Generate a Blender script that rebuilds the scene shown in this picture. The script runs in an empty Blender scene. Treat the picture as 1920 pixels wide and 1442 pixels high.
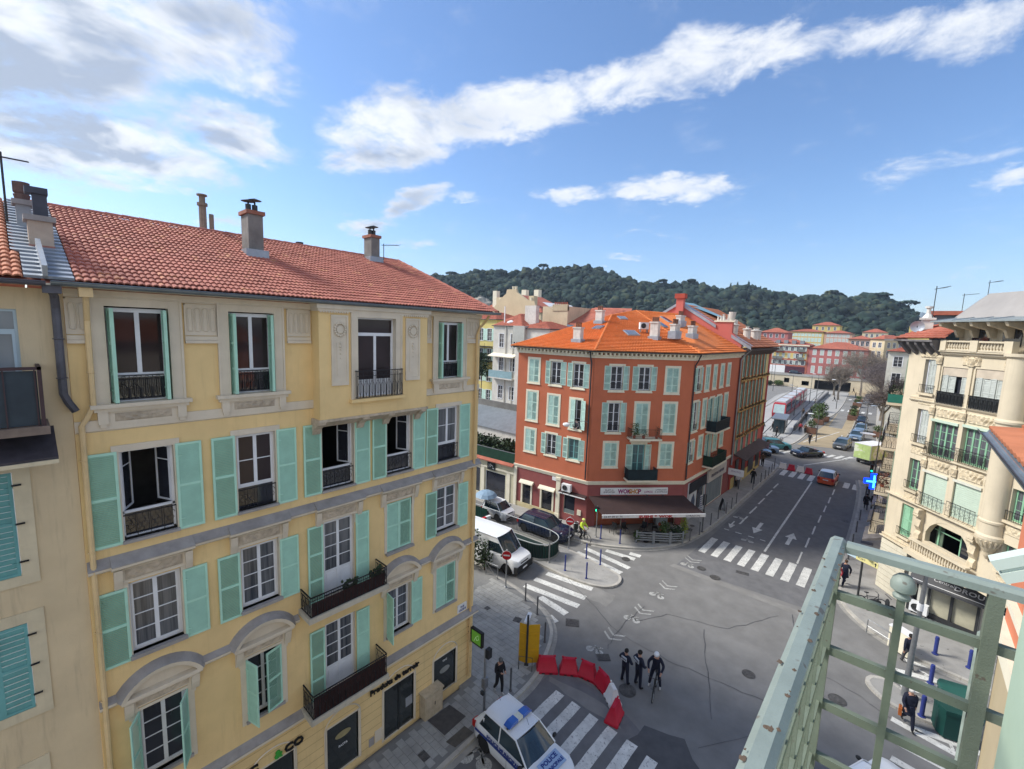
import bpy,bmesh,math,random
from mathutils import Matrix,Vector,noise
rnd = random.Random(7)
PI = math.pi; R = math.radians
sc = bpy.context.scene
COL = sc.collection

# ------------------------------------------------------------ camera, sky, sun, exposure
cam = bpy.data.objects.new('camera',bpy.data.cameras.new('camera')); COL.objects.link(cam)
cam.data.sensor_width = 36; cam.data.lens = 834.7 / 1920 * 36
cam.data.clip_start = 0.05; cam.data.clip_end = 20000
cr,cu,cf = ((0.745513,0.665587,0.0347),(-0.108168,0.069455,0.991703),(-0.657654,0.743082,-0.123775))
cam.matrix_world = Matrix(((cr[0],cu[0],-cf[0],0),(cr[1],cu[1],-cf[1],0),(cr[2],cu[2],-cf[2],16.5),(0,0,0,1)))
sc.camera = cam
SUN_AZ,SUN_EL = R(-118),R(42)         # azimuth from +Y towards +X
SKY_STRENGTH = 0.08
world = bpy.data.worlds.new('World'); sc.world = world; world.use_nodes = True
WN = world.node_tree; WN.nodes.clear()
CLOUDS=[((-0.926,0.048,0.374),(0.84,3.96,1.57),(-2.33,2.94,-6.16),1.10),
((-0.868,0.231,0.439),(2.82,5.87,2.5),(-3.36,5.74,-9.66),0.85),
((-0.958,0.12,0.261),(0.65,5.18,-0.01),(-3.83,0.46,-14.27),1.05),
((-0.909,0.274,0.315),(2.13,7.95,-0.77),(-5.56,-0.05,-15.97),0.85),
((-0.869,0.297,0.397),(3.6,9.54,0.74),(-8.38,4.87,-21.97),0.70),
((-0.974,0.039,0.225),(0.22,6.03,-0.12),(-5.59,-0.27,-24.13),0.80),
((-0.777,0.515,0.362),(3.72,4.39,1.74),(-1.49,5.8,-11.44),1.10),
((-0.81,0.446,0.38),(7.97,9.67,5.64),(-2.96,19.47,-29.17),0.70),
((-0.841,0.441,0.315),(8.51,11.65,6.4),(-1.78,16.8,-28.21),0.70),
((-0.616,0.669,0.416),(3.29,2.61,0.69),(-2.27,6.54,-13.87),1.10),
((-0.415,0.789,0.453),(3.91,1.83,0.4),(-2.09,7.92,-15.7),1.00),
((-0.218,0.859,0.464),(6.8,1.74,-0.03),(-3.43,12.91,-25.52),0.90),
((-0.346,0.802,0.488),(12.61,3.65,2.95),(1.32,15.99,-25.36),0.60),
((-0.089,0.89,0.447),(10.46,1.64,-1.18),(-5.58,14.33,-29.66),0.85),
((0.015,0.905,0.425),(11.7,0.25,-0.95),(-1.79,9.24,-19.59),1.00),
((-0.389,0.876,0.285),(5.96,2.68,-0.1),(-4.17,8.17,-30.83),0.90),
((-0.544,0.792,0.278),(7.84,5.27,0.32),(-7.04,13.67,-52.64),0.60),
((-0.786,0.566,0.248),(7.41,8.0,5.23),(2.62,16.02,-28.22),0.90),
((-0.844,0.498,0.198),(7.03,11.63,0.75),(-7.69,8.08,-53.01),0.80),
((-0.809,0.563,0.168),(7.49,10.58,0.6),(-8.63,10.48,-76.82),0.50),
((-0.004,0.962,0.272),(9.4,-0.27,1.09),(4.57,10.38,-36.7),0.40),
((0.073,0.967,0.243),(22.48,-2.26,2.27),(7.81,15.06,-62.3),0.60),
((-0.473,0.867,0.159),(18.17,9.84,0.41),(-9.02,23.0,-152.3),0.50),
((-0.439,0.875,0.204),(14.44,7.19,0.2),(-9.62,22.6,-117.5),0.40),
((0.067,0.991,0.119),(20.66,-1.31,-0.85),(-3.49,12.79,-104.7),0.40),
((-0.718,0.642,0.268),(17.82,18.72,2.91),(-9.21,20.1,-72.7),0.50),
((-0.952,0.256,0.168),(3.26,11.4,1.09),(-10.05,9.77,-72.03),0.50)]

class G:
    "tiny shader-graph helper"
    def __init__(s,tree): s.t = tree
    def n(s,kind,ins=(),out=0,**kw):
        nd = s.t.nodes.new(kind)
        for k,v in kw.items(): setattr(nd,k,v)
        for k,v in (ins.items() if isinstance(ins,dict) else enumerate(ins)):
            if v is None: continue
            if isinstance(v,bpy.types.NodeSocket): s.t.links.new(v,nd.inputs[k])
            else: nd.inputs[k].default_value = v
        return nd.outputs[out]
    def m(s,op,a,b=None,c=None,clamp=False): return s.n('ShaderNodeMath',(a,b,c),operation=op,use_clamp=clamp)
    def v(s,op,a,b=None,out=0): return s.n('ShaderNodeVectorMath',(a,b),out,operation=op)
    def noise(s,vec,scale,detail=4,rough=.55,dist=0,out=0):
        return s.n('ShaderNodeTexNoise',{'Vector': vec,'Scale': scale,'Detail': detail,'Roughness': rough,'Distortion': dist},out)
    def ramp(s,f,stops,interp='LINEAR'):
        nd = s.t.nodes.new('ShaderNodeValToRGB'); s.t.links.new(f,nd.inputs[0]); cr = nd.color_ramp; cr.interpolation = interp
        while len(cr.elements) < len(stops): cr.elements.new(.5)
        for e,(p,c) in zip(cr.elements,stops):
            e.position = p; e.color = (c if len(c) == 4 else (*c,1)) if isinstance(c,tuple) else (c,c,c,1)
        return nd.outputs[0]
    def mix(s,f,a,b,mode='MIX'):
        nd = s.t.nodes.new('ShaderNodeMix'); nd.data_type = 'RGBA'; nd.blend_type = mode
        for i,v in ((0,f),(6,a),(7,b)):
            if isinstance(v,bpy.types.NodeSocket): s.t.links.new(v,nd.inputs[i])
            else: nd.inputs[i].default_value = (*v,1) if isinstance(v,tuple) and len(v) == 3 else v
        return nd.outputs[2]
    def sm(s,x,a,b):
        return s.n('ShaderNodeMapRange',{'Value': x,'From Min': a,'From Max': b},interpolation_type='SMOOTHSTEP')

def build_sky():
    g = G(WN)
    sky = WN.nodes.new('ShaderNodeTexSky'); sky.sky_type = 'NISHITA'; sky.sun_disc = False
    sky.sun_elevation = SUN_EL; sky.sun_rotation = SUN_AZ; sky.air_density = 1.0; sky.dust_density = .6; sky.ozone_density = 2.2
    d = g.n('ShaderNodeTexCoord',out=0)      # Generated = direction in the world shader
    sep = WN.nodes.new('ShaderNodeSeparateXYZ'); WN.links.new(d,sep.inputs[0])
    z = g.m('MAXIMUM',sep.outputs[2],0.0)
    inv = g.m('DIVIDE',1.0,g.m('ADD',z,.16))
    p = g.v('SCALE',d); p.node.inputs[3].default_value = 1
    WN.links.new(inv,p.node.inputs[3])
    wr = g.noise(p,3.2,10,.66,out=1)
    wr2 = g.v('SUBTRACT',wr,(.5,.5,.5))
    wsc = g.v('SCALE',wr2); wsc.node.inputs[3].default_value = .085
    dd = g.v('ADD',d,wsc)
    best = None
    for (c,t1,t2,w) in CLOUDS:
        a = g.v('DOT_PRODUCT',dd,t1,1); b = g.v('DOT_PRODUCT',dd,t2,1)
        r2 = g.m('ADD',g.m('MULTIPLY',a,a),g.m('MULTIPLY',b,b))
        front = g.m('GREATER_THAN',g.v('DOT_PRODUCT',d,c,1),.2)
        v = g.m('MULTIPLY',g.m('MULTIPLY',g.m('SUBTRACT',1.0,r2),w),front)
        best = v if best is None else g.m('MAXIMUM',best,v)
    # elsewhere: unseen clouds of the same kind, coverage raised to brighten shaded facades (only away from the blue part in view)
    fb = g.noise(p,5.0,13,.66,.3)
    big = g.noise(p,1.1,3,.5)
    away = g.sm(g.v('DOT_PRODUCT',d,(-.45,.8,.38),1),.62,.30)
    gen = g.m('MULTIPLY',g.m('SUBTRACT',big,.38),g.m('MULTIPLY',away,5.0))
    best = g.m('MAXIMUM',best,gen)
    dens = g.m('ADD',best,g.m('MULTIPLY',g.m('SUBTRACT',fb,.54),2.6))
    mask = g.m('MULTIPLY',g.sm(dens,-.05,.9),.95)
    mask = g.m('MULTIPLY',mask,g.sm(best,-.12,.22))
    thick = g.sm(best,.45,1.0)
    fb2 = g.noise(p,2.6,5,.55,.4)
    leftside = g.sm(g.v('DOT_PRODUCT',d,(-.93,.15,.34),1),.80,.96)
    shade = g.m('MULTIPLY',g.m('MULTIPLY',g.sm(fb2,.36,.56),g.m('ADD',g.m('MULTIPLY',thick,.7),.35)),g.m('ADD',g.m('MULTIPLY',leftside,1.15),.12),clamp=True)
    ccol = g.mix(shade,(5.7,5.85,6.1),(2.7,3.1,3.8))
    skyc = g.mix(g.sm(z,.0,.28),g.mix(1.0,sky.outputs[0],(.88,.93,1.05),'MULTIPLY'),g.mix(1.0,sky.outputs[0],(.80,.94,1.10),'MULTIPLY'))
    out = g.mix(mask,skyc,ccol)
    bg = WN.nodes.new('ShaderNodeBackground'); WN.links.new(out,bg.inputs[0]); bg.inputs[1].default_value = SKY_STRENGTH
    wo = WN.nodes.new('ShaderNodeOutputWorld'); WN.links.new(bg.outputs[0],wo.inputs[0])
build_sky()
sl = bpy.data.lights.new('sun','SUN'); sl.energy = 2.3; sl.angle = R(14); sl.color = (1,.95,.86)
so = bpy.data.objects.new('sun',sl); COL.objects.link(so)
sdir = Vector((math.sin(SUN_AZ) * math.cos(SUN_EL),math.cos(SUN_AZ) * math.cos(SUN_EL),math.sin(SUN_EL)))
so.matrix_world = Matrix.Translation((0,0,60)) @ sdir.to_track_quat('Z','Y').to_matrix().to_4x4()
sc.view_settings.view_transform = 'Standard'; sc.view_settings.look = 'None'; sc.view_settings.gamma = 1
sc.view_settings.use_curve_mapping = False; sc.view_settings.exposure = 1.2

# ------------------------------------------------------------ materials
MATS = {}
def mat(name,rgb,rough=.85,var=.12,scale=2.5,bump=.0,bscale=40,metal=0,streak=0,spec=.3,dirt=None,coat=0,emit=0,bands=None):
    if name in MATS: return MATS[name]
    m = bpy.data.materials.new(name); m.use_nodes = True; t = m.node_tree; g = G(t)
    b = t.nodes['Principled BSDF']; MATS[name] = m
    b.inputs['Roughness'].default_value = rough; b.inputs['Metallic'].default_value = metal
    b.inputs['Specular IOR Level'].default_value = spec
    if coat: b.inputs['Coat Weight'].default_value = coat; b.inputs['Coat Roughness'].default_value = .06
    pos = g.n('ShaderNodeNewGeometry',out=0)
    col = rgb
    if var:
        f = g.noise(pos,scale,5,.6)
        lo = tuple(c * (1 - var) for c in rgb); hi = tuple(min(1,c * (1 + var)) for c in rgb)
        col = g.ramp(f,[(.3,lo),(.7,hi)])
        f2 = g.noise(pos,scale * .16,3,.5)
        col = g.mix(g.sm(f2,.35,.7),col,g.mix(1.0,col,(1 - var * .8,) * 3,'MULTIPLY'))
        if streak:
            st = g.v('MULTIPLY',pos,(4.0,4.0,.35))
            f3 = g.noise(st,1.5,4,.65)
            col = g.mix(g.m('MULTIPLY',g.sm(f3,.5,.8),streak),col,dirt or (.10,.085,.065))
    if bands:   # extra speckle
        f4 = g.noise(pos,bands[0],2,.7)
        col = g.mix(g.sm(f4,bands[1],bands[1] + .08),col,bands[2])
    if isinstance(col,tuple): b.inputs['Base Color'].default_value = (*col,1)
    else: t.links.new(col,b.inputs['Base Color'])
    if emit:
        b.inputs['Emission Color'].default_value = (*rgb,1); b.inputs['Emission Strength'].default_value = emit
    if bump:
        bn = t.nodes.new('ShaderNodeBump'); bn.inputs['Strength'].default_value = bump; bn.inputs['Distance'].default_value = .02
        t.links.new(g.noise(pos,bscale,4,.6),bn.inputs['Height']); t.links.new(bn.outputs[0],b.inputs['Normal'])
    return m
def glassmat(name,rgb=(.02,.024,.03),rough=.04,curtain=0):
    if name in MATS: return MATS[name]
    m = bpy.data.materials.new(name); m.use_nodes = True; t = m.node_tree; g = G(t); MATS[name] = m
    b = t.nodes['Principled BSDF']; b.inputs['Roughness'].default_value = rough; b.inputs['Specular IOR Level'].default_value = .9
    pos = g.n('ShaderNodeNewGeometry',out=0)
    if curtain:
        st = g.v('MULTIPLY',pos,(7.0,7.0,.25)); f = g.noise(st,1.7,3,.6)
        col = g.ramp(f,[(.35,rgb),(.62,tuple(c + curtain for c in rgb))])
    else:
        f = g.noise(pos,.6,2); col = g.ramp(f,[(.3,tuple(c * .6 for c in rgb)),(.7,tuple(c * 1.6 for c in rgb))])
    t.links.new(col,b.inputs['Base Color'])
    bn = t.nodes.new('ShaderNodeBump'); bn.inputs['Strength'].default_value = .05; bn.inputs['Distance'].default_value = .02
    t.links.new(g.noise(pos,1.3,2),bn.inputs['Height']); t.links.new(bn.outputs[0],b.inputs['Normal'])
    return m

# ------------------------------------------------------------ mesh builder and object helpers
class MB:
    def __init__(s): s.v = []; s.f = []; s.m = []
    def add(s,vs,fs,m=0):
        k = len(s.v); s.v += [tuple(v) for v in vs]
        for f in fs: s.f.append(tuple(i + k for i in f)); s.m.append(m)
        return s
    def box(s,x0,y0,z0,x1,y1,z1,m=0):
        if x0 > x1: x0,x1 = x1,x0
        if y0 > y1: y0,y1 = y1,y0
        if z0 > z1: z0,z1 = z1,z0
        return s.add([(x0,y0,z0),(x1,y0,z0),(x1,y1,z0),(x0,y1,z0),(x0,y0,z1),(x1,y0,z1),(x1,y1,z1),(x0,y1,z1)],
                     [(0,3,2,1),(4,5,6,7),(0,1,5,4),(1,2,6,5),(2,3,7,6),(3,0,4,7)],m)
    def quad(s,a,b,c,d,m=0): return s.add([a,b,c,d],[(0,1,2,3)],m)
    def poly(s,pts,m=0): return s.add(pts,[tuple(range(len(pts)))],m)
    def prism(s,pts,z0,z1,m=0,bottom=True):
        n = len(pts); vs = [(x,y,z0) for x,y in pts] + [(x,y,z1) for x,y in pts]
        area = sum(pts[i][0] * pts[(i + 1) % n][1] - pts[(i + 1) % n][0] * pts[i][1] for i in range(n))
        fs = [tuple(range(n,2 * n))] + ([tuple(reversed(range(n)))] if bottom else [])
        fs += [(i,(i + 1) % n,n + (i + 1) % n,n + i) for i in range(n)]
        if area < 0: fs = [tuple(reversed(f)) for f in fs]
        return s.add(vs,fs,m)
    def profx(s,prof,x0,x1,m=0):
        "closed (y,z) profile extruded along x"
        n = len(prof); vs = [(x0,y,z) for y,z in prof] + [(x1,y,z) for y,z in prof]
        fs = [(i,n + i,n + (i + 1) % n,(i + 1) % n) for i in range(n)] + [tuple(range(n)),tuple(reversed(range(n,2 * n)))]
        return s.add(vs,fs,m)
    def tube(s,pts,r,n=6,m=0,closed=False,cap=True):
        pts = [Vector(p) for p in pts]; k = len(pts); rings = []
        rr = r if isinstance(r,(list,tuple)) else [r] * k
        up = None
        for i,p in enumerate(pts):
            a = pts[(i - 1) % k] if (i or closed) else p; b = pts[(i + 1) % k] if (i < k - 1 or closed) else p
            d = (b - a).normalized() if (b - a).length > 1e-9 else Vector((0,0,1))
            if up is None:
                up = Vector((0,0,1)) if abs(d.z) < .9 else Vector((1,0,0))
            u = d.cross(up)
            if u.length < 1e-5: u = d.orthogonal()
            u.normalize(); w = u.cross(d).normalized(); up = w
            rings.append([p + (u * math.cos(2 * PI * j / n) + w * math.sin(2 * PI * j / n)) * rr[i] for j in range(n)])
        vs = [v for rg in rings for v in rg]; fs = []
        for i in range(k if closed else k - 1):
            a = i * n; b = ((i + 1) % k) * n
            fs += [(a + j,a + (j + 1) % n,b + (j + 1) % n,b + j) for j in range(n)]
        if cap and not closed: fs += [tuple(reversed(range(n))),tuple(range((k - 1) * n,k * n))]
        return s.add(vs,fs,m)
    def ring(s,c,r,tr,axis='y',n=10,k=4,m=0,sx=1,sz=1):
        P = []
        for i in range(n):
            a = 2 * PI * i / n; u,w = r * sx * math.cos(a),r * sz * math.sin(a)
            P.append((c[0] + u,c[1],c[2] + w) if axis == 'y' else (c[0],c[1] + u,c[2] + w) if axis == 'x' else (c[0] + u,c[1] + w,c[2]))
        return s.tube(P,tr,k,m,closed=True)
    def lathe(s,prof,c=(0,0,0),n=12,m=0,axis='z'):
        vs = []; fs = []; k = len(prof)
        for r,z in prof:
            for j in range(n):
                a = 2 * PI * j / n
                p = (r * math.cos(a),r * math.sin(a),z)
                if axis == 'y': p = (p[0],z,p[1])
                if axis == 'x': p = (z,p[0],p[1])
                vs.append((c[0] + p[0],c[1] + p[1],c[2] + p[2]))
        for i in range(k - 1): fs += [(i * n + j,i * n + (j + 1) % n,(i + 1) * n + (j + 1) % n,(i + 1) * n + j) for j in range(n)]
        fs += [tuple(reversed(range(n))),tuple(range((k - 1) * n,k * n))]
        if axis == 'y': fs = [tuple(reversed(f)) for f in fs]
        return s.add(vs,fs,m)
    def blob(s,c,r,m=0,sub=1,jit=.15,sq=(1,1,1),seed=None):
        rr = random.Random(seed) if seed is not None else rnd
        vs,fs = ICO[sub]
        return s.add([(c[0] + v[0] * r * sq[0] * (k := 1 + rr.uniform(-jit,jit)),c[1] + v[1] * r * sq[1] * k,c[2] + v[2] * r * sq[2] * k) for v in vs],fs,m)
    def xf(s,M):
        s.v = [tuple(M @ Vector(v)) for v in s.v]; return s
    def join(s,o,M=None,m=None):
        vs = o.v if M is None else [tuple(M @ Vector(v)) for v in o.v]
        k = len(s.v); s.v += vs; s.f += [tuple(i + k for i in f) for f in o.f]; s.m += (o.m if m is None else [m] * len(o.m)); return s
    def mesh(s,name,mats,smooth=False):
        me = bpy.data.meshes.new(name); me.from_pydata(s.v,[],s.f)
        mats = mats if isinstance(mats,(list,tuple)) else [mats]
        for mt in mats: me.materials.append(mt)
        if len(mats) > 1: me.polygons.foreach_set('material_index',s.m)
        if smooth:
            me.polygons.foreach_set('use_smooth',[True] * len(me.polygons))
            me.set_sharp_from_angle(angle=R(38))
        me.update(); return me
def _ico():
    out = {}
    for sub in (1,2,3):
        b = bmesh.new(); bmesh.ops.create_icosphere(b,subdivisions=sub,radius=1)
        out[sub] = ([tuple(v.co) for v in b.verts],[tuple(v.index for v in f.verts) for f in b.faces]); b.free()
    return out
ICO = _ico()
WM = {}
T = Matrix.Translation
def Rz(a): return Matrix.Rotation(a,4,'Z')
def frame(a,b,z=0):
    "facade frame: x from a to b, outward = -y"
    return T((a[0],a[1],z)) @ Rz(math.atan2(b[1] - a[1],b[0] - a[0]))
def ob(name,data,parent=None,M=None,label=None,cat=None,group=None,kind=None):
    "link an object; M is its world matrix"
    if isinstance(data,tuple): data = data[0].mesh(name,*data[1:])
    o = bpy.data.objects.new(name,data); COL.objects.link(o)
    if M is None: M = WM[parent.name] if parent else Matrix()
    WM[o.name] = M.copy()
    if parent:
        o.parent = parent; o.matrix_basis = WM[parent.name].inverted() @ M
    else: o.matrix_basis = M
    if label: o['label'] = label
    if cat: o['category'] = cat
    if group: o['group'] = group
    if kind: o['kind'] = kind
    return o
def root(name,M,label,cat,group=None): return ob(name,None,None,M,label,cat,group)
def dup(src,M,label=None,group=None,parent=None):
    o = src.copy(); COL.objects.link(o); o.matrix_basis = M; WM[o.name] = M
    if label: o['label'] = label
    if group: o['group'] = group
    def rec(s,d):
        for ch in s.children:
            c = ch.copy(); COL.objects.link(c); c.parent = d; c.matrix_basis = ch.matrix_basis.copy(); WM[c.name] = WM[d.name] @ c.matrix_basis
            rec(ch,c)
    rec(src,o); return o
def text_mb(txt,size,depth=.02,m=0,align='LEFT',sx=1,bold=0):
    cu = bpy.data.curves.new('t','FONT'); cu.body = txt; cu.size = size; cu.extrude = depth / 2; cu.align_x = align; cu.resolution_u = 2; cu.offset = bold
    o = bpy.data.objects.new('t',cu); COL.objects.link(o); dg = bpy.context.evaluated_depsgraph_get()
    me = bpy.data.meshes.new_from_object(o.evaluated_get(dg)); mb = MB()
    mb.add([(v.co.x * sx,-v.co.z,v.co.y) for v in me.vertices],[tuple(p.vertices) for p in me.polygons],m)
    bpy.data.objects.remove(o); bpy.data.curves.remove(cu); bpy.data.meshes.remove(me)
    return mb   # text lies in the x-z plane, facing -y

# ------------------------------------------------------------ palette
ASPH = mat('asphalt',(.19,.187,.182),.9,.15,.9,.35,90,streak=.0,bands=(220,.62,(.17,.17,.17)))
ASPH2 = mat('asphalt_dark',(.15,.15,.155),.88,.15,1.6,.35,90,bands=(220,.64,(.13,.13,.13)))
ASPH3 = mat('asphalt_worn',(.225,.22,.21),.92,.14,1.1,.3,90)
PAINT = mat('road_paint',(.62,.62,.59),.7,.20,2.2,.15,60,bands=(9,.575,(.30,.30,.29)))
PAINT_W = mat('worn_road_paint',(.42,.42,.40),.8,.25,3,.15,60,bands=(14,.52,(.24,.24,.235)))
PAVE = mat('paving_concrete',(.32,.312,.295),.9,.16,1.1,.3,70,bands=(4,.66,(.15,.145,.135)))
PAVE2 = mat('paving_stone',(.33,.33,.315),.88,.18,2.0,.3,60)
JOINT = mat('joint',(.20,.20,.195),.95,.1,3)
KERB = mat('kerb_stone',(.42,.40,.36),.85,.18,1.6,.3,50)
GUTTERC = mat('gutter_concrete',(.32,.31,.285),.9,.18,1.8,.3,50)
IRON = mat('cast_iron',(.12,.115,.11),.6,.3,9,.4,60,metal=.4)
TAN = mat('tan_asphalt',(.36,.29,.19),.9,.12,.5,.1,30)
ESPL = mat('pale_concrete',(.36,.355,.34),.88,.1,.4)
TRACKC = mat('track_concrete',(.40,.40,.39),.88,.1,.3)
STEEL = mat('steel_grey',(.30,.31,.32),.45,.12,6,metal=.7)
DSTEEL = mat('steel_dark',(.05,.052,.055),.5,.15,6,metal=.3)
BLUEP = mat('blue_post',(.03,.045,.20),.5,.15,6)
LEAF1 = mat('leaf_dark',(.030,.052,.022),.75,.35,1.4)
LEAF2 = mat('leaf_mid',(.075,.12,.035),.75,.35,1.8)
SOIL = mat('soil',(.09,.065,.045),.95,.2,6,.3)
WHITEP = mat('white_paint',(.74,.75,.76),.45,.05,3)
WHITEF = mat('white_frame',(.72,.74,.78),.4,.06,3)

# ------------------------------------------------------------ ground, road and pavements
road = ob('road',(MB().quad((-1400,-300,0),(1400,-300,0),(1400,2650,0),(-1400,2650,0)),ASPH),kind='structure')
def patch(pts,m,z,name='asphalt_patch',kind=None,label=None,parent=road):
    a = sum(pts[i][0] * pts[(i + 1) % len(pts)][1] - pts[(i + 1) % len(pts)][0] * pts[i][1] for i in range(len(pts)))
    if a < 0: pts = pts[::-1]
    return ob(name,(MB().poly([(x,y,z) for x,y in pts]),m),parent,kind=kind,label=label)
def jag(pts,d=.12,step=.5):
    out = []
    for i in range(len(pts)):
        a,b = Vector(pts[i]),Vector(pts[(i + 1) % len(pts)]); k = max(1,int((b - a).length / step))
        for j in range(k):
            p = a.lerp(b,j / k); out.append((p.x + rnd.uniform(-d,d),p.y + rnd.uniform(-d,d)))
    return out
# repairs and differently aged asphalt
patch([(-10.9,30.8),(-10.6,38),(-10.4,66),(-2.3,66),(-2.1,50),(-2.0,36),(-2.2,31.6)],ASPH2,.004)
patch([(-11.3,9),(-11.3,16.9),(-8.3,17.0),(-6.9,16.5),(-5.7,15.9),(-4.6,13.4),(-4.8,9)],ASPH2,.004)
patch(jag([(-11.2,16.2),(-8.4,16.6),(-7.2,15.95),(-8,15.85),(-11,15.85)],.08),ASPH3,.008)
patch([(-11.2,30.4),(-2.4,30.4),(-2.3,30.95),(-11.1,30.95)],ASPH3,.008)
patch(jag([(-6.9,15.8),(-6.5,16.9),(-5.1,17.3),(-4.1,16.2),(-4.2,13.5),(-6.2,13.3)],.2),mat('asphalt_fresh',(.085,.085,.09),.85,.15,2,.3,90),.008)
patch(jag([(-17.5,24.0),(-12.2,24.3),(-12.0,22.9),(-17.3,23.0)],.1),ASPH3,.004)
cr = MB()
for pts in ([(-16.5,24.3),(-13.4,22.9),(-10.4,21.3),(-7.5,21.2),(-4.5,21.6),(-2,22)],[(-10.4,24.6),(-10.5,22),(-10.3,20.3),(-10.1,19.7)],[(-7.0,25),(-5.5,21.2),(-4.5,18.6)],[(-2.2,25.8),(-.2,25.4),(1.4,24.6)],
            [(-4.1,29.5),(-6,26),(-9,24.8),(-10.3,22.6)],[(-3.5,30.2),(-2.5,25),(-2.8,20),(-5,16.8)]):
    L = []
    for i in range(len(pts) - 1):
        a,b = Vector(pts[i]),Vector(pts[i + 1])
        for j in range(6):
            p = a.lerp(b,j / 6); L.append((p.x + rnd.uniform(-.07,.07),p.y + rnd.uniform(-.07,.07)))
    for i in range(len(L) - 1):
        a,b = Vector((*L[i],0)),Vector((*L[i + 1],0)); n = Vector((-(b - a).y,(b - a).x,0)).normalized() * rnd.uniform(.008,.022); zz = Vector((0,0,.013))
        cr.quad(a - n + zz,b - n + zz,b + n + zz,a + n + zz)
ob('crack_seal',(cr,mat('bitumen_seal',(.085,.085,.088),.6,.1)),road,kind='stuff')

STRIPES = []
def strip4(a,b,w,z=.012,name='stripe',m=PAINT):
    a,b = Vector(a),Vector(b); n = Vector((-(b - a).y,(b - a).x)).normalized() * w / 2
    q = [a - n,b - n,b + n,a + n]
    # worn edges: slightly irregular outline
    pts = []
    for i in range(4):
        p,r = q[i],q[(i + 1) % 4]; k = 5 if i % 2 == 0 else 2
        for j in range(k):
            s = p.lerp(r,j / k); pts.append((s.x + rnd.uniform(-.012,.012),s.y + rnd.uniform(-.012,.012)))
    return patch(pts,m,z,name)
# crossing under the police car, crossing to the corner, side-street crossings, far crossings
for i in range(7): strip4((-10.27 + i * .90,13.0),(-10.27 + i * .90,15.67 - (.0 if i < 5 else .1)),.46)
for i in range(8): strip4((-10.26 + i * .925,34.2),(-10.26 + i * .925,37.42),.50)
for a,b in (((-17.0,21.15),(-13.25,21.75)),((-17.0,22.2),(-13.4,22.75)),((-16.85,23.3),(-13.6,23.9)),((-15.5,20.85),(-13.35,20.62)),((-14.0,19.75),(-13.35,19.55))): strip4(a,b,.46)
for a,b in (((-17.05,27.3),(-13.2,27.0)),((-16.9,28.25),(-13.1,28.0)),((-15.6,29.1),(-13.4,29.45)),((-14.1,30.0),(-13.3,30.15))): strip4(a,b,.46)
for i in range(4): strip4((-10.0 + i * .95,61.3),(-10.0 + i * .95,64.1),.55)
for i in (4.2,5.4,6.6,7.5): strip4((-10.0 + i * .95,61.5),(-10.0 + i * .95,63.9),.55)
for i in range(9): strip4((-13.2 + i * 1.0,73.0 + i * .42),(-12.5 + i * 1.0,75.6 + i * .42),.5)
for i in range(5): strip4((-10.4 + i * 1.3,129.3),(-10.4 + i * 1.3,132.3),.6)
for i in range(5): strip4((-12.2 + i * 1.2,155.2),(-12.2 + i * 1.2,158),.6)
for a,b in (((1.25,28.15),(3.4,28.9)),((1.25,28.75),(3.6,29.5)),((1.45,27.5),(3.3,28.25)),((1.6,30.0),(4.2,30.9)),((1.9,24.8),(4.3,25.2)),((1.15,24.75),(3.6,24.3)),((1.0,23.4),(3.2,23.2)),((1.2,22.3),(3.2,22.0))): strip4(a,b,.34)
strip4((-6.72,37.9),(-6.86,61.1),.15,name='centre_line')
for a,b in ((42,44.4),(45.3,47.7),(48.6,50.9),(51.9,54.2),(55.1,57.3)): strip4((-9.6,a),(-9.55,b),.14,name='lane_dash')
for a,b in ((37.6,40),(41.1,43.4),(44.4,46.6),(47.7,49.9),(51.1,53.3),(54.3,56.6),(57.6,60)): strip4((-4.5,a),(-4.56,b),.12,name='lane_dash')
for a,b in ((-10.3,-9.9),(-9.4,-8.9),(-8.4,-7.95),(-7.5,-7.1)): strip4((a,39.95),(b,39.95),.12,name='lane_dash')
for a,b in (((-25,27.35),(-23.76,27.47)),((-22.68,27.6),(-21.48,27.68)),((-20.4,27.8),(-19.3,27.9))): strip4(a,b,.12,name='lane_dash')
strip4((-10.0,40.6),(-9.9,41.5),.16,name='lane_dash')
for x0,y0,x1,y1 in ((-8.8,68.5,-4.0,79),(-10.7,85,-7.9,99),(-11.2,84,-10.2,92),(-7.2,86,-7.2,96)): strip4((x0,y0),(x1,y1),.16,name='lane_line')
def arrow(x,y,d,L=2.9,w=.14,hw=.42):
    s = d; pts = [(x - w,y - s * L / 2),(x + w,y - s * L / 2),(x + w,y + s * L * .05),(x + hw,y + s * L * .05),(x,y + s * L / 2),(x - hw,y + s * L * .05),(x - w,y + s * L * .05)]
    patch(pts,PAINT,.012,'lane_arrow')
arrow(-8.2,42.3,-1); arrow(-5.7,42.0,1); arrow(-10.1,41.5,-1,1.6,.06,.26)
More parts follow.
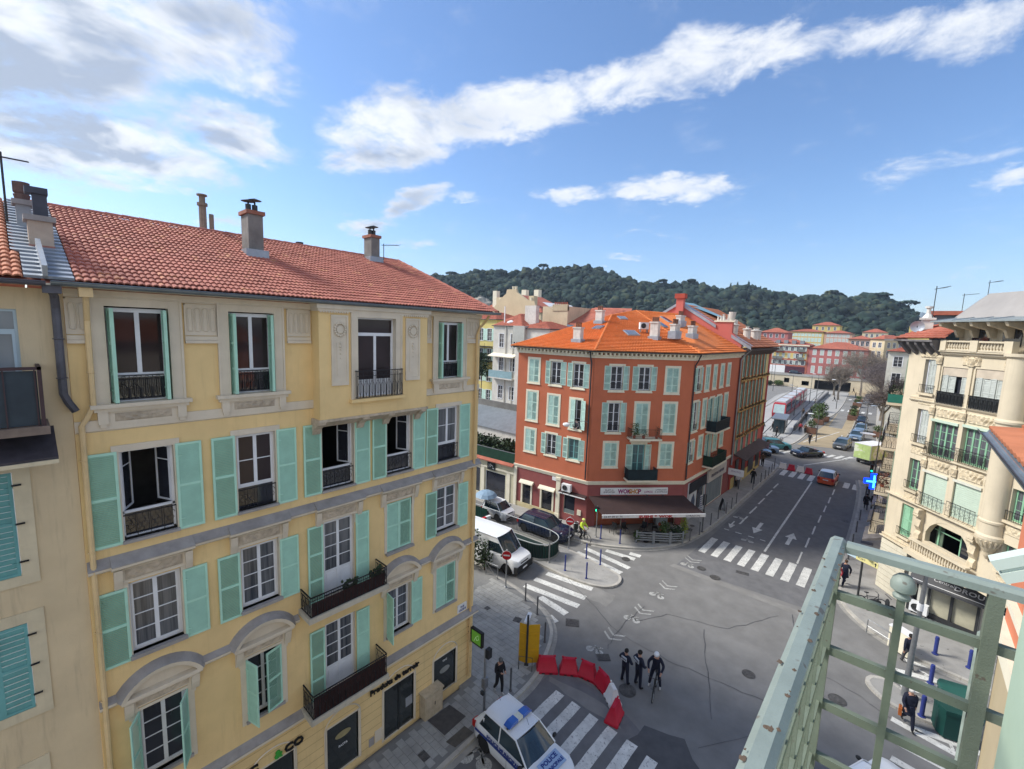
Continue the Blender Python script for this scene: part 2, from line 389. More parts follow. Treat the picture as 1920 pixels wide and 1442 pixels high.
def bike_symbol(x,y,a=0,s=1.0):
    b = MB(); M = T((x,y,.013)) @ Rz(a) @ Matrix.Scale(s,4)
    def disc(cx,cy,ro,ri):
        n = 14
        for i in range(n):
            t0,t1 = 2 * PI * i / n,2 * PI * (i + 1) / n
            b.quad((cx + ri * math.cos(t0),cy + ri * math.sin(t0),0),(cx + ro * math.cos(t0),cy + ro * math.sin(t0),0),(cx + ro * math.cos(t1),cy + ro * math.sin(t1),0),(cx + ri * math.cos(t1),cy + ri * math.sin(t1),0))
    disc(-.32,0,.25,.03); disc(.32,0,.25,.03)
    for p,q in (((-.32,0),(-.05,.42)),((-.05,.42),(.32,0)),((-.1,.35),(.2,.35)),((.02,.05),(.2,.42)),((.14,.45),(.34,.5)),((-.22,.45),(-.02,.45))):
        p,q = Vector((*p,0)),Vector((*q,0)); n = Vector((-(q - p).y,(q - p).x,0)).normalized() * .035; b.quad(p - n,q - n,q + n,p + n)
    b.xf(M); ob('bike_symbol',(b,PAINT_W),road)
def chevron(x,y,a=0):
    M = T((x,y,0)) @ Rz(a)
    for dy in (0,.42):
        pts = [(-.52,.36 + dy),(0,dy),(.52,.36 + dy),(.52,.50 + dy),(0,.14 + dy),(-.52,.50 + dy)]
        patch([tuple((M @ Vector((px,py,0)))[:2]) for px,py in pts],PAINT_W,.012,'chevron')
for x,y,a in ((-10.55,19.15,.1),(-10.35,22.9,.1),(-10.3,26.2,0),(-8.2,38.9,0),(-10.05,43.4,0),(-10.3,31.4,0)): bike_symbol(x,y,a,.85)
bike_symbol(-10.75,10.75,.3,1.25)
for x,y in ((-10.45,20.45),(-10.25,23.7),(-10.25,27.3),(-10.3,32.0)): chevron(x,y)
def cover(x,y,w,h,a=0,round_=False,z=.012,parent=road):
    b = MB()
    if round_:
        b.lathe([(w,0),(w,.012),(w * .9,.012),(w * .9,.006),(w * .8,.006)],n=20); b.lathe([(w * .8,.004),(w * .8,.016)],n=20)
        for k in range(6): b.lathe([(.03,.016),(.03,.024)],(w * .5 * math.cos(k),w * .5 * math.sin(k),0),5)
    else:
        b.box(-w / 2,-h / 2,0,w / 2,h / 2,.01)
        n = int(w / .09)
        for i in range(n): b.box(-w / 2 + .03 + i * w / n,-h / 2 + .04,.01,-w / 2 + .03 + i * w / n + w / n * .5,h / 2 - .04,.02)
    ob('manhole_cover' if round_ else 'drain_grate',(b,IRON),parent,T((x,y,z)) @ Rz(a))
for a in ((-12.65,20.2,.75,.65,.6),(-9.97,19.05,.65,.5,.75),(-7.1,33.2,.8,.4,.2),(-17.2,29.0,.7,.4,.1)): cover(*a)
for x,y,r in ((-8.3,31.15,.34),(-9.4,31.7,.3),(-.75,24.3,.36),(-8.08,17.97,.40),(-4.2,23.1,.3),(-13.9,29.0,.3),(-5.9,13.6,.36),(-2.7,50,.3)): cover(x,y,r,r,0,True)

# pavements: slab, kerb stones (each its own), gutter strip
def chain(pts,step):
    out = []; acc = 0
    P = [Vector(p) for p in pts]
    for i in range(len(P) - 1):
        a,b = P[i],P[i + 1]; L = (b - a).length; k = max(1,round(L / step))
        for j in range(k): out.append((a.lerp(b,j / k),a.lerp(b,(j + 1) / k)))
    return out
def smooth_line(pts,it=2):
    P = [Vector(p) for p in pts]
    for _ in range(it):
        Q = [P[0]]
        for i in range(len(P) - 1): Q += [P[i].lerp(P[i + 1],.25),P[i].lerp(P[i + 1],.75)]
        Q.append(P[-1]); P = Q
    return [(p.x,p.y) for p in P]
KCOUNT = [0]
def pavement(name,kerb,rest,m=PAVE,side=1,step=1.0,w=.16,h=.13,gutter=True,pieces=True):
    "kerb: polyline along the road; rest: closing points; side=+1 when the pavement lies left of the kerb direction"
    kl = smooth_line(kerb,2)
    p = ob(name,(MB().prism([tuple(q) for q in kl] + list(rest),-.05,h - .004,0,False),m),kind='structure')
    ks = MB(); gs = MB()
    for a,b in chain(kl,step):
        d = (b - a)
        if d.length < 1e-4: continue
        n = Vector((-d.y,d.x)).normalized() * side; g = d.normalized() * .006
        q = [a + g - n * .02,b - g - n * .02,b - g + n * w,a + g + n * w]
        k = MB().prism([(v.x,v.y) for v in q],-.02,h + rnd.uniform(-.003,.006))
        if pieces and KCOUNT[0] < 240: ob('kerb_stone',(k,KERB),p); KCOUNT[0] += 1
        else: ks.join(k)
        if gutter:
            q = [a - n * .26,b - n * .26,b - n * .02,a - n * .02]; gs.poly([(v.x,v.y,.016) for v in (q if side > 0 else q[::-1])])
    if ks.v: ob('kerb_run',(ks,KERB),p,kind='stuff')
    if gs.v: ob('gutter_strip',(gs,GUTTERC),road,kind='stuff')
    return p
pv_yellow = pavement('pavement',[(-11.25,-8),(-11.3,8),(-11.4,12),(-11.45,14),(-11.5,15.3),(-11.9,16.6),(-12.6,18.3),(-13.4,19.25),(-14.6,19.95),(-16.6,20.4),(-20.8,20.7),(-30,21.0)],
                     [(-30,16),(-14.5,13.2),(-13.6,12.5),(-13.6,-8)],JOINT,1)
# individually laid paving slabs on that corner
sm1 = MB().box(0,0,0,.388,.288,.012).mesh('slab_a',PAVE2); lim = 0; rest = MB()
kx = [(-11.4,-8),(-11.5,14.8),(-12.0,16.4),(-12.8,18.0),(-13.7,18.9),(-14.9,19.6),(-17,20.1),(-22,20.4)]
def kerbx(y):
    for (x0,y0),(x1,y1) in zip(kx,kx[1:]):
        if y0 <= y <= y1: return x0 + (x1 - x0) * (y - y0) / (y1 - y0)
    return None
slabs = []
for j in range(0,46):
    y = 6.9 + j * .3
    if y + .3 > 20.3: break
    xe = kerbx(y + .3); xs = -13.6 if y < 13.1 else -13.6 - (y - 13.1) * 2.6
    x = xe - .17 - .4 - (j % 2) * .2
    while x > max(xs,-19):
        slabs.append((x,y)); x -= .4
slabs.sort(key=lambda s: (s[0] ** 2 + s[1] ** 2) - (60 if s[1] > 13 else 0))
for i,(x,y) in enumerate(slabs):
    dz = .126 + rnd.uniform(-.004,.005)
    if i < 290: ob('paving_slab',sm1,pv_yellow,T((x,y,dz)) @ Rz(rnd.uniform(-.006,.006)))
    else: rest.box(x,y,dz,x + .388,y + .288,dz + .012)
ob('paving_slabs',(rest,PAVE2),pv_yellow,kind='stuff')
for n_,(q,c) in enumerate((([(-13.35,10.5),(-13.3,11.65),(-12.35,11.75),(-12.3,10.55)],(.075,.07,.068)),([(-12.05,10.4),(-12.05,11.4),(-11.55,11.45),(-11.6,10.5)],(.10,.09,.078)))):
    patch(q,mat('cover_plate%d' % n_,c,.8,.2,5,.4),.146,'pavement_cover',parent=pv_yellow)
cover(-12.2,9.45,.42,.3,0,False,.142,pv_yellow); cover(-14.95,18.05,.42,.42,.3,False,.142,pv_yellow); cover(-16.9,17.6,.3,.3,0,False,.142,pv_yellow)
pv_red = pavement('pavement',[(-34,29.4),(-28,29.0),(-21,28.9),(-18.2,28.7),(-16.3,29.25),(-14.4,30.6),(-13.0,31.9),(-11.8,34.2),(-11.3,37.4),(-11.05,41),(-11.0,50),(-10.9,64.2),(-11.3,66.2),(-13.4,67),(-18,67.3)],
                  [(-18,60),(-13.4,60),(-13.3,38.4),(-18.9,31.3),(-26.5,30.5),(-34,30.3)],PAVE,1)
joints = MB()
for i in range(60):
    y = 32 + i * .62
    joints.box(-13.3,y,.126,-11.3,y + .012,.1285)
ob('pavement_joint',(joints,JOINT),pv_red,kind='stuff')
cover(-12.4,37.2,.7,.5,.2,False,.13,pv_red); cover(-12.4,38.2,.2,.2,0,True,.13,pv_red)
pv_isl = pavement('traffic_island',[(-34,23.5),(-21,23.6),(-18.4,23.85),(-16.4,23.75),(-14.8,23.85),(-13.3,24.3),(-12.7,25.0),(-12.6,25.8),(-12.95,26.55),(-14,26.75),(-16.2,26.95),(-17.2,27.05),(-18.25,26.95),(-21,26.65),(-26,26.3),(-34,26.0)],[],PAVE,1,gutter=False)
pv_right = pavement('pavement',[(-2.9,66),(-2.3,60),(-2.05,50),(-2.0,40),(-1.95,36),(-1.55,33.8),(-.6,32.2),(.8,31.0),(2.4,30.35),(4.4,30.1),(9,29.3),(16,28)],[(16,31),(5,33),(.1,38.2),(.1,66)],PAVE,1)
pv_r2 = pavement('traffic_island',[(.3,27.2),(.1,26.75),(.25,26.3),(.6,25.9),(1.1,25.55),(2.4,25.5),(4.5,26.0),(9,26),(9,27.6),(3.4,27.3),(1.7,27.0),(.9,27.55),(.3,27.2)],[],PAVE,1,gutter=False,step=.6)
cover(-.9,45.5,.8,.6,0,False,.13,pv_right)
pv_own = pavement('pavement',[(9,22.2),(3.2,21.2),(2.0,19.5),(1.8,10),(1.8,-8)],[(9,-8)],PAVE,1,pieces=False)

# boulevard beyond the crossroads, tram ground, quay road
patch([(-11.7,81.5),(-7.2,83),(-6.3,92),(-6.3,103),(-6.8,119),(-8.1,153),(-9.2,200),(-14,200),(-12.3,154),(-10.9,132),(-10.5,113),(-11.0,98),(-11.0,90)],TAN,.006,'bus_lane')
patch([(-10.0,103.2),(-7.9,102.8),(-8.9,135),(-10.2,170),(-12.0,170),(-12.0,154),(-10.8,132)],ASPH3,.010,'bus_lane')
pv_mid = pavement('pavement',[(-13.4,78.2),(-12.6,78.9),(-11.9,82),(-11.8,92),(-12.7,108),(-10.7,118),(-11.3,146),(-12.9,175)],[(-19,175),(-17,140),(-14.6,107),(-13.4,94),(-13.9,84)],ESPL,1,3,.2,pieces=False)
pv_strip = pavement('pavement',[(-6.5,92),(-6.35,103),(-6.9,119),(-8.2,153),(-9,200)],[(-9.5,200),(-8.7,153),(-7.35,119),(-6.75,103),(-6.8,92)],TAN,1,4,.1,pieces=False,gutter=False)
pv_far = pavement('pavement',[(-5.3,180),(-4.7,150),(-3.9,128),(-3.2,107),(-2.3,92),(-2.1,78),(-1,73),(3,70)],[(3,180)],ESPL,1,4,.2,pieces=False,gutter=False)
tramway = ob('tramway',(MB().poly([(x,y,.02) for x,y in ((-14.2,84),(-13.6,94),(-14.9,107),(-17.4,140),(-19.5,176),(-25.5,178),(-27,150),(-25,123),(-20.5,92),(-19,84))]),TRACKC),kind='structure')
patch([(-19,84),(-20.5,92),(-25,123),(-27,150),(-25.5,178),(-50,200),(-90,190),(-60,90),(-40,70),(-19,72)],ESPL,.012,'quay_apron')
patch([(-25.8,123),(-27.6,148),(-26.4,174),(-33,186),(-39.5,188),(-33,150),(-27,112)],ASPH3,.018,'quay_road')
rails = MB()
for off in (-20.9,-19.45,-17.2,-15.75):
    L = [(off + 2.2,84),(off + .9,104),(off - .9,140),(off - 2.2,165),(off - 1.2,178)]
    rails.tube([(x,y,.03) for x,y in L],.07,4)
ob('tram_rail',(rails,DSTEEL),tramway,kind='stuff')
lines = MB()
for x0,y0,x1,y1 in ((-25.2,120,-27.2,150),(-13.9,94,-17.6,164)): lines.box(0,0,0,0,0,0)
for i in range(30):
    t = i / 29; x = -24.6 - 2.6 * t; y = 118 + 55 * t
    lines.box(x,y,.0,x + .25,y + 1.2,.15)
ob('track_kerb',(lines,KERB),tramway,kind='stuff')

# ------------------------------------------------------------ facade kit
YEL = mat('ochre_render',(.77,.57,.28),.9,.09,.8,.12,45,streak=.20,dirt=(.30,.21,.12))
YEL2 = mat('ochre_render_old',(.64,.52,.34),.92,.10,.7,.15,45,streak=.28)
GREIGE = mat('greige_stucco',(.66,.585,.47),.88,.08,1.5,.12,60,streak=.08)
ZINC = mat('lead_cap',(.31,.295,.29),.7,.2,2.5,.2,40)
MINT = mat('mint_paint',(.42,.70,.57),.6,.06,3)
MINT2 = mat('mint_louvre',(.35,.60,.48),.65,.08,3)
TEAL = mat('teal_paint',(.14,.36,.36),.65,.12,2,streak=.15)
IRONW = mat('wrought_iron',(.022,.022,.026),.55,.2,8,metal=.3)
GLASS = glassmat('window_glass',(.022,.024,.032))
GLASSC = glassmat('curtained_glass',(.035,.042,.055),.08,.10)
GLASSR = glassmat('reflecting_glass',(.028,.02,.022),.06); GLASSR.node_tree.nodes['Principled BSDF'].inputs['Specular IOR Level'].default_value = .35
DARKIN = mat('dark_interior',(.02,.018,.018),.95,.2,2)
STONE = mat('sill_stone',(.34,.32,.31),.85,.15,3,.2)
ORN = mat('ornament_stucco',(.52,.44,.34),.9,.22,7,.4,30,streak=.2)
SHOPD = mat('shop_panel',(.022,.025,.026),.35,.15,2)
TILE_Y = mat('clay_tile',(.42,.15,.11),.8,.16,3.5,.2,60,bands=(2.2,.60,(.52,.24,.14)))
TILE_O = mat('orange_tile',(.66,.19,.05),.8,.13,3.0,.2,50,bands=(3,.62,(.58,.25,.12)))
TILE_R = mat('old_tile',(.40,.13,.085),.85,.22,1.6,.2,40)
CEM = mat('chimney_cement',(.22,.21,.20),.9,.22,2.2,.4,30,streak=.35)
ZSHEET = mat('zinc_sheet',(.36,.40,.45),.45,.15,3,metal=.4)
GUTM = mat('gutter_zinc',(.20,.235,.26),.45,.15,3,metal=.5)

def wallgrid(W,z0,z1,holes,m=0,reveal=.22,rm=1,u0=0):
    "front face at y=0 with rectangular holes (ua,za,ub,zb) and their reveals"
    us = sorted({u0,W} | {h[0] for h in holes} | {h[2] for h in holes}); zs = sorted({z0,z1} | {h[1] for h in holes} | {h[3] for h in holes})
    us = [u for u in us if u0 <= u <= W]; zs = [z for z in zs if z0 <= z <= z1]
    b = MB()
    for i in range(len(us) - 1):
        for j in range(len(zs) - 1):
            cu,cz = (us[i] + us[i + 1]) / 2,(zs[j] + zs[j + 1]) / 2
            if any(h[0] < cu < h[2] and h[1] < cz < h[3] for h in holes): continue
            b.quad((us[i],0,zs[j]),(us[i + 1],0,zs[j]),(us[i + 1],0,zs[j + 1]),(us[i],0,zs[j + 1]),m)
    for a,za,c,zc in holes:
        r = reveal
        b.quad((a,0,za),(a,0,zc),(a,r,zc),(a,r,za),rm); b.quad((c,0,zc),(c,0,za),(c,r,za),(c,r,zc),rm)
        b.quad((a,0,zc),(c,0,zc),(c,r,zc),(a,r,zc),rm); b.quad((c,0,za),(a,0,za),(a,r,za),(c,r,za),rm)
    return b
CACHE = {}
def cached(key,fn):
    if key not in CACHE: CACHE[key] = fn()
    return CACHE[key]
def shutter_leaf(w,h,rails,mf,ml,pitch=.045,split=False):
    "leaf with origin at the hinge foot, extending +x; returns (frame mesh, louvre mesh)"
    def mk():
        f = MB(); s = .055; t = .035; l = MB()
        f.box(0,-t / 2,0,s,t / 2,h); f.box(w - s,-t / 2,0,w,t / 2,h)
        zs = [0] + [r * h for r in rails] + [h - s * 1.1]
        for z in zs: f.box(s,-t / 2 + .002,z,w - s,t / 2 - .002,z + s * 1.1)
        for z in (.12 * h,.85 * h): f.box(-.015,-t / 2 - .012,z,.12,-t / 2 - .001,z + .03)
        for a,b in zip(zs,zs[1:]):
            n = max(1,int((b - a - s) / pitch)); p = (b - a - s * 1.1) / n
            for i in range(n):
                z = a + s * 1.1 + i * p
                l.add([(s,-.014,z),(w - s,-.014,z),(w - s,.012,z + p * .95),(s,.012,z + p * .95),(s,-.006,z - .004),(w - s,-.006,z - .004),(w - s,.018,z + p * .9),(s,.018,z + p * .9)],
                      [(0,1,2,3),(7,6,5,4),(4,5,1,0),(3,2,6,7)])
        return (f.mesh('shutter',mf),l.mesh('louvres',ml))
    return cached(('sh',w,h,tuple(rails),mf.name,ml.name,pitch),mk)
def shutter(par,F,x,y,z,w,h,ang,rails=(.50,),mf=None,ml=None,pitch=.045,label=None,louvres=True):
    mf = mf or MINT; ml = ml or MINT2
    a,b = shutter_leaf(w,h,rails,mf,ml,pitch)
    o = ob('shutter',a,par,F @ T((x,y,z)) @ Rz(ang),label=label)
    if louvres: ob('louvres',b,o,kind='stuff')
    return o
def sash(par,F,x,z,w,h,rows,y=.14,transom=0,m=None,gm=None,casements=2,panel=0,sep=True,hb=.05,name='window',label=None):
    "window with frame, mullion, glazing bars and panes; panel: solid lower part (door)"
    m = m or WHITEF; gm = gm or GLASS
    key = ('sash',w,h,rows,transom,m.name,casements,panel,hb)
    def mk():
        f = MB(); t = .06; fr = .05
        f.box(0,0,0,fr,t,h); f.box(w - fr,0,0,w,t,h); f.box(fr,0,0,w - fr,t,fr * 1.3); f.box(fr,0,h - fr,w - fr,t,h)
        panes = []; cw = (w - 2 * fr) / casements; st = .045
        top = h - fr
        if transom:
            top = h - fr - transom; f.box(fr,-.01,top,w - fr,t,top + .06); panes.append((fr,top + .06,w - fr,h - fr))
        for c in range(casements):
            a = fr + c * cw; b = a + cw; z0 = fr * 1.3 + panel
            f.box(a,-.015,fr * 1.3,a + st,t - .01,top); f.box(b - st,-.015,fr * 1.3,b,t - .01,top)
            f.box(a + st,-.013,top - st,b - st,t - .012,top); f.box(a + st,-.013,z0,b - st,t - .012,z0 + st)
            if panel:
                f.box(a + st,.01,fr * 1.3,b - st,.03,z0); f.box(a + st + .06,-.002,fr * 1.3 + .1,b - st - .06,.012,z0 - .08)
            zz = z0 + st; ph = (top - st - zz) / rows
            for r in range(rows):
                if r: f.box(a + st,.0,zz + r * ph - .012,b - st,.03,zz + r * ph + .012)
                panes.append((a + st,zz + r * ph + (.012 if r else 0),b - st,zz + (r + 1) * ph - (.012 if r < rows - 1 else 0)))
        return f.mesh('window',m),panes
    me,panes = cached(key,mk)
    o = ob(name,me,par,F @ T((x,y,z)),label=label)
    if sep:
        for (a,c,b,d) in panes:
            gme = cached(('pane',round(b - a,3),round(d - c,3),gm.name),lambda: MB().box(0,0,0,b - a,.008,d - c).mesh('pane',gm))
            ob('pane',gme,o,F @ T((x + a,y + .016,z + c)))
    else:
        def mg():
            q = MB()
            for (a,c,b,d) in panes: q.box(a,.016,c,b,.024,d)
            return q.mesh('glazing',gm)
        ob('glazing',cached(key + ('g',gm.name),mg),o)
    return o
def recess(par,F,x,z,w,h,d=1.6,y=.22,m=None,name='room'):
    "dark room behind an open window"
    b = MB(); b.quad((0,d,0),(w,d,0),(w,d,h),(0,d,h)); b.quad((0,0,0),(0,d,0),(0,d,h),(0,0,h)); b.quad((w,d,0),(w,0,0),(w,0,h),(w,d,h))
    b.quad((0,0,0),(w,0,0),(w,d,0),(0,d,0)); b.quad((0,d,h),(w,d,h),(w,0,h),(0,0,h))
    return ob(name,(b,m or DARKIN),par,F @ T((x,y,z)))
def railing(w,h,style='scroll',r=.011):
    def mk():
        b = MB(); b.box(0,-.02,h - .025,w,.02,h); b.box(0,-.012,.03,w,.012,.05)
        if style == 'scroll':
            b.box(0,-.008,h * .80,w,.008,h * .80 + .015)
            n = max(2,round(w / .22)); p = w / n
            for i in range(n):
                cx = (i + .5) * p
                b.ring((cx,0,h * .89),h * .07,r * .6,n=7,k=3)
                b.tube([(cx - p * .42,0,.05),(cx - p * .42,0,h * .45),(cx - p * .15,0,h * .62),(cx + p * .15,0,h * .62),(cx + p * .42,0,h * .45),(cx + p * .42,0,.05)],r * .7,3)
                b.tube([(cx - p * .18,0,h * .8),(cx - p * .2,0,h * .25),(cx,0,h * .12),(cx + p * .2,0,h * .25),(cx + p * .18,0,h * .8)],r * .7,3)
                b.box(cx - .006,-.006,.05,cx + .006,.006,h * .8)
            for i in range(n + 1): b.box(max(0,i * p - .007),-.007,.05,min(w,i * p + .007),.007,h)
        elif style == 'bars':
            n = max(2,round(w / .11))
            for i in range(n + 1): b.box(w * i / n - .006,-.006,.03,w * i / n + .006,.006,h)
        elif style == 'curl':
            n = max(2,round(w / .26)); p = w / n
            for i in range(n):
                cx = (i + .5) * p
                for s in (-1,1):
                    P = []
                    for k in range(9):
                        a = k / 8 * 4.6; rr = p * .46 * (1 - k / 11); P.append((cx + s * (p * .24 + rr * .5 * math.cos(a) - p * .1),0,h * .5 + s * h * .2 + rr * .75 * math.sin(a)))
                    b.tube(P,r * .8,3)
                b.ring((cx,0,h * .5),h * .12,r * .7,n=7,k=3)
            for i in range(n + 1): b.box(max(0,i * p - .007),-.007,.04,min(w,i * p + .007),.007,h)
        return b.mesh('railing',IRONW)
    return cached(('rail',round(w,2),round(h,2),style),mk)
def ornament(w,h,d=.05,seed=1,nx=None,m=None):
    "low relief frieze panel, origin lower left, relief towards -y"
    def mk():
        b = MB(); n = nx or max(6,int(w / .045)); k = max(4,int(h / .04)); g = []
        for j in range(k + 1):
            for i in range(n + 1):
                u,v = i / n * w,j / k * h; e = min(i,n - i,j,k - j)
                t = abs(u - w / 2)
                s = .5 + .5 * math.sin(t * 26 + math.sin(v / h * 6.3) * 1.6 + seed) * math.cos((v / h - .5) * 3.6) + .35 * noise.noise(Vector((t * 16,v * 16,seed)))
                g.append((u,-d * max(0,min(1,s)) if e > 0 else 0,v))
        fs = [(j * (n + 1) + i,j * (n + 1) + i + 1,(j + 1) * (n + 1) + i + 1,(j + 1) * (n + 1) + i) for j in range(k) for i in range(n)]
        return b.add(g,fs).mesh('frieze',m or ORN,True)
    return cached(('orn',round(w,2),round(h,2),seed,bool(m)),mk)
def pots(b,x0,x1,y,z,n,m=0,h=.45,r=.09):
    for i in range(n):
        x = x0 + (x1 - x0) * (i + .5) / n
        b.lathe([(r,z),(r * .8,z + h * .8),(r * 1.1,z + h * .82),(r * 1.1,z + h)],(x,y,0),8,m)

# ------------------------------------------------------------ the yellow house (left)
X0,YE = -13.79,13.40
YH = root('ochre_town_house',T((X0,7,0)),'ochre yellow five storey corner town house with mint shutters and red tiled roof','house')
FY = T((X0,0,0)) @ Rz(PI / 2)        # x = world Y, outward = +X world
Y0 = .82
cols = [(1.52,2.58),(4.0,5.03),(6.44,7.54),(8.83,9.93),(11.18,12.28)]
holes = []
for c in (0,1,4): holes.append((cols[c][0] - .06,14.45,cols[c][1] + .06,16.7))
for c in range(5): holes.append((cols[c][0],11.05,cols[c][1],13.27))
for c in (0,1,3,4): holes.append((cols[c][0],8.02,cols[c][1],9.92))
holes.append((6.44,7.2,7.54,9.95))
for c in (0,1,3,4): holes.append((cols[c][0] + .02,4.42 if c < 2 else 4.6,cols[c][1] - .02,6.42))
holes.append((6.44,3.75,7.54,6.30))
gf = [(1.3,.15,2.9,2.45),(4.0,.15,5.3,2.45),(6.43,.35,7.62,2.32),(8.71,.2,10.10,2.36),(11.15,.45,12.38,2.21)]
holes += gf
w = wallgrid(YE,0,17.0,holes,0,.24,1,Y0)
w.quad((YE,0,0),(YE - .6,7,0),(YE - .6,7,17),(YE,0,17)); w.quad((YE - .6,7,0),(YE - .2,14,0),(YE - .2,14,17),(YE - .6,7,17)); w.quad((Y0,12,0),(Y0,0,0),(Y0,0,17),(Y0,12,17))
ob('wall',(w,[YEL,GREIGE]),YH,FY)
ob('interior',(MB().box(Y0 + .1,3.2,0,YE - .7,3.3,17),DARKIN),YH,FY)

def band(name,prof,u0,u1,m=GREIGE,par=YH,F=FY,**k): return ob(name,(MB().profx(prof,u0,u1),m),par,F,**k)
band('string_course',[(0,13.80),(0,14.08),(-.05,14.08),(-.05,13.84)],Y0,6.2)
band('string_course',[(0,13.80),(0,14.08),(-.05,14.08),(-.05,13.84)],10.4,YE)
# base course, corner post, eaves board and frieze under the eaves
band('frieze_band',[(.0,16.86),(0,17.04),(-.10,17.04),(-.10,16.92),(-.04,16.86)],Y0,6.15)
band('frieze_band',[(.0,16.86),(0,17.04),(-.10,17.04),(-.10,16.92),(-.04,16.86)],10.3,YE)
ob('soffit',(MB().box(Y0 - 1.5,-.62,17.06,YE + .5,.1,17.10),GREIGE),YH,FY)
def guilloche(u0,u1,z0=16.05,z1=16.85):
    b = MB(); b.box(u0,-.025,z0,u1,0,z1); b.box(u0,-.06,z0 - .12,u1,0,z0 - .02); b.box(u0,-.085,z0 - .2,u1,0,z0 - .125)
    b.box(u0,-.045,z0,u0 + .03,-.02,z1); b.box(u1 - .03,-.045,z0,u1,-.02,z1); b.box(u0,-.045,z1 - .03,u1,-.02,z1)
    n = max(1,round((u1 - u0) / .19)); p = (u1 - u0 - .08) / n
    for i in range(n):
        cx = u0 + .04 + (i + .5) * p; r = p * .34; P = []
        for k in range(16):
            a = 2 * PI * k / 16; P.append((cx + r * math.cos(a),-.035,(z0 + z1) / 2 + (.24 if math.sin(a) > 0 else -.24) + r * math.sin(a)))
        b.tube(P,.014,4,closed=True)
        if i: 
            for dz in (-.12,.12): b.ring((cx - p / 2,-.035,(z0 + z1) / 2 + dz),.03,.010,n=6,k=3)
    ob('guilloche_panel',(b,GREIGE),YH,FY)
for u0,u1 in ((Y0,1.2),(2.96,3.70),(5.45,6.14),(10.36,10.78),(12.60,13.30)): guilloche(u0,u1)

def surround4(c):
    a,b_ = cols[c][0] - .06,cols[c][1] + .06; m = MB(); e = .27
    for s0,s1,d in ((a - e,a,.05),(b_,b_ + e,.05)): m.box(s0,-d,14.45,s1,.01,16.70)
    m.box(a - e,-.05,16.7,b_ + e,.01,16.95); m.box(a - e - .0,-.075,16.95,b_ + e,.01,17.02)
    for s in (a - e,b_ + e - .05): m.box(s,-.075,14.45,s + .05,-.045,16.95)
    m.box(a - e - .1,-.2,14.36,b_ + e + .1,.0,14.45); m.box(a - e - .04,-.13,14.27,b_ + e + .04,0,14.36)
    m.box(a - e + .02,-.06,13.95,b_ + e - .02,0,14.27)
    for s in (a - e + .02,b_ + e - .2):
        m.box(s,-.12,13.98,s + .18,-.06,14.27); m.box(s + .03,-.1,13.9,s + .15,0,13.98)
    ob('window_surround',(m,GREIGE),YH,FY)
    ob('frieze',ornament(b_ - a - .1,.2,.045,5),YH,FY @ T((a + .05,-.062,14.02)))
for c in (0,1,4):
    surround4(c); a,b_ = cols[c][0] - .06,cols[c][1] + .06
    win = sash(YH,FY,a + .03,15.03,b_ - a - .06,1.64,1,.13,gm=GLASSR)
    f = MB(); f.box(0,0,0,b_ - a - .06,.05,.06); f.box(0,0,0,.05,.05,.58); f.box(b_ - a - .11,0,0,b_ - a - .06,.05,.58)
    lo = ob('window',(f,WHITEF),YH,FY @ T((a + .03,.13,14.45))); ob('pane',(MB().box(.05,.02,.06,b_ - a - .11,.03,.58),GLASS),lo)
    ob('railing',railing(b_ - a - .3,.62,'scroll'),YH,FY @ T((a + .15,.05,14.47)))
    # shutters folded back inside the reveal
    for k,(sx,s) in enumerate(((a + .02,1),(b_ - .02,-1))):
        for q in range(2):
            shutter(YH,FY,sx + s * (.035 + q * .05),.10,14.47,.30,2.18,-PI / 2 + s * (.10 - .05 * q),(.3,.62))

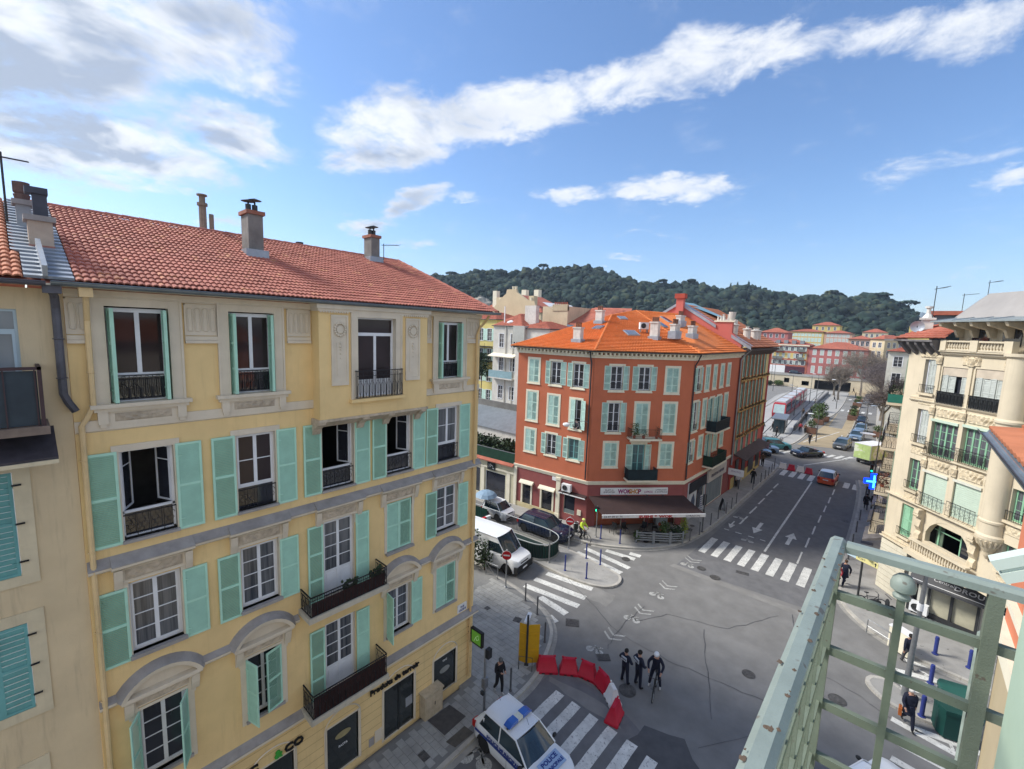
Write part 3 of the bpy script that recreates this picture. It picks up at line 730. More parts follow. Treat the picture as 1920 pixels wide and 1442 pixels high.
# third floor windows
def simple_surround(u0,u1,z0,z1,top=.16,par=YH,F=FY,m=GREIGE,jamb=.07):
    b = MB(); b.box(u0 - jamb - .06,-.035,z1,u1 + jamb + .06,.01,z1 + top)
    b.box(u0 - jamb,-.03,z0,u0,.01,z1); b.box(u1,-.03,z0,u1 + jamb,.01,z1); b.box(u0 - .5,-.012,z0 - .10,u1 + .5,.005,z0 - .06)
    ob('window_surround',(b,m),par,F); ob('sill',(MB().box(u0 - .04,-.11,z0 - .07,u1 + .04,.13,z0),STONE),par,F)
for c in range(5):
    a,b_ = cols[c]; z0,z1 = 11.05,13.27
    simple_surround(a,b_,z0,z1)
    if c in (0,2,3):
        recess(YH,FY,a,z0,b_ - a,z1 - z0,2.2,.24,mat('room_grey',(.10,.095,.09),.9,.3,1.2) if c == 0 else None)
        f = MB(); f.box(0,0,.62,b_ - a,.06,.68); f.box(0,0,0,.05,.06,2.22); f.box(b_ - a - .05,0,0,b_ - a,.06,2.22); f.box(.05,0,2.17,b_ - a - .05,.06,2.22); f.box(0,.0,0,b_ - a,.06,.05)
        fo = ob('window',(f,WHITEF),YH,FY @ T((a,.14,z0))); ob('pane',(MB().box(.05,.02,.05,b_ - a - .05,.03,.62),GLASS),fo)
        for s,on in ((1,c == 0),(-1,True)):   # casements swung into the room
            if not on: continue
            ang = R(62) if s == 1 else R(180 - 66)
            k = MB(); k.box(0,-.02,0,.045,.02,1.48); k.box(.455,-.02,0,.50,.02,1.48); k.box(.045,-.02,0,.455,.02,.045); k.box(.045,-.02,1.435,.455,.02,1.48); k.box(.045,-.012,1.08,.455,.012,1.105)
            co = ob('casement',(k,WHITEF),YH,FY @ T((a + .05 if s == 1 else b_ - .05,.2,z0 + .69)) @ Rz(ang))
            ob('pane',(MB().box(.045,-.004,.045,.455,.004,1.435),GLASS),co)
    else:
        sash(YH,FY,a,z0 + .64,b_ - a,1.58,2,.12,gm=GLASSR if c == 1 else GLASSC)
        f = MB(); f.box(0,0,0,.05,.06,.64); f.box(b_ - a - .05,0,0,b_ - a,.06,.64)
        fo = ob('window',(f,WHITEF),YH,FY @ T((a,.13,z0))); ob('pane',(MB().box(.05,.02,.0,b_ - a - .05,.03,.64),GLASS),fo)
    ob('railing',railing(b_ - a,.62,'curl'),YH,FY @ T((a,.03,z0)))
    shutter(YH,FY,a - .035,-.045,z0 - .06,.56,2.30,PI); shutter(YH,FY,b_ + .035,-.045,z0 - .06,.56,2.30,0)

# cornice over the second floor, with entablatures breaking forward
def entab(u0,u1,zb,brk=True,shelf=10.5):
    b = MB(); e = .24
    b.box(u0 - e,-.07,zb,u1 + e,.0,zb + .06)
    b.box(u0 - e,-.05,zb + .06,u1 + e,.0,shelf - .16)
    for s in (u0 - e - .02,u1 + e - .14):
        b.profx([(0,zb - .12),(0,shelf - .12),(-.17,shelf - .12),(-.13,zb + .12),(-.05,zb - .12)],s,s + .16)
    for s0,s1 in ((u0 - e,u0),(u1,u1 + e)): b.box(s0 + .12 if s0 < u0 else s0,-.03,zb - .35,s1 if s0 < u0 else s1 - .12,0,zb)
    ob('entablature',(b,GREIGE),YH,FY)
    ob('frieze',ornament(u1 - u0 + .1,shelf - .18 - zb - .08,.05,2),YH,FY @ T((u0 - .05,-.052,zb + .075)))
CPROF = lambda z,d: [(0,z - .14),(0,z + .16),(-d,z + .03),(-d,z - .02),(-d + .07,z - .09)]
segs = []; u = Y0
for c in range(5):
    a,b_ = cols[c][0] - .3,cols[c][1] + .3; segs += [(u,a,.17),(a,b_,.27)]; u = b_
segs.append((u,YE + .12,.17))
for u0,u1,d in segs:
    k = MB().profx([(0,10.40),(0,10.53),(-d,10.53),(-d,10.47),(-d + .08,10.41)],u0,u1,0); k.profx([(0,10.531),(0,10.74),(-d - .02,10.56),(-d - .02,10.531)],u0,u1,1)
    ob('cornice',(k,[GREIGE,ZINC]),YH,FY)
for c in range(5): entab(cols[c][0],cols[c][1],9.98)
for c in range(5):
    a,b_ = cols[c]
    if c == 2: continue
    jb = MB(); jb.box(a - .1,-.025,8.0,a,.01,9.98); jb.box(b_,-.025,8.0,b_ + .1,.01,9.98); ob('window_surround',(jb,GREIGE),YH,FY)
    ob('sill',(MB().box(a - .06,-.14,7.93,b_ + .06,.13,8.02),STONE),YH,FY)
    if c == 3:
        shutter(YH,FY,a + .01,.02,8.03,.54,1.87,0); shutter(YH,FY,b_ - .01,.02,8.03,.54,1.87,PI)
        recess(YH,FY,a,8.02,b_ - a,1.9,.3)
    else:
        sash(YH,FY,a,8.03,b_ - a,1.88,4,.13,gm=GLASSC)
        shutter(YH,FY,a - .035,-.045,7.9,.55,1.95,PI); shutter(YH,FY,b_ + .035,-.045,7.9,.55,1.95,0)
# balcony doors
def balcony(zs,zr,zd0,zd1):
    a,b_ = cols[2]
    sash(YH,FY,a,zd0,b_ - a,zd1 - zd0,4,.13,gm=GLASSC,panel=.75)
    shutter(YH,FY,a - .035,-.045,zd0,.5,zd1 - zd0,PI,(.28,.62)); shutter(YH,FY,b_ + .035,-.045,zd0,.5,zd1 - zd0,0,(.28,.62))
    bal = ob('balcony',(MB().box(5.58,-.80,zs - .02,8.42,0,zs + .16),mat('balcony_stone',(.50,.46,.38),.85,.1,3,streak=.2)),YH,FY)
    H = zr - zs - .14
    ob('railing',railing(2.72,H,'scroll'),bal,FY @ T((5.64,-.74,zs + .14)))
    ob('railing',railing(.70,H,'scroll'),bal,FY @ T((5.66,-.02,zs + .14)) @ Rz(-PI / 2)); ob('railing',railing(.70,H,'scroll'),bal,FY @ T((8.36,-.02,zs + .14)) @ Rz(-PI / 2))
    return bal
RUST = mat('privacy_mesh',(.06,.026,.024),.9,.35,3)
b2 = balcony(7.14,7.97,7.3,9.93); b1 = balcony(3.60,4.58,3.75,6.28)
ob('privacy_screen',(MB().box(5.7,-.70,7.3,8.3,-.69,7.74),RUST),b2,FY); ob('privacy_screen',(MB().box(5.7,-.70,3.76,8.34,-.69,4.46),RUST),b1,FY)
for i,(x,z) in enumerate(((7.1,7.3),(8.1,7.3))):
    t = root('balcony_plant',FY @ T((x,-.5,z)),('bushy potted plant in a yellow planter on the upper balcony rail','dark potted shrub at the right end of the upper balcony')[i],'potted plant')
    ob('plant_pot',(MB().box(-.25,-.1,0,.25,.1,.16),mat('planter_yellow',(.45,.30,.06),.8) if i == 0 else SOIL),t)
    lf = MB()
    for k in range(50): lf.blob((rnd.uniform(-.25,.25),rnd.uniform(-.12,.12),.2 + rnd.random() * .4),.06,0,1,.4)
    ob('foliage',(lf,LEAF1),t)
t = root('balcony_bowl',FY @ T((7.3,-.35,3.76)),'small white bowl standing on the lower balcony floor','bowl'); ob('bowl',(MB().lathe([(.06,0),(.15,.08),(.14,.08),(.05,.02)],n=12),WHITEP),t)
t = root('dustpan',FY @ T((6.75,-.45,3.76)),'pale yellow plastic tray lying on the lower balcony','tray'); ob('tray',(MB().box(-.2,-.12,0,.2,.12,.05).box(-.03,.12,.01,.03,.4,.04),mat('pale_yellow',(.55,.55,.22),.6)),t)

# curved pediments on the first floor
def pediment(c,zb=6.55,top=7.62):
    a,b_ = cols[c][0] - .34,cols[c][1] + .34; cx = (a + b_) / 2; W = (b_ - a) / 2; s = top - .1 - (zb + .42); r = (W * W + s * s) / (2 * s); cz = top - .1 - r
    t0 = math.asin(W / r); n = 14; b = MB(); d = .24
    P = [(cx + r * math.sin(-t0 + 2 * t0 * i / n),cz + r * math.cos(-t0 + 2 * t0 * i / n)) for i in range(n + 1)]
    Q = [(cx + (r - .11) * math.sin(-t0 + 2 * t0 * i / n),cz + (r - .11) * math.cos(-t0 + 2 * t0 * i / n)) for i in range(n + 1)]
    O = [(cx + (r + .13) * math.sin(-t0 + 2 * t0 * i / n),cz + (r + .13) * math.cos(-t0 + 2 * t0 * i / n)) for i in range(n + 1)]
    for i in range(n):
        p,q,P1,Q1,o,o1 = P[i],Q[i],P[i + 1],Q[i + 1],O[i],O[i + 1]
        b.quad((q[0],-d,q[1]),(Q1[0],-d,Q1[1]),(P1[0],-d - .03,P1[1]),(p[0],-d - .03,p[1]),0)
        b.quad((q[0],0,q[1]),(Q1[0],0,Q1[1]),(Q1[0],-d,Q1[1]),(q[0],-d,q[1]),0)
        b.quad((p[0],-d - .03,p[1]),(P1[0],-d - .03,P1[1]),(o1[0],0,o1[1]),(o[0],0,o[1]),1)
        b.quad((q[0],-.05,q[1]),(cx + (q[0] - cx) * .96,-.05,zb + .42),(cx + (Q1[0] - cx) * .96,-.05,zb + .42),(Q1[0],-.05,Q1[1]),0)
    b.box(a + .02,-d,zb + .34,b_ - .02,0,zb + .43,0); b.box(a + .08,-d + .06,zb + .27,b_ - .08,0,zb + .34,0)
    b.box(a + .1,-.05,zb,b_ - .1,0,zb + .27,0)
    for s_ in (a + .08,b_ - .26): b.profx([(0,zb - .22),(0,zb + .26),(-.18,zb + .26),(-.13,zb + .02),(-.04,zb - .22)],s_,s_ + .18,0)
    b.box(a + .16,-.03,zb - .3,a + .34,0,zb,0); b.box(b_ - .34,-.03,zb - .3,b_ - .16,0,zb,0)
    ob('pediment',(b,[GREIGE,ZINC]),YH,FY); ob('frieze',ornament(b_ - a - .62,.2,.045,3),YH,FY @ T((a + .31,-.052,zb + .03)))
ped = [0,1,3,4]
for c in ped: pediment(c)
def ledge(u0,u1,z,d=.14):
    k = MB().profx([(0,z - .1),(0,z + .02),(-d,z + .02),(-d,z - .04),(-d + .05,z - .1)],u0,u1,0); k.profx([(0,z + .021),(0,z + .15),(-d - .01,z + .04),(-d - .01,z + .021)],u0,u1,1)
    ob('cornice',(k,[GREIGE,ZINC]),YH,FY)
u = Y0
for c in ped:
    ledge(u,cols[c][0] - .35,7.0) if c != 3 else (ledge(u,5.56,7.0),ledge(8.44,cols[3][0] - .35,7.0)); u = cols[c][1] + .35
ledge(u,YE + .1,7.0)
for c in ped:
    a,b_ = cols[c][0] + .02,cols[c][1] - .02; z0 = 4.42 if c < 2 else 4.6
    jb = MB(); jb.box(a - .16,-.025,z0 - .12,a,.01,6.5); jb.box(b_,-.025,z0 - .12,b_ + .16,.01,6.5); jb.box(a,-.025,6.42,b_,.01,6.5); ob('window_surround',(jb,GREIGE),YH,FY)
    ob('sill',(MB().box(a - .06,-.10,z0 - .08,b_ + .06,.13,z0),STONE),YH,FY)
    h = 6.42 - z0
    if c == 4: shutter(YH,FY,a + .005,.02,z0,.51,h,0); shutter(YH,FY,b_ - .005,.02,z0,.51,h,PI); recess(YH,FY,a,z0,b_ - a,h,.3)
    else:
        sash(YH,FY,a,z0,b_ - a,h,4,.15,gm=GLASSC if c == 3 else GLASS)
        if c == 0: shutter(YH,FY,a,-.03,z0,.51,h,R(-118)); shutter(YH,FY,b_,-.03,z0,.51,h,R(180 + 62))
        if c == 1: shutter(YH,FY,a,-.03,z0,.51,h,R(-75)); shutter(YH,FY,b_,-.03,z0,.51,h,R(180 + 17))
        if c == 3: shutter(YH,FY,a - .02,-.045,z0 - .03,.51,h + .05,R(-97)); shutter(YH,FY,b_ + .03,-.045,z0 - .03,.51,h + .05,0)
# cornice above the shops
k = MB().profx([(0,3.38),(0,3.56),(-.22,3.56),(-.22,3.48),(-.12,3.38)],Y0,YE + .15,0); k.profx([(0,3.561),(0,3.74),(-.23,3.60),(-.23,3.561)],Y0,YE + .15,1)
ob('cornice',(k,[GREIGE,ZINC]),YH,FY)
# rusticated ground floor joints, blind arches over the openings
j = MB()
for i in range(9):
    z = .45 + i * .34; u = Y0
    for h in sorted(gf):
        if h[1] < z < h[3] + .05: j.box(u,-.002,z,h[0] - .12,.004,z + .012); u = h[2] + .12
    j.box(u,-.002,z,YE,.004,z + .012)
ob('rustication_joint',(j,mat('joint_ochre',(.36,.24,.11),.95,.1)),YH,FY,kind='stuff')
for a,z0,b_,z1 in gf:
    cx,r = (a + b_) / 2,(b_ - a) / 2 + .08
    P = [(cx + r * math.cos(PI * i / 12),-.02,z1 - .06 + r * .82 * math.sin(PI * i / 12)) for i in range(13)]
    ob('arch_moulding',(MB().tube([(a - .08,-.02,z0)] + P[::-1] + [(b_ + .08,-.02,z0)],.026,4),GREIGE),YH,FY)
    fr = MB(); fr.box(a - .05,-.02,z0,a,.2,z1); fr.box(b_,-.02,z0,b_ + .05,.2,z1); fr.box(a - .05,-.02,z1,b_ + .05,.2,z1 + .05)
    sh = ob('shopfront',(fr,GREIGE),YH,FY); ob('pane',(MB().box(a,.06,z0,b_,.08,z1),glassmat('shop_glass',(.02,.024,.026),.06)),sh,FY)
GOLD = mat('gold_print',(.35,.30,.16),.6,.2)
ob('shop_logo',(MB().lathe([(.30,-.004),(.30,.004)],n=24,axis='y').xf(Matrix.Diagonal((1,1,.42,1))),GOLD),YH,FY @ T((7.05,.05,1.72)))
ob('shop_lettering',(text_mb('PASTA',.12,.01,align='CENTER'),WHITEP),YH,FY @ T((7.05,.05,1.25)))
ob('shop_lettering',(text_mb('VINS',.12,.01,align='CENTER'),WHITEP),YH,FY @ T((11.8,.05,1.85)))
ob('shop_logo',(MB().lathe([(.28,-.004),(.28,.004)],n=24,axis='y').xf(Matrix.Diagonal((1,1,.5,1))),mat('grey_print',(.25,.26,.25),.6)),YH,FY @ T((11.8,.05,1.45)))
ob('shop_poster',(MB().box(9.75,.04,.95,10.08,.055,1.35),mat('poster_grey',(.28,.29,.31),.6)),YH,FY)
ob('door_mullion',(MB().box(9.38,.03,.2,9.44,.06,2.36).box(8.71,.03,.2,8.79,.06,2.36),SHOPD),YH,FY)
LET = mat('letter_black',(.015,.015,.015),.5)
tx = ob('shop_sign_letters',(text_mb('BASILIC',.36,.05,sx=1.12,bold=.012),LET),YH,FY @ T((2.86,-.06,2.56)))
ob('shop_sign_letters',(text_mb('&',.36,.05,bold=.012),mat('letter_green',(.05,.35,.05),.5)),YH,FY @ T((4.70,-.06,2.56)))
ob('shop_sign_letters',(text_mb('CO',.36,.05,sx=1.12,bold=.012),LET),YH,FY @ T((5.0,-.06,2.56)))
ob('shop_sign_letters',(text_mb('Produits de terroir',.29,.05,sx=1.0,bold=.008),LET),YH,FY @ T((8.08,-.06,2.58)))
# street name plate, projecting green sign, electricity cabinet
pl = root('street_name_plate',FY @ T((12.69,-.02,4.0)),'small white street name plate on the ochre corner wall','street sign')
ob('plate',(MB().box(-.27,-.02,-.19,.27,.01,.19),WHITEP),pl); ob('plate_lettering',(text_mb('RUE',.12,.01,align='CENTER').join(text_mb('CASSINI',.13,.01,align='CENTER',sx=.9),T((0,0,-.15))),mat('letter_blue',(.02,.04,.2),.6)),pl,FY @ T((12.69,-.05,4.02)))
gs = root('projecting_shop_sign',T((-13.2,13.15,2.6)),'square green illuminated shop sign in a black frame on the ochre corner','shop sign')
ob('sign_frame',(MB().box(-.36,-.07,-.36,.36,.07,.36).box(-.6,-.02,-.05,-.36,.02,0).box(-.6,-.02,.2,-.36,.02,.25),LET),gs); ob('sign_face',(MB().box(-.28,-.085,-.28,.28,.085,.28),mat('sign_green',(.10,.28,.03),.4,.1,emit=.12)),gs)
ob('sign_leaf',(MB().tube([(-.12,-.09,-.2),(-.02,-.09,.02),(.14,-.09,.18),(.18,-.09,0),(.06,-.09,-.1),(-.02,-.09,.02)],.014,4),mat('sign_pale',(.4,.6,.3),.5,emit=.1)),gs)
ec = root('electricity_cabinet',FY @ T((10.86,-.22,.13)),'dirty cream electricity cabinet against the ochre wall','electricity box')
ecm = mat('cabinet_cream',(.50,.42,.30),.85,.15,4,streak=.4)
ob('cabinet',(MB().box(-.46,-.2,0,.46,.2,1.05),ecm),ec); ob('cabinet_lid',(MB().box(-.5,-.24,1.052,.5,.22,1.11),ecm),ec); ob('cabinet_door',(MB().box(-.4,-.215,.1,.4,-.202,.98),ecm),ec); ob('keyhole',(MB().box(.02,-.225,.5,.05,-.214,.66),LET),ec)
for x,w_,h_ in ((8.05,.22,.34),(8.3,.3,.5)):
    ob('wall_hatch',(MB().box(x,-.02,.42,x + w_,-.004,.42 + h_),GREIGE if w_ > .25 else STONE),YH,FY)
# small oriel (bay) of the top floor
BX = -.50   # projection
bay = MB(); u0,u1 = 6.18,10.22; zb,zt = 13.50,16.98
win = (7.44,14.1,8.86,16.70)
g_ = wallgrid(u1,zb,zt,[win],0,.3,1,u0); bay.join(g_,T((0,BX,0)))
bay.quad((u0,0,zb),(u0,BX,zb),(u0,BX,zt),(u0,0,zt)); bay.quad((u1,BX,zb),(u1,0,zb),(u1,0,zt),(u1,BX,zt)); bay.quad((u0,0,zb),(u1,0,zb),(u1,BX,zb),(u0,BX,zb))
ob('bay_wall',(bay,[YEL,GREIGE]),YH,FY)
bw = MB(); bw.box(u0 - .08,BX - .10,16.92,u1 + .1,0,17.05); bw.box(u0 - .03,BX - .05,16.84,u1 + .04,0,16.92)
bw.box(win[0] - .24,BX - .04,14.0,win[0],BX,16.84); bw.box(win[2],BX - .04,14.0,win[2] + .24,BX,16.84); bw.box(win[0],BX - .04,16.70,win[2],BX,16.84)
for s in (win[0] - .24,win[2] + .19): bw.box(s,BX - .07,14.0,s + .05,BX - .04,16.84)
ob('bay_surround',(bw,GREIGE),YH,FY)
ob('bay_sill',(MB().box(win[0] - .3,BX - .16,13.96,win[2] + .3,BX,14.06),YEL),YH,FY)
for i in range(18): pass
dn = MB()
for k in range(15):
    for x in (u0 + .02,8.98 + .12): 
        if x + k * .085 < (7.1 if x < 7 else 10.2): dn.box(x + k * .085,BX - .075,16.80,x + k * .085 + .05,BX - .045,16.845)
ob('dentil',(dn,GREIGE),YH,FY,kind='stuff')
def cartouche(x0,x1):
    b = MB(); z0,z1 = 14.55,16.74; y = BX
    b.box(x0,y - .035,z0,x1,y,z1); b.box(x0,y - .06,z0,x0 + .06,y - .035,z1); b.box(x1 - .06,y - .06,z0,x1,y - .035,z1); b.box(x0 + .06,y - .06,z1 - .06,x1 - .06,y - .035,z1); b.box(x0 + .06,y - .06,z0,x1 - .06,y - .035,z0 + .12)
    b.box(x0 + .17,y - .05,z0 + .3,x1 - .17,y - .035,15.9)
    cx = (x0 + x1) / 2; cz = 16.3; n = 16; r = (x1 - x0) * .27
    b.lathe([(r * .8,-.0),(r * .8,-.03)],(cx,y - .04,cz),14,axis='y')
    for i in range(n):
        a = 2 * PI * i / n; b.blob((cx + r * 1.12 * math.cos(a),y - .06,cz + r * 1.3 * math.sin(a)),.045,0,1,.2)
    for z,rr in ((15.88,.04),(15.78,.05),(15.68,.035),(15.55,.03),(15.4,.02)): b.blob((cx + rnd.uniform(-.01,.01),y - .06,z),rr,0,1,.2)
    ob('cartouche_panel',(b,GREIGE),YH,FY)
cartouche(6.55,7.10); cartouche(9.26,9.86)
dw = sash(YH,FY @ T((0,BX,0)),win[0],14.1,win[2] - win[0],2.6,1,.16,transom=.5,gm=GLASSR,panel=.45,name='balcony_door')
ob('railing',railing(1.72,.93,'scroll'),YH,FY @ T((7.34,BX - .14,14.06))); 
for x in (7.34,9.06): ob('railing',railing(.14,.93,'bars'),YH,FY @ T((x,BX,14.06)) @ Rz(-PI / 2))
# corbels and moulded shelf beneath the bay
cb = MB(); cb.profx([(0,13.18),(0,13.5),(BX - .04,13.5),(BX - .04,13.42),(BX + .12,13.36),(-.16,13.2)],u0 - .05,u1 + .05); ob('bay_corbel_shelf',(cb,ORN),YH,FY)
for x in (6.12,7.62,8.62,9.98):
    c_ = MB(); c_.profx([(0,12.95),(0,13.48),(BX - .02,13.48),(BX,13.34),(BX + .16,13.26),(-.2,13.16),(-.1,12.98)],x,x + .24); c_.lathe([(.07,0),(.07,.26)],(x - .01,BX + .08,13.38),10,axis='x')
    ob('corbel',(c_,ORN),YH,FY)
# roof of clay tiles, gutter, ridge
ex,ez,rx,rz = -13.18,17.16,-19.3,19.6
slope = Vector((rx - ex,0,rz - ez)); SL = slope.length; sd = slope.normalized(); nrm = sd.cross(Vector((0,1,0))) * 1
if nrm.z < 0: nrm = -nrm
deck = MB(); deck.poly([(ex,.55,ez - .05),(ex,13.75,ez - .05),(rx,13.0,rz - .05),(rx,.55,rz - .05)]); deck.poly([(rx,13.0,rz - .05),(-25.4,13.75,ez),(-25.4,.55,ez),(rx,.55,rz - .05)]); deck.poly([(ex,13.75,ez - .05),(-25.4,13.75,ez),(rx,13.0,rz - .05)])
roofy = ob('roof',(deck,TILE_Y),YH,Matrix())
RM = Matrix(((0,sd.x,nrm.x,ex),(1,sd.y,nrm.y,0),(0,sd.z,nrm.z,ez),(0,0,0,1)))   # local x = world Y, y = up the slope, z = normal
def tile_mb(w=.262,l=.31):
    P = [(0,.002),(.12,.026),(.25,.036),(.38,.026),(.5,.0),(.62,.024),(.75,.034),(.88,.024),(1.0,.0)]; b = MB()
    vs = []
    for x,z in P: vs += [(x * w,0,z + .045),(x * w,l,z + .005),(x * w,0,z + .012)]
    fs = []
    for i in range(len(P) - 1): a = i * 3; c = a + 3; fs += [(a,c,c + 1,a + 1),(a + 2,c + 2,c,a)]
    return b.add(vs,fs)
tme = tile_mb().mesh('tile',TILE_Y); trest = MB(); tt = tile_mb(); allt = []
nrow = 24; rp = SL / nrow; tw = .255
def ymax(t): return 13.75 - .75 * t
chim_zones = [(5.45,6.3,.58,.80),(10.95,11.75,.84,.99)]
for r_ in range(nrow):
    t = r_ / nrow; n = int((ymax((r_ + .7) / nrow) - 1.0) / tw)
    for c in range(n + 1):
        y = 1.0 + c * tw
        if y + .1 > ymax((r_ + .6) / nrow): continue
        p = RM @ Vector((y,r_ * rp,0)); allt.append((p.length_squared if False else (p - Vector((0,0,16.5))).length,y,r_ * rp))
allt.sort()
def jitM(y,s): return T((y,s,rnd.uniform(-.004,.006))) @ Matrix.Rotation(rnd.uniform(-.012,.012),4,'X') @ Rz(rnd.uniform(-.008,.008))
for i,(_,y,s) in enumerate(allt):
    M_ = jitM(y,s)
    if i < 290: ob('tile',tme,roofy,RM @ M_)
    else: trest.join(tt,M_)
ob('tiles',(trest,TILE_Y),roofy,RM,kind='stuff')
def caps(P0,P1,par,m,r=.11,step=.4,name='ridge_tiles',n=6):
    P0,P1 = Vector(P0),Vector(P1); L = (P1 - P0).length; k = int(L / step); d = (P1 - P0).normalized(); b = MB()
    u = d.cross(Vector((0,0,1))).normalized(); w_ = u.cross(d)
    for i in range(k):
        a,c = P0 + d * (i * L / k),P0 + d * ((i + 1.12) * L / k); vs = []
        for q,rr in ((a,r * 1.08),(c,r * .92)):
            for j in range(n + 1):
                t = PI * j / n; vs.append(q + u * math.cos(t) * rr + w_ * (math.sin(t) * rr * .9 - .02))
        b.add(vs,[(j,j + 1,n + 2 + j,n + 1 + j) for j in range(n)] + [tuple(range(n + 1))])
    return ob(name,(b,m),par,Matrix(),kind='stuff')
caps((rx,.6,rz + .02),(rx,13.0,rz + .02),roofy,TILE_Y); caps((rx,13.0,rz + .03),(ex,13.78,ez + .03),roofy,TILE_Y)
def gutter(P0,P1,par,m=GUTM,r=.075,name='gutter'):
    P0,P1 = Vector(P0),Vector(P1); d = (P1 - P0).normalized(); u = d.cross(Vector((0,0,1))).normalized(); vs = []; n = 6
    for q in (P0,P1):
        for j in range(n + 1): t = PI * j / n; vs.append(q + u * math.cos(t) * r - Vector((0,0,math.sin(t) * r)))
        for j in range(n + 1): t = PI * j / n; vs.append(q + u * math.cos(t) * (r - .01) - Vector((0,0,math.sin(t) * (r - .01))))
    k = 2 * (n + 1); b = MB(); b.add(vs,[(j,j + 1,k + j + 1,k + j) for j in range(n)] + [(n + 1 + j + 1,n + 1 + j,k + n + 1 + j,k + n + 2 + j) for j in range(n)])
    b.tube([P0 + u * r,P1 + u * r],.012,4)
    return ob(name,(b,m),par,Matrix())
gutter((ex + .06,.62,ez - .02),(ex + .06,13.9,ez - .02),YH,r=.085)
# downpipes
dp = MB(); dp.tube([(1.14,-.55,17.05),(1.14,-.50,16.85),(1.16,-.12,16.35),(1.15,-.12,14.45),(1.02,-.12,14.15),(.93,-.12,14.0),(.91,-.12,0.3)],.055,8)
for z in (15.2,13.2,11.0,9,7.2,5,3): dp.ring((1.15 if z > 14.4 else .91,-.12,z),.062,.012,axis='z',n=8,k=4)
dp.box(1.03,-.62,16.86,1.25,-.38,17.12)
ob('downpipe',(dp,mat('pipe_ochre',(.70,.52,.28),.6,.08,4,streak=.3)),YH,FY)
dp = MB(); dp.tube([(13.42,-.5,17.0),(13.40,-.3,16.75),(13.28,-.11,16.5),(13.14,-.11,16.2),(13.12,-.11,.4)],.055,8)
for z in (14.3,12,10,7.4,5,3): dp.ring((13.12,-.11,z),.062,.012,axis='z',n=8,k=4)
ob('downpipe',(dp,mat('pipe_ochre2',(.66,.46,.22),.6,.08,4,streak=.3)),YH,FY)
# chimneys
def chimney(par,x,y,z0,wx,wy,h,m,capm,cowls='disc',flash=True,name='chimney',base=Matrix(),npots=3):
    b = MB(); b.box(-wx / 2,-wy / 2,-.6,wx / 2,wy / 2,h)
    c = ob(name,(b,m),par,base @ T((x,y,z0)))
    k = MB(); k.box(-wx / 2 - .06,-wy / 2 - .06,h,wx / 2 + .06,wy / 2 + .06,h + .12); ob('chimney_cap',(k,capm),c)
    if cowls == 'disc':
        q = MB()
        for i,(ox,oy) in enumerate(((0,-wy * .22),(0,wy * .22))):
            q.lathe([(.09,h + .12),(.09,h + .36)],(ox,oy,0),8); q.lathe([(.03,h + .36),(.03,h + .46)],(ox,oy,0),5); q.lathe([(.22,h + .45 + i * .07),(.02,h + .52 + i * .07)],(ox,oy,0),10)
        ob('cowls',(q,DSTEEL),c)
    elif cowls == 'pots':
        q = MB(); pots(q,-wx / 2 + .05,wx / 2 - .05,0,h + .12,npots,h=.4,r=.085) if wx > wy else [q.lathe([(.085,h + .12),(.07,h + .45),(.095,h + .46),(.095,h + .54)],(0,-wy / 2 + wy * (i + .5) / npots,0),8) for i in range(npots)]
        ob('chimney_pots',(q,mat('pot_brown',(.20,.09,.06),.85,.2,4)),c)
    if flash:
        f = MB(); f.box(-wx / 2 - .12,-wy / 2 - .12,-.55,wx / 2 + .12,wy / 2 + .12,.0 + .1); ob('flashing',(f,ZSHEET),c)
    return c
REDC = mat('cap_brick',(.32,.14,.10),.9,.2,4)
chimney(YH,-17.15,5.75,18.75,.66,.46,1.25,CEM,REDC); chimney(YH,-18.85,11.3,19.42,.62,.42,.95,CEM,REDC)
for y,h in ((5.15,.0),): pass
st = ob('flue_pipe',(MB().tube([(-20.0,5.05,19.3),(-20.0,5.05,20.6)],.12,8).tube([(-20.0,5.32,19.3),(-20.0,5.32,20.35)],.08,8).lathe([(.17,20.6),(.17,20.7),(.10,20.7),(.10,20.95),(.17,20.95),(.17,21.0)],(-20,5.05,0),8),mat('flue_clay',(.25,.21,.17),.9,.2,4)),YH,Matrix())
ob('roof_vent',(MB().lathe([(.1,-.1),(.1,.22),(.16,.22),(.16,.3)],(-19.9,8.5,19.55),8),DSTEEL),YH,Matrix())
ob('roof_vent',(MB().box(-20.6,13.0,19.2,-20.0,14.2,19.5).box(-20.7,12.9,19.55,-19.9,14.3,19.6),DSTEEL),YH,Matrix())
def antenna(x,y,z,h,label,a=0,arms=4,w=.5,th=.014):
    t = root('tv_antenna',T((x,y,z)) @ Rz(a),label,'antenna'); ob('mast',(MB().tube([(0,0,0),(0,0,h)],th * 1.3,5),DSTEEL),t)
    b = MB(); b.tube([(-.1,0,h * .92),(.7,0,h)],th,4)
    for i in range(arms): b.tube([(.1 + i * .16,-w / 2,h * .94 + i * .02),(.1 + i * .16,w / 2,h * .94 + i * .02)],th * .6,3)
    ob('aerial',(b,DSTEEL),t)
antenna(-18.9,11.95,19.3,.95,'small aerial behind the right hand chimney of the ochre house',1.2,5,.4)

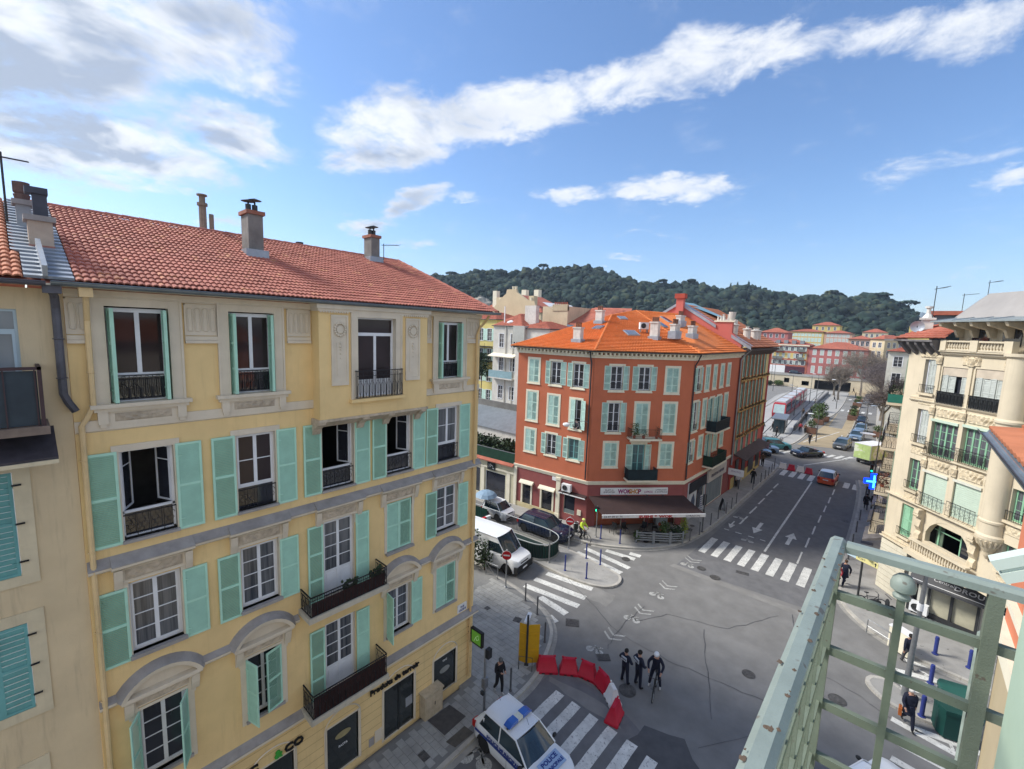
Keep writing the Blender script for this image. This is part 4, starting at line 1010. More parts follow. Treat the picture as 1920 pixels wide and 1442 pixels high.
# ------------------------------------------------------------ neighbouring old ochre house, far left
NH = root('old_ochre_house',T((X0,-2,0)),'old ochre house at the left edge with dark teal shutters','house')
N0 = -4.2
sh = [(-1.15,10.85,-.18,13.15),(-1.15,7.72,-.18,9.75),(-1.3,4.1,-.32,6.2),(-1.2,14.3,.12,16.55)]
w = wallgrid(Y0 - .01,0,17.0,sh,0,.1,1,N0); ob('wall',(w,[YEL2,YEL2]),NH,FY)
ob('house_end_wall',(MB().box(N0,.3,0,N0 + .2,9,17),YEL2),NH,FY)
CRM = mat('cream_trim',(.62,.54,.38),.85,.08,3,streak=.15)
for i,(a,z0,b_,z1) in enumerate(sh[:3]):
    f = MB(); f.box(b_,-.03,z0 - .22,b_ + .26,.02,z1 + .25); f.box(a - .26,-.03,z0 - .22,a,.02,z1 + .25); f.box(a,-.03,z1,b_,.02,z1 + .25); f.box(a,-.03,z0 - .22,b_,.02,z0)
    ob('window_surround',(f,CRM),NH,FY)
    for k,(hx,ang) in enumerate(((a + .01,0),(b_ - .01,PI))): shutter(NH,FY,hx,-.02,z0 + .01,.475,z1 - z0 - .02,ang,(.5,),TEAL,TEAL,.12)
    hh = MB()
    for z in (z0 + .3,(z0 + z1) / 2,z1 - .3): hh.box(b_ - .02,-.07,z,b_ + .12,-.045,z + .035)
    ob('shutter_hinge',(hh,IRONW),NH,FY)
fw = sash(NH,FY,-1.2,14.3,1.32,2.25,1,.04,transom=.42,m=mat('pale_blue_paint',(.42,.52,.58),.6,.06),gm=glassmat('blind_glass',(.16,.18,.20),.3))
nb = ob('balcony',(MB().box(-3.2,-.9,14.05,.42,0,14.22),mat('slab_brown',(.22,.17,.14),.9,.2,4)),NH,FY)
rr = MB(); rr.box(-3.15,-.86,15.36,.37,-.80,15.42); rr.box(.31,-.86,14.22,.37,-.80,15.4); rr.box(.31,-.86,15.36,.37,0,15.42)
for i in range(9): rr.box(-3.1 + i * .42,-.84,14.22,-3.08 + i * .42,-.82,15.36)
ob('railing',(rr,mat('rail_brown',(.06,.035,.04),.6)),nb,FY); ob('privacy_screen',(MB().box(-3.1,-.80,14.24,.30,-.79,15.34),mat('screen_blue',(.035,.05,.065),.6,.2)),nb,FY)
aw = MB(); aw.profx([(0,14.0),(0,14.06),(-.85,13.55),(-.85,13.49)],-3.2,.5); ob('canopy',(aw,mat('canopy_dark',(.05,.045,.055),.5,.3,3)),NH,FY)
ob('canopy_edge',(MB().box(-3.2,-.89,13.42,.5,-.84,13.50),CRM),NH,FY)
dp = MB(); dp.tube([(.60,-.5,17.05),(.68,-.25,16.85),(.69,-.13,16.6),(.69,-.13,14.75),(.76,-.13,14.55),(.86,-.13,14.35)],.075,8); dp.ring((.69,-.13,15.95),.085,.014,axis='z',n=8,k=4); dp.box(.5,-.6,16.9,.78,-.4,17.1); dp.ring((.69,-.13,15.1),.085,.014,axis='z',n=8,k=4)
ob('downpipe',(dp,mat('pipe_dark',(.10,.10,.12),.55,.25,4)),NH,FY)
deck = MB(); deck.poly([(ex,N0,ez - .05),(ex,.50,ez - .05),(rx,.50,rz - .05),(rx,N0,rz - .05)]); deck.poly([(rx,.50,rz - .05),(-25.4,.5,ez),(-25.4,N0,ez),(rx,N0,rz - .05)])
nroof = ob('roof',(deck,TILE_Y),NH,Matrix()); TILE_N = mat('clay_tile_orange',(.52,.20,.11),.8,.2,3.5,.2,60)
tn = MB()
for r_ in range(nrow):
    for c in range(18):
        y = .24 - tw - c * tw - (0 if r_ < 6 else .13)
        tn.join(tt,jitM(y,r_ * rp))
ob('tiles',(tn,TILE_N),nroof,RM,kind='stuff')
gutter((ex + .06,N0,ez - .04),(ex + .06,.55,ez - .04),NH,mat('gutter_dark',(.08,.08,.10),.5),.085)
# zinc steps and verge board between the two roofs
zs = MB()
for r_ in range(nrow): zs.join(MB().add([(.26 - (.13 if r_ >= 6 else 0),0,.06),(.98,0,.06),(.98,rp * .98,.02),(.26 - (.13 if r_ >= 6 else 0),rp * .98,.02),(.26,0,.0),(.98,0,0)],[(0,1,2,3),(4,5,1,0)]),T((0,r_ * rp,.02)))
ob('zinc_step',(zs,ZSHEET),YH,RM,kind='stuff')
ob('verge_board',(MB().box(.52,.0,.02,.60,1.9,.30),ZSHEET),YH,RM)
c1_ = chimney(NH,-15.4,.64,17.95,.52,.40,.62,mat('render_tan',(.44,.36,.29),.9,.12,3,streak=.3),ZINC,None,False)
ob('brick_base',(MB().box(-.27,-.21,-.3,.27,.21,.08),mat('brick_base_red',(.40,.19,.15),.9,.2,6)),c1_)
f1 = MB(); f1.box(-.12,-.09,.74,.14,.15,1.3); f1.box(-.16,-.2,1.24,.18,.17,1.38); ob('flue',(f1,mat('flue_dark',(.05,.055,.075),.5,.25,3)),c1_)
c2_ = chimney(NH,-16.9,.44,18.4,.42,.26,.72,mat('render_greyblue',(.30,.32,.34),.9,.15,3,streak=.3),ZINC,None,False)
ob('flue',(MB().lathe([(.13,.84),(.16,.98),(.13,1.0),(.16,1.05),(.16,1.28)],n=10),mat('flue_rust',(.16,.10,.09),.7,.3,4)),c2_)
antenna(-16.8,.15,18.6,1.7,'tall rooftop aerial mast at the left edge of the old ochre house',2.4,2,.12,.018)

# ------------------------------------------------------------ the red corner building
REDW = mat('terracotta_render',(.50,.15,.078),.92,.08,.6,.12,40,streak=.10,dirt=(.16,.06,.04))
MAROON = mat('maroon_render',(.28,.085,.080),.92,.10,.8,.12,40,streak=.12)
CREAM = mat('cream_stucco',(.74,.69,.55),.88,.07,2,streak=.12)
PMINT = mat('pale_mint_paint',(.52,.70,.62),.65,.12,3,streak=.15)
PMINT2 = mat('pale_mint_louvre',(.37,.56,.51),.7,.16,3)
AWN = mat('awning_brown',(.042,.024,.023),.85,.15,1.5)
PLASTW = mat('plaster_white',(.60,.58,.53),.9,.12,.9,.1,40,streak=.30)
c0,c1,c2,c3 = (-26.4,30.6),(-18.85,31.3),(-13.2,37.6),(-12.95,49.9)
RB = root('red_corner_building',T((-16.5,36,0)),'terracotta red four storey corner building with orange tiled roof','building')
FL,FF,FR = frame(c0,c1),frame(c1,c2),frame(c2,c3)
LL,LF,LR = 7.58,8.46,12.3
def framed_window(par,F,u0,u1,z0,z1,kind,fr=.17,leaf=None,mf=None,ml=None,wm=None,gm=None,tm=None,rows=3):
    "cream framed opening (outer size u0..u1, z0..z1); returns the hole"
    a,b_,za,zb = u0 + fr,u1 - fr,z0 + fr,z1 - fr; w_,h = b_ - a,zb - za; mf,ml,wm = mf or PMINT,ml or PMINT2,wm or WHITEF
    m = MB(); m.box(u0,-.03,z0,a,.01,z1); m.box(b_,-.03,z0,u1,.01,z1); m.box(a,-.03,zb,b_,.01,z1); m.box(a,-.03,z0,b_,.01,za); m.box(u0 - .03,-.07,z0 - .03,u1 + .03,0,z0 + .05)
    ob('window_surround',(m,tm or CREAM),par,F)
    lw = w_ / 2
    if kind == 'C':
        shutter(par,F,a + .005,-.0,za + .01,lw - .01,h - .02,0,(.27,.62),mf,ml,.07); shutter(par,F,b_ - .005,-.0,za + .01,lw - .01,h - .02,PI,(.27,.62),mf,ml,.07)
    else:
        sash(par,F,a,za,w_,h,rows,.12,m=wm,gm=gm or GLASS,sep=False)
        if kind[0] == 'O':
            shutter(par,F,a - .02,-.06,za,lw,h,R(180 - 8),(.27,.62),mf,ml,.07); shutter(par,F,b_ + .02,-.06,za,lw,h,R(8),(.27,.62),mf,ml,.07)
        if kind[0] == 'H':
            shutter(par,F,a + .01,-.03,za,lw,h,R(-14),(.27,.62),mf,ml,.07); shutter(par,F,b_ + .02,-.05,za,lw,h,R(-20),(.27,.62),mf,ml,.07)
    if kind in ('O','Or','H'): ob('railing',railing(w_,.55,'curl'),par,F @ T((a,-.01,za)))
    return (a,za,b_,zb)
TOP,MID,LOW = (11.66,13.98),(8.18,11.05),(5.33,7.66)
specL = [(1.07,2.43,11.73,14.1,'C'),(3.30,4.65,11.73,14.05,'O'),(5.48,6.82,11.70,14.03,'O'),(1.0,2.36,8.30,11.18,'C'),(3.22,4.6,8.25,11.09,'C'),(5.43,6.76,8.19,11.0,'H'),(.94,2.3,5.40,7.75,'C'),(3.15,4.5,5.48,7.67,'Or'),(5.37,6.72,5.5,7.62,'Ot')]
specF = [(1.22,2.60,*TOP,'O'),(3.60,4.97,*TOP,'O'),(6.0,7.37,11.55,13.93,'C'),(1.18,2.55,8.16,10.96,'O'),(3.55,4.94,8.02,10.94,'C'),(5.97,7.34,8.12,10.96,'C'),(1.08,2.47,5.24,7.57,'C'),(3.50,4.92,4.62,7.45,'Ot'),(5.92,7.29,5.24,7.54,'C')]
specR = [(.70,2.02,11.6,13.95,'O'),(2.78,4.02,11.55,13.97,'C'),(4.76,5.86,11.6,13.95,'C'),(6.65,7.80,11.62,13.98,'C'),(8.6,9.72,11.64,13.99,'C'),(.54,1.9,8.15,11.0,'O'),(2.7,3.86,8.22,11.0,'C'),(4.47,5.78,7.95,11.0,'Ot'),(6.36,7.67,7.95,11.03,'Ot'),(8.42,9.68,8.35,11.06,'C'),
         (.33,1.5,5.44,7.6,'O'),(2.42,3.66,5.5,7.7,'C'),(4.5,5.7,4.8,7.6,'Ot'),(6.2,7.5,5.5,7.9,'C'),(8.1,9.3,5.6,7.75,'C')]
TEALW = mat('teal_window_paint',(.20,.45,.45),.6,.08)
GLT = glassmat('teal_glass',(.03,.09,.10),.1,.06)
for F,L,spec,shops in ((FL,LL,specL,[(1.0,.12,1.9,2.45),(3.1,.12,4.2,2.4),(5.4,.8,6.45,2.4)]),(FF,LF,specF,[(.75,.0,3.1,2.6),(3.45,.0,5.2,2.6),(5.5,.0,7.9,2.6)]),(FR,LR,specR,[(1.35,.55,5.0,2.6),(5.6,.2,10.3,2.6)])):
    holes = []
    for (u0,u1,z0,z1,k) in spec:
        t_ = k == 'Ot'
        holes.append(framed_window(RB,F,u0,u1,z0,z1,k,gm=GLT if t_ else None,wm=TEALW if t_ else None))
    up = wallgrid(L,4.05,15.0,holes,0,.2,1); lo = wallgrid(L,0,4.05,shops,2,.2,1); up.join(lo)
    ob('wall',(up,[REDW,CREAM,MAROON]),RB,F)
    b = MB(); b.box(-.03,-.09,3.92,L + .03,0,4.02); b.box(-.02,-.05,3.8,L + .02,0,3.92); b.box(-.04,-.12,4.02,L + .04,0,4.10); ob('string_course',(b,CREAM),RB,F)
    b = MB(); b.box(-.06,-.12,14.42,L + .06,0,14.60); b.box(-.1,-.22,14.60,L + .1,0,14.68); b.box(-.2,-.42,14.86,L + .2,0,14.94); ob('cornice',(b,CREAM),RB,F)
    b = MB()
    for i in range(int(L / .36) + 1): b.box(i * .36,-.36,14.68,i * .36 + .15,-.02,14.86)
    ob('modillion',(b,CREAM),RB,F,kind='stuff')
    gutter(F @ Vector((-.3,-.52,15.0)),F @ Vector((L + .3,-.52,15.0)),RB,mat('gutter_black',(.03,.035,.045),.5),.09)
    for (a,za,b_,zb) in shops: ob('interior',(MB().box(a,.9,za,b_,.95,zb),DARKIN),RB,F)
ob('wall_back',(MB().prism([(c0[0] + .3,c0[1] + .6),(c1[0],c1[1] + .8),(c2[0] - .8,c2[1] + .3),(c3[0] - .8,c3[1]),(-26.4,49.9)],0,14.9),REDW),RB,Matrix())
# person leaning out of the mid left window goes with the people; lamp and cable here
sl_ = root('wall_street_lamp',FL @ T((6.1,0,9.0)),'white globe street lamp on a bracket on the red facade','street lamp')
ob('lamp_arm',(MB().tube([(1.25,0,0),(1.2,-.5,.25),(.6,-1.1,.2),(0,-1.5,.05)],.025,5),STEEL),sl_); ob('lamp_shade',(MB().lathe([(.05,.1),(.28,.02),(.3,-.1),(.2,-.2),(.02,-.26)],(0,-1.5,0),14),WHITEP),sl_)
# projecting balconies of the front
def red_balcony(F,u0,u1,zs,zt,label,screen,tilt=0,d=.95):
    b = ob('balcony',(MB().box(u0,-d,zs - .14,u1,0,zs),CREAM),RB,F)
    ob('railing',railing(u1 - u0 - .08,zt - zs,'bars'),b,F @ T((u0 + .04,-d + .05,zs)))
    for u in (u0 + .04,u1 - .04): ob('railing',railing(d - .1,zt - zs,'bars'),b,F @ T((u,-.02,zs)) @ Rz(-PI / 2))
    if screen: 
        s = MB(); s.box(u0 + .06,-d + .075,zs + .03,u1 - .06,-d + .085,zt - .04); s.box(u0 + .06,-d + .08,zs + .03,u0 + .07,-.05,zt - .04); s.box(u1 - .07,-d + .08,zs + .03,u1 - .06,-.05,zt - .04)
        ob('privacy_screen',(s,screen),b,F)
    return b
SCR = mat('screen_petrol',(.014,.032,.04),.7,.2); SCRG = mat('screen_green',(.012,.05,.03),.7,.2)
red_balcony(FF,3.1,5.75,7.95,8.75,'',None); red_balcony(FF,3.05,5.65,4.45,5.38,'',SCR)
red_balcony(FR,4.1,8.0,7.85,8.85,'',SCR); red_balcony(FR,4.0,7.9,4.62,5.6,'',SCRG)
ob('blind_box',(MB().box(3.35,-.2,7.5,5.1,0,7.66),CREAM),RB,FF)
def plant(name,M,label,h=.5,r=.25,pot=(.14,.22),m=LEAF2,n=60,cat='potted plant',potm=None,seed=1,leaf=.05,group=None):
    rr = random.Random(seed); t = root(name,M,label,cat,group)
    ob('plant_pot',(MB().lathe([(pot[0] * .7,0),(pot[0],pot[1]),(pot[0] * .85,pot[1] - .02)],n=9),potm or TILE_R),t)
    l = MB(); s = MB()
    for i in range(n):
        a,q = rr.uniform(0,2 * PI),math.sqrt(rr.random()); z = pot[1] + h * rr.random(); rad = r * q * (1 - .5 * abs(z - pot[1] - h * .5) / h)
        c = Vector((rad * math.cos(a),rad * math.sin(a),z)); d1 = Vector((rr.uniform(-1,1),rr.uniform(-1,1),rr.uniform(-.4,.8))).normalized() * leaf * 1.4; d2 = d1.cross(Vector((rr.uniform(-1,1),rr.uniform(-1,1),1))).normalized() * leaf * .6
        l.quad(c - d1,c + d2,c + d1,c - d2)
        if i % 6 == 0: s.tube([(0,0,pot[1] - .03),tuple(c * .6 + Vector((0,0,pot[1] * .4))),tuple(c)],.006,3)
    ob('foliage',(l,m),t); ob('stem',(s,LEAF1),t)
plant('potted_palm',FF @ T((3.5,-.6,7.95)),'tall leafy palm in a pot at the left of the middle red balcony',1.0,.45,n=70,leaf=.10)
plant('potted_shrub',FF @ T((4.3,-.6,7.95)),'low dark green plants behind the bars of the middle red balcony',.5,.4,n=60)
plant('dry_potted_plant',FF @ T((5.4,-.6,7.95)),'spindly brown potted plant at the right of the middle red balcony',.8,.2,n=26,m=mat('dry_leaf',(.16,.10,.05),.8,.3))
plant('balcony_hedge',FR @ T((6.0,-.6,4.62)),'dense green plants on the lowest side balcony of the red building',.9,.5,n=90,m=LEAF1)
# roof
CL,C1,C2,C3 = (-26.9,30.1,15.02),(-18.6,30.75,15.02),(-12.65,37.45,15.02),(-12.4,49.9,15.02)
P0,P1,PR = (-23.55,41.9,18.28),(-22.9,46.0,18.95),(-19.3,49.9,18.75)
def stepped_roof(par,A,B,Cc,D,m,row=.38,col=.24,name='tiles',lift=.045,wave=.022,deck=True):
    "A,B eave ends, Cc,D upper ends above B,A"
    A,B,Cc,D = map(Vector,(A,B,Cc,D)); n = max(2,int(((D - A).length + (Cc - B).length) / 2 / row)); b = MB()
    N = (B - A).cross(D - A if (D - A).length > .1 else Cc - B).normalized()
    if N.z < 0: N = -N
    for r_ in range(n):
        t0,t1 = r_ / n,min(1,(r_ + 1.08) / n); l0,l1,q0,q1 = A.lerp(D,t0),A.lerp(D,t1),B.lerp(Cc,t0),B.lerp(Cc,t1)
        k = max(1,int((q0 - l0).length / col)); seg = k * 2; vs = []; ph = (r_ % 2)
        for i in range(seg + 1):
            s = i / seg; w_ = wave if (i + 0) % 2 else -wave * .3
            o0,o1 = l0.lerp(q0,s),l1.lerp(q1,s); vs += [o0 + N * (lift + w_),o1 + N * (w_ * .6),o0 + N * (w_ - .01)]
        b.add(vs,[f for i in range(seg) for f in ((i * 3,i * 3 + 3,i * 3 + 4,i * 3 + 1),(i * 3 + 2,i * 3 + 5,i * 3 + 3,i * 3))])
    return ob(name,(b,m),par,Matrix(),kind='stuff')
def deckroof(par,polys,m,name='roof'):
    b = MB()
    for p in polys: b.poly([(x,y,z - .03) for x,y,z in p])
    return ob(name,(b,m),par,Matrix())
SR_ = dict(lift=.085,row=.42)
rr_ = deckroof(RB,[[CL,C1,P0],[C1,C2,P1,P0],[C2,C3,PR,P1],[CL,P0,P1,PR,(-26.9,49.9,15.0)]],TILE_O)
stepped_roof(rr_,CL,C1,P0,P0,TILE_O,**SR_); stepped_roof(rr_,C1,C2,P1,P0,TILE_O,**SR_); stepped_roof(rr_,C2,C3,PR,P1,TILE_O,**SR_)
caps(C1,P0,rr_,TILE_O,.13); caps(C2,P1,rr_,TILE_O,.13); caps(P0,P1,rr_,TILE_O,.13); caps(P1,PR,rr_,TILE_O,.12); caps(CL,P0,rr_,TILE_O,.12)
def planez(A,B,Cc,x,y):
    A,B,Cc = map(Vector,(A,B,Cc)); n = (B - A).cross(Cc - A); return A.z - (n.x * (x - A.x) + n.y * (y - A.y)) / n.z
def on_ray(tri,az,k,back=0):
    "ground position on roof triangle along azimuth az with elevation slope k"
    d = 20.0; az = R(az)
    for _ in range(60):
        x,y = d * math.sin(az),d * math.cos(az); z = planez(*tri,x,y); d -= (16.5 + k * d - z) / (k - (planez(*tri,(d + .1) * math.sin(az),(d + .1) * math.cos(az)) - z) / .1)
    return d * math.sin(az),d * math.cos(az),z
TL_,TF_,TR_ = (CL,C1,P0),(C1,C2,P1),(C2,C3,PR)
WCH = mat('chimney_white',(.62,.60,.56),.9,.14,3,streak=.35)
for tri,az,k,wx,wy,h,n in ((TL_,-33.32,-.0235,.72,.5,1.0,3),(TL_,-30.76,.0191,.7,.55,1.0,3),(TF_,-24.07,-.0109,.72,.5,1.25,4),(TR_,-21.79,.0013,.45,1.1,.6,4),(TR_,-19.84,-.0020,.45,1.1,.7,4),(TR_,-21.26,.024,.45,1.2,.5,4)):
    x,y,z = on_ray(tri,az,k); chimney(RB,x,y,z + .15,wx,wy,h,WCH,WCH,'pots',True,npots=n)
x,y,z = on_ray(TF_,-25.4,.001)
ac = root('air_conditioner',T((x,y,z + .35)) @ Rz(R(48)),'white air conditioner unit on the orange roof beside a chimney','air conditioner')
def acbody(t):
    ob('casing',(MB().box(-.42,-.16,0,.42,.16,.62),WHITEP),t); ob('fan_grille',(MB().ring((-.1,-.18,.31),.22,.02,n=14).ring((-.1,-.18,.31),.12,.012,n=10).lathe([(.2,-.17),(.2,-.165)],(-.1,0,.31),14,axis='y'),DSTEEL),t); ob('bracket',(MB().box(-.35,-.15,-.3,-.3,.15,0).box(.3,-.15,-.3,.35,.15,0),STEEL),t)
acbody(ac)
ac2 = root('air_conditioner',FL @ T((5.72,-.22,2.85)),'white air conditioner unit on the maroon wall above the kerbside window','air conditioner'); acbody(ac2)
SKYG = glassmat('skylight_glass',(.02,.05,.12),.08)
for tri,az,k,s in ((TF_,-26.83,-.0019,1.25),(TF_,-28.02,.0299,.9),(TL_,-30.9,.008,.9),(TR_,-22.9,.029,.9),(TR_,-23.4,.0185,.9)):
    x,y,z = on_ray(tri,az,k); n = (Vector(tri[1]) - Vector(tri[0])).cross(Vector(tri[2]) - Vector(tri[0])).normalized(); n = n if n.z > 0 else -n
    ex_ = (Vector(tri[1]) - Vector(tri[0])).normalized(); ey_ = n.cross(ex_); Mx = Matrix(((ex_.x,ey_.x,n.x,x),(ex_.y,ey_.y,n.y,y),(ex_.z,ey_.z,n.z,z + .06),(0,0,0,1)))
    w_ = ob('skylight',(MB().box(-s * .45,-s * .6,0,s * .45,s * .6,.09),ZSHEET),rr_,Mx); ob('pane',(MB().box(-s * .38,-s * .52,.09,s * .38,s * .52,.11),SKYG),w_)
# downpipes
dpm = mat('pipe_black',(.045,.04,.045),.5,.2)
for F,u in ((FL,7.35),(FR,.08)):
    dp = MB(); dp.tube([(u + .0,-.5,14.9),(u,-.3,14.4),(u,-.1,14.0),(u,-.1,4.2)],.06,6); [dp.ring((u,-.1,z),.07,.015,axis='z',n=8,k=3) for z in (12,9.5,7,5)]
    ob('downpipe',(dp,dpm),RB,F)
# ground floor: shop door surrounds, cream pilaster, plinth, awnings, signs
for a,b_,z0,z1 in ((1.0,1.9,.12,2.45),(3.1,4.2,.12,2.4)):
    m = MB(); m.box(a - .17,-.04,z0,a,.02,z1); m.box(b_,-.04,z0,b_ + .17,.02,z1); m.box(a - .17,-.04,z1,b_ + .17,.02,z1 + .14)
    ob('door_surround',(m,CREAM),RB,FL); ob('door_canopy',(MB().profx([(0,z1 + .3),(-.28,z1 + .12),(-.32,z1 + .02),(-.25,z1 - .02),(0,z1 + .1)],a - .25,b_ + .3),CREAM),RB,FL)
    ob('pane',(MB().box(a,.08,z0,b_,.1,z1),GLASS),RB,FL)
b = MB(); b.box(-.02,-.05,.0,4.62,.0,.55); ob('plinth',(b,mat('plinth_yellow',(.58,.50,.30),.9,.1,2,streak=.2)),RB,FL)
b = MB(); b.box(4.62,-.14,0,5.0,0,3.8); b.box(4.58,-.2,0,5.04,0,.55); b.box(4.58,-.2,3.6,5.04,0,3.82); ob('pilaster',(b,CREAM),RB,FL); b = MB(); b.box(0,-.1,0,.32,0,3.8); ob('pilaster',(b,CREAM),RB,FL)
b = MB(); b.box(3.1,.04,.1,4.2,.06,2.3); ob('pane',(MB().box(5.4,.08,1.15,6.45,.1,2.4),GLASS),RB,FL); ob('counter_panel',(MB().box(5.4,.03,.8,6.45,.08,1.15),mat('panel_grey',(.16,.19,.19),.6)),RB,FL)
aw = root('folded_awning',FL @ T((4.95,0,2.72)),'narrow folded brown awning over the maroon side window','awning'); ob('awning_roll',(MB().profx([(0,.1),(-.32,-.05),(-.32,-.12),(0,.0)],0,2.6),AWN),aw); ob('awning_bar',(MB().box(0,-.36,-.15,2.6,-.31,-.07),WHITEP),aw)
np_ = root('street_name_plate',FL @ T((4.55,-.12,3.62)),'pale blank street name plate on the cream band of the red building','street sign'); ob('plate',(MB().box(-.35,-.02,-.16,.35,.02,.16),WHITEP),np_)
ob('wall_box',(MB().box(6.75,-.08,.95,7.1,0,1.4),CREAM),RB,FL)
# restaurant awning
A = root('restaurant_awning',FF @ T((4.2,0,2.7)),'wide dark brown restaurant awning with a lettered white valance','awning')
x0,x1,xo0,xo1 = .05,8.45,.30,8.75; D_ = 3.0
am = MB(); n = 14
for i in range(n):
    a0,a1 = i / n,(i + 1) / n
    for j in range(6):
        s0,s1 = j / 6,(j + 1) / 6
        def P(a,s): 
            x = (x0 + (x1 - x0) * a) * (1 - s) + (xo0 + (xo1 - xo0) * a) * s; return (x,-.15 - D_ * s,2.86 - .36 * s - .05 * math.sin(s * PI))
        am.quad(P(a0,s0),P(a0,s1),P(a1,s1),P(a1,s0))
ob('awning_cloth',(am,AWN),A,FF)
ob('awning_bar',(MB().tube([(xo0,-3.16,2.50),(xo1,-3.16,2.50)],.045,6),WHITEP),A,FF); va = ob('valance',(MB().box(xo0,-3.19,2.26,xo1,-3.175,2.49),mat('valance_white',(.66,.64,.62),.8)),A,FF)
RL = mat('letter_red',(.42,.012,.015),.7); BL = mat('letter_dark',(.04,.03,.05),.7)
ob('valance_lettering',(text_mb('SUSHI & WOK',.255,.008,align='CENTER',sx=1.7,bold=.014),RL),va,FF @ T((4.62,-3.197,2.275)))
ob('valance_lettering',(text_mb('04 97 09 35 74',.21,.008,sx=1.15),BL),va,FF @ T((.45,-3.197,2.30))); ob('valance_lettering',(text_mb('LIVRAISON',.2,.008,sx=1.2),BL),va,FF @ T((7.1,-3.197,2.30)))
ob('awning_arm',(MB().tube([(.5,-.1,2.3),(1.0,-1.6,2.42),(.6,-3.1,2.5)],.025,5),STEEL),A,FF); ob('awning_arm',(MB().tube([(8.2,-.1,2.3),(7.8,-1.6,2.42),(8.4,-3.1,2.5)],.025,5),STEEL),A,FF)
S = root('restaurant_sign',FF @ T((4.05,-.08,3.25)),'white restaurant sign board with purple and orange lettering above the brown awning','shop sign')
ob('sign_board',(MB().box(-2.95,-.04,-.29,2.95,.04,.29),WHITEP),S)
PU = mat('letter_purple',(.28,.015,.16),.6); OR = mat('letter_orange',(.50,.22,.03),.6)
ob('sign_lettering',(text_mb('WOK',.52,.012,sx=.82,bold=.02),PU),S,FF @ T((2.62,-.125,3.07))); ob('sign_lettering',(text_mb('SHO',.52,.012,sx=.84,bold=.024),OR),S,FF @ T((3.56,-.125,3.06))); ob('sign_lettering',(text_mb('P',.56,.012,sx=.9,bold=.02),PU),S,FF @ T((4.36,-.125,3.04)))
ob('sign_lettering',(text_mb('EXPRESS',.25,.012,sx=.8),PU),S,FF @ T((4.92,-.125,3.1)))
ob('sign_lettering',(text_mb('PLATS A\nEMPORTER',.18,.012,align='CENTER',sx=1.1),BL),S,FF @ T((1.85,-.125,3.3))); ob('sign_lettering',(text_mb('LIVRAISON\nA DOMICILE',.18,.012,align='CENTER',sx=1.1),BL),S,FF @ T((6.4,-.125,3.3)))
for u in (1.9,3.3,5.1,6.5): ob('sign_lamp',(MB().tube([(u,0,3.0),(u,-.3,2.95)],.015,4).box(u - .06,-.36,2.9,u + .06,-.28,2.98),DSTEEL),RB,FF)
ob('fridge',(MB().box(6.2,-.1,.2,7.2,.5,1.8),mat('fridge_white',(.35,.4,.45),.3)),RB,FF)
# side shops of the red building
sf = MB(); sf.box(1.2,-.10,2.6,5.3,0,3.55); ob('shop_fascia',(sf,mat('fascia_black',(.02,.022,.026),.4)),RB,FR)
b = MB(); b.box(1.0,-.05,.13,1.35,.02,3.6); b.box(5.0,-.05,.13,5.3,.02,2.6); b.box(1.35,-.04,.13,5.0,.02,.55); ob('shopfront',(b,mat('shop_grey',(.42,.44,.47),.6,.08)),RB,FR)
ob('poster',(MB().box(1.6,.02,.75,3.3,.04,2.5),mat('poster_white',(.62,.64,.66),.5)),RB,FR); ob('poster_figure',(MB().prism([(2.1,.9),(2.9,.95),(3.0,1.6),(2.6,2.3),(2.2,2.0),(1.9,1.4)],0,.01).xf(Matrix(((1,0,0,0),(0,0,-1,.02),(0,1,0,0),(0,0,0,1)))),mat('poster_blue',(.06,.08,.14),.5)),RB,FR)
ob('doorway',(MB().box(3.5,.04,.2,4.9,.05,2.55),GLASS),RB,FR); ob('pane',(MB().box(5.6,.06,.2,10.3,.08,2.6),glassmat('display_glass',(.10,.14,.16),.1,.12)),RB,FR)
f2_ = ob('shop_fascia',(MB().box(5.5,-.22,2.65,10.6,-.05,3.75),mat('fascia_pale',(.50,.47,.44),.7,.1)),RB,FR); ob('fascia_lettering',(text_mb('CREATION COIFFURE',.42,.01,sx=.9),mat('letter_navy',(.03,.03,.09),.6)),f2_,FR @ T((6.1,-.235,3.05)))
fl = root('shop_flag_banner',FR @ T((1.55,-.95,.13)),'striped blue and white flag banner hanging beside the awning corner','banner'); ob('pole',(MB().tube([(0,0,0),(0,0,2.6)],.02,5),STEEL),fl); fb = MB()
for i in range(8): fb.box(-.02,-.02,.9 + i * .2,.45,0,1.0 + i * .2)
ob('banner_stripe',(fb,mat('flag_navy',(.03,.04,.13),.8)),fl); ob('banner_cloth',(MB().box(-.02,.001,.9,.45,.012,2.5),WHITEP),fl)
ab = root('shop_board',FR @ T((6.4,-1.4,.13)) @ Rz(.6),'white folding pavement board with a dark figure outside the shop','sign board'); ob('board_leaf',(MB().add([(-.3,-.25,0),(.3,-.25,0),(.3,0,1.1),(-.3,0,1.1)],[(0,1,2,3)]),WHITEP),ab); ob('board_leaf',(MB().add([(-.3,.25,0),(.3,.25,0),(.3,.01,1.1),(-.3,.01,1.1)],[(0,3,2,1)]),mat('leaf_black',(.03,.03,.03),.6)),ab)

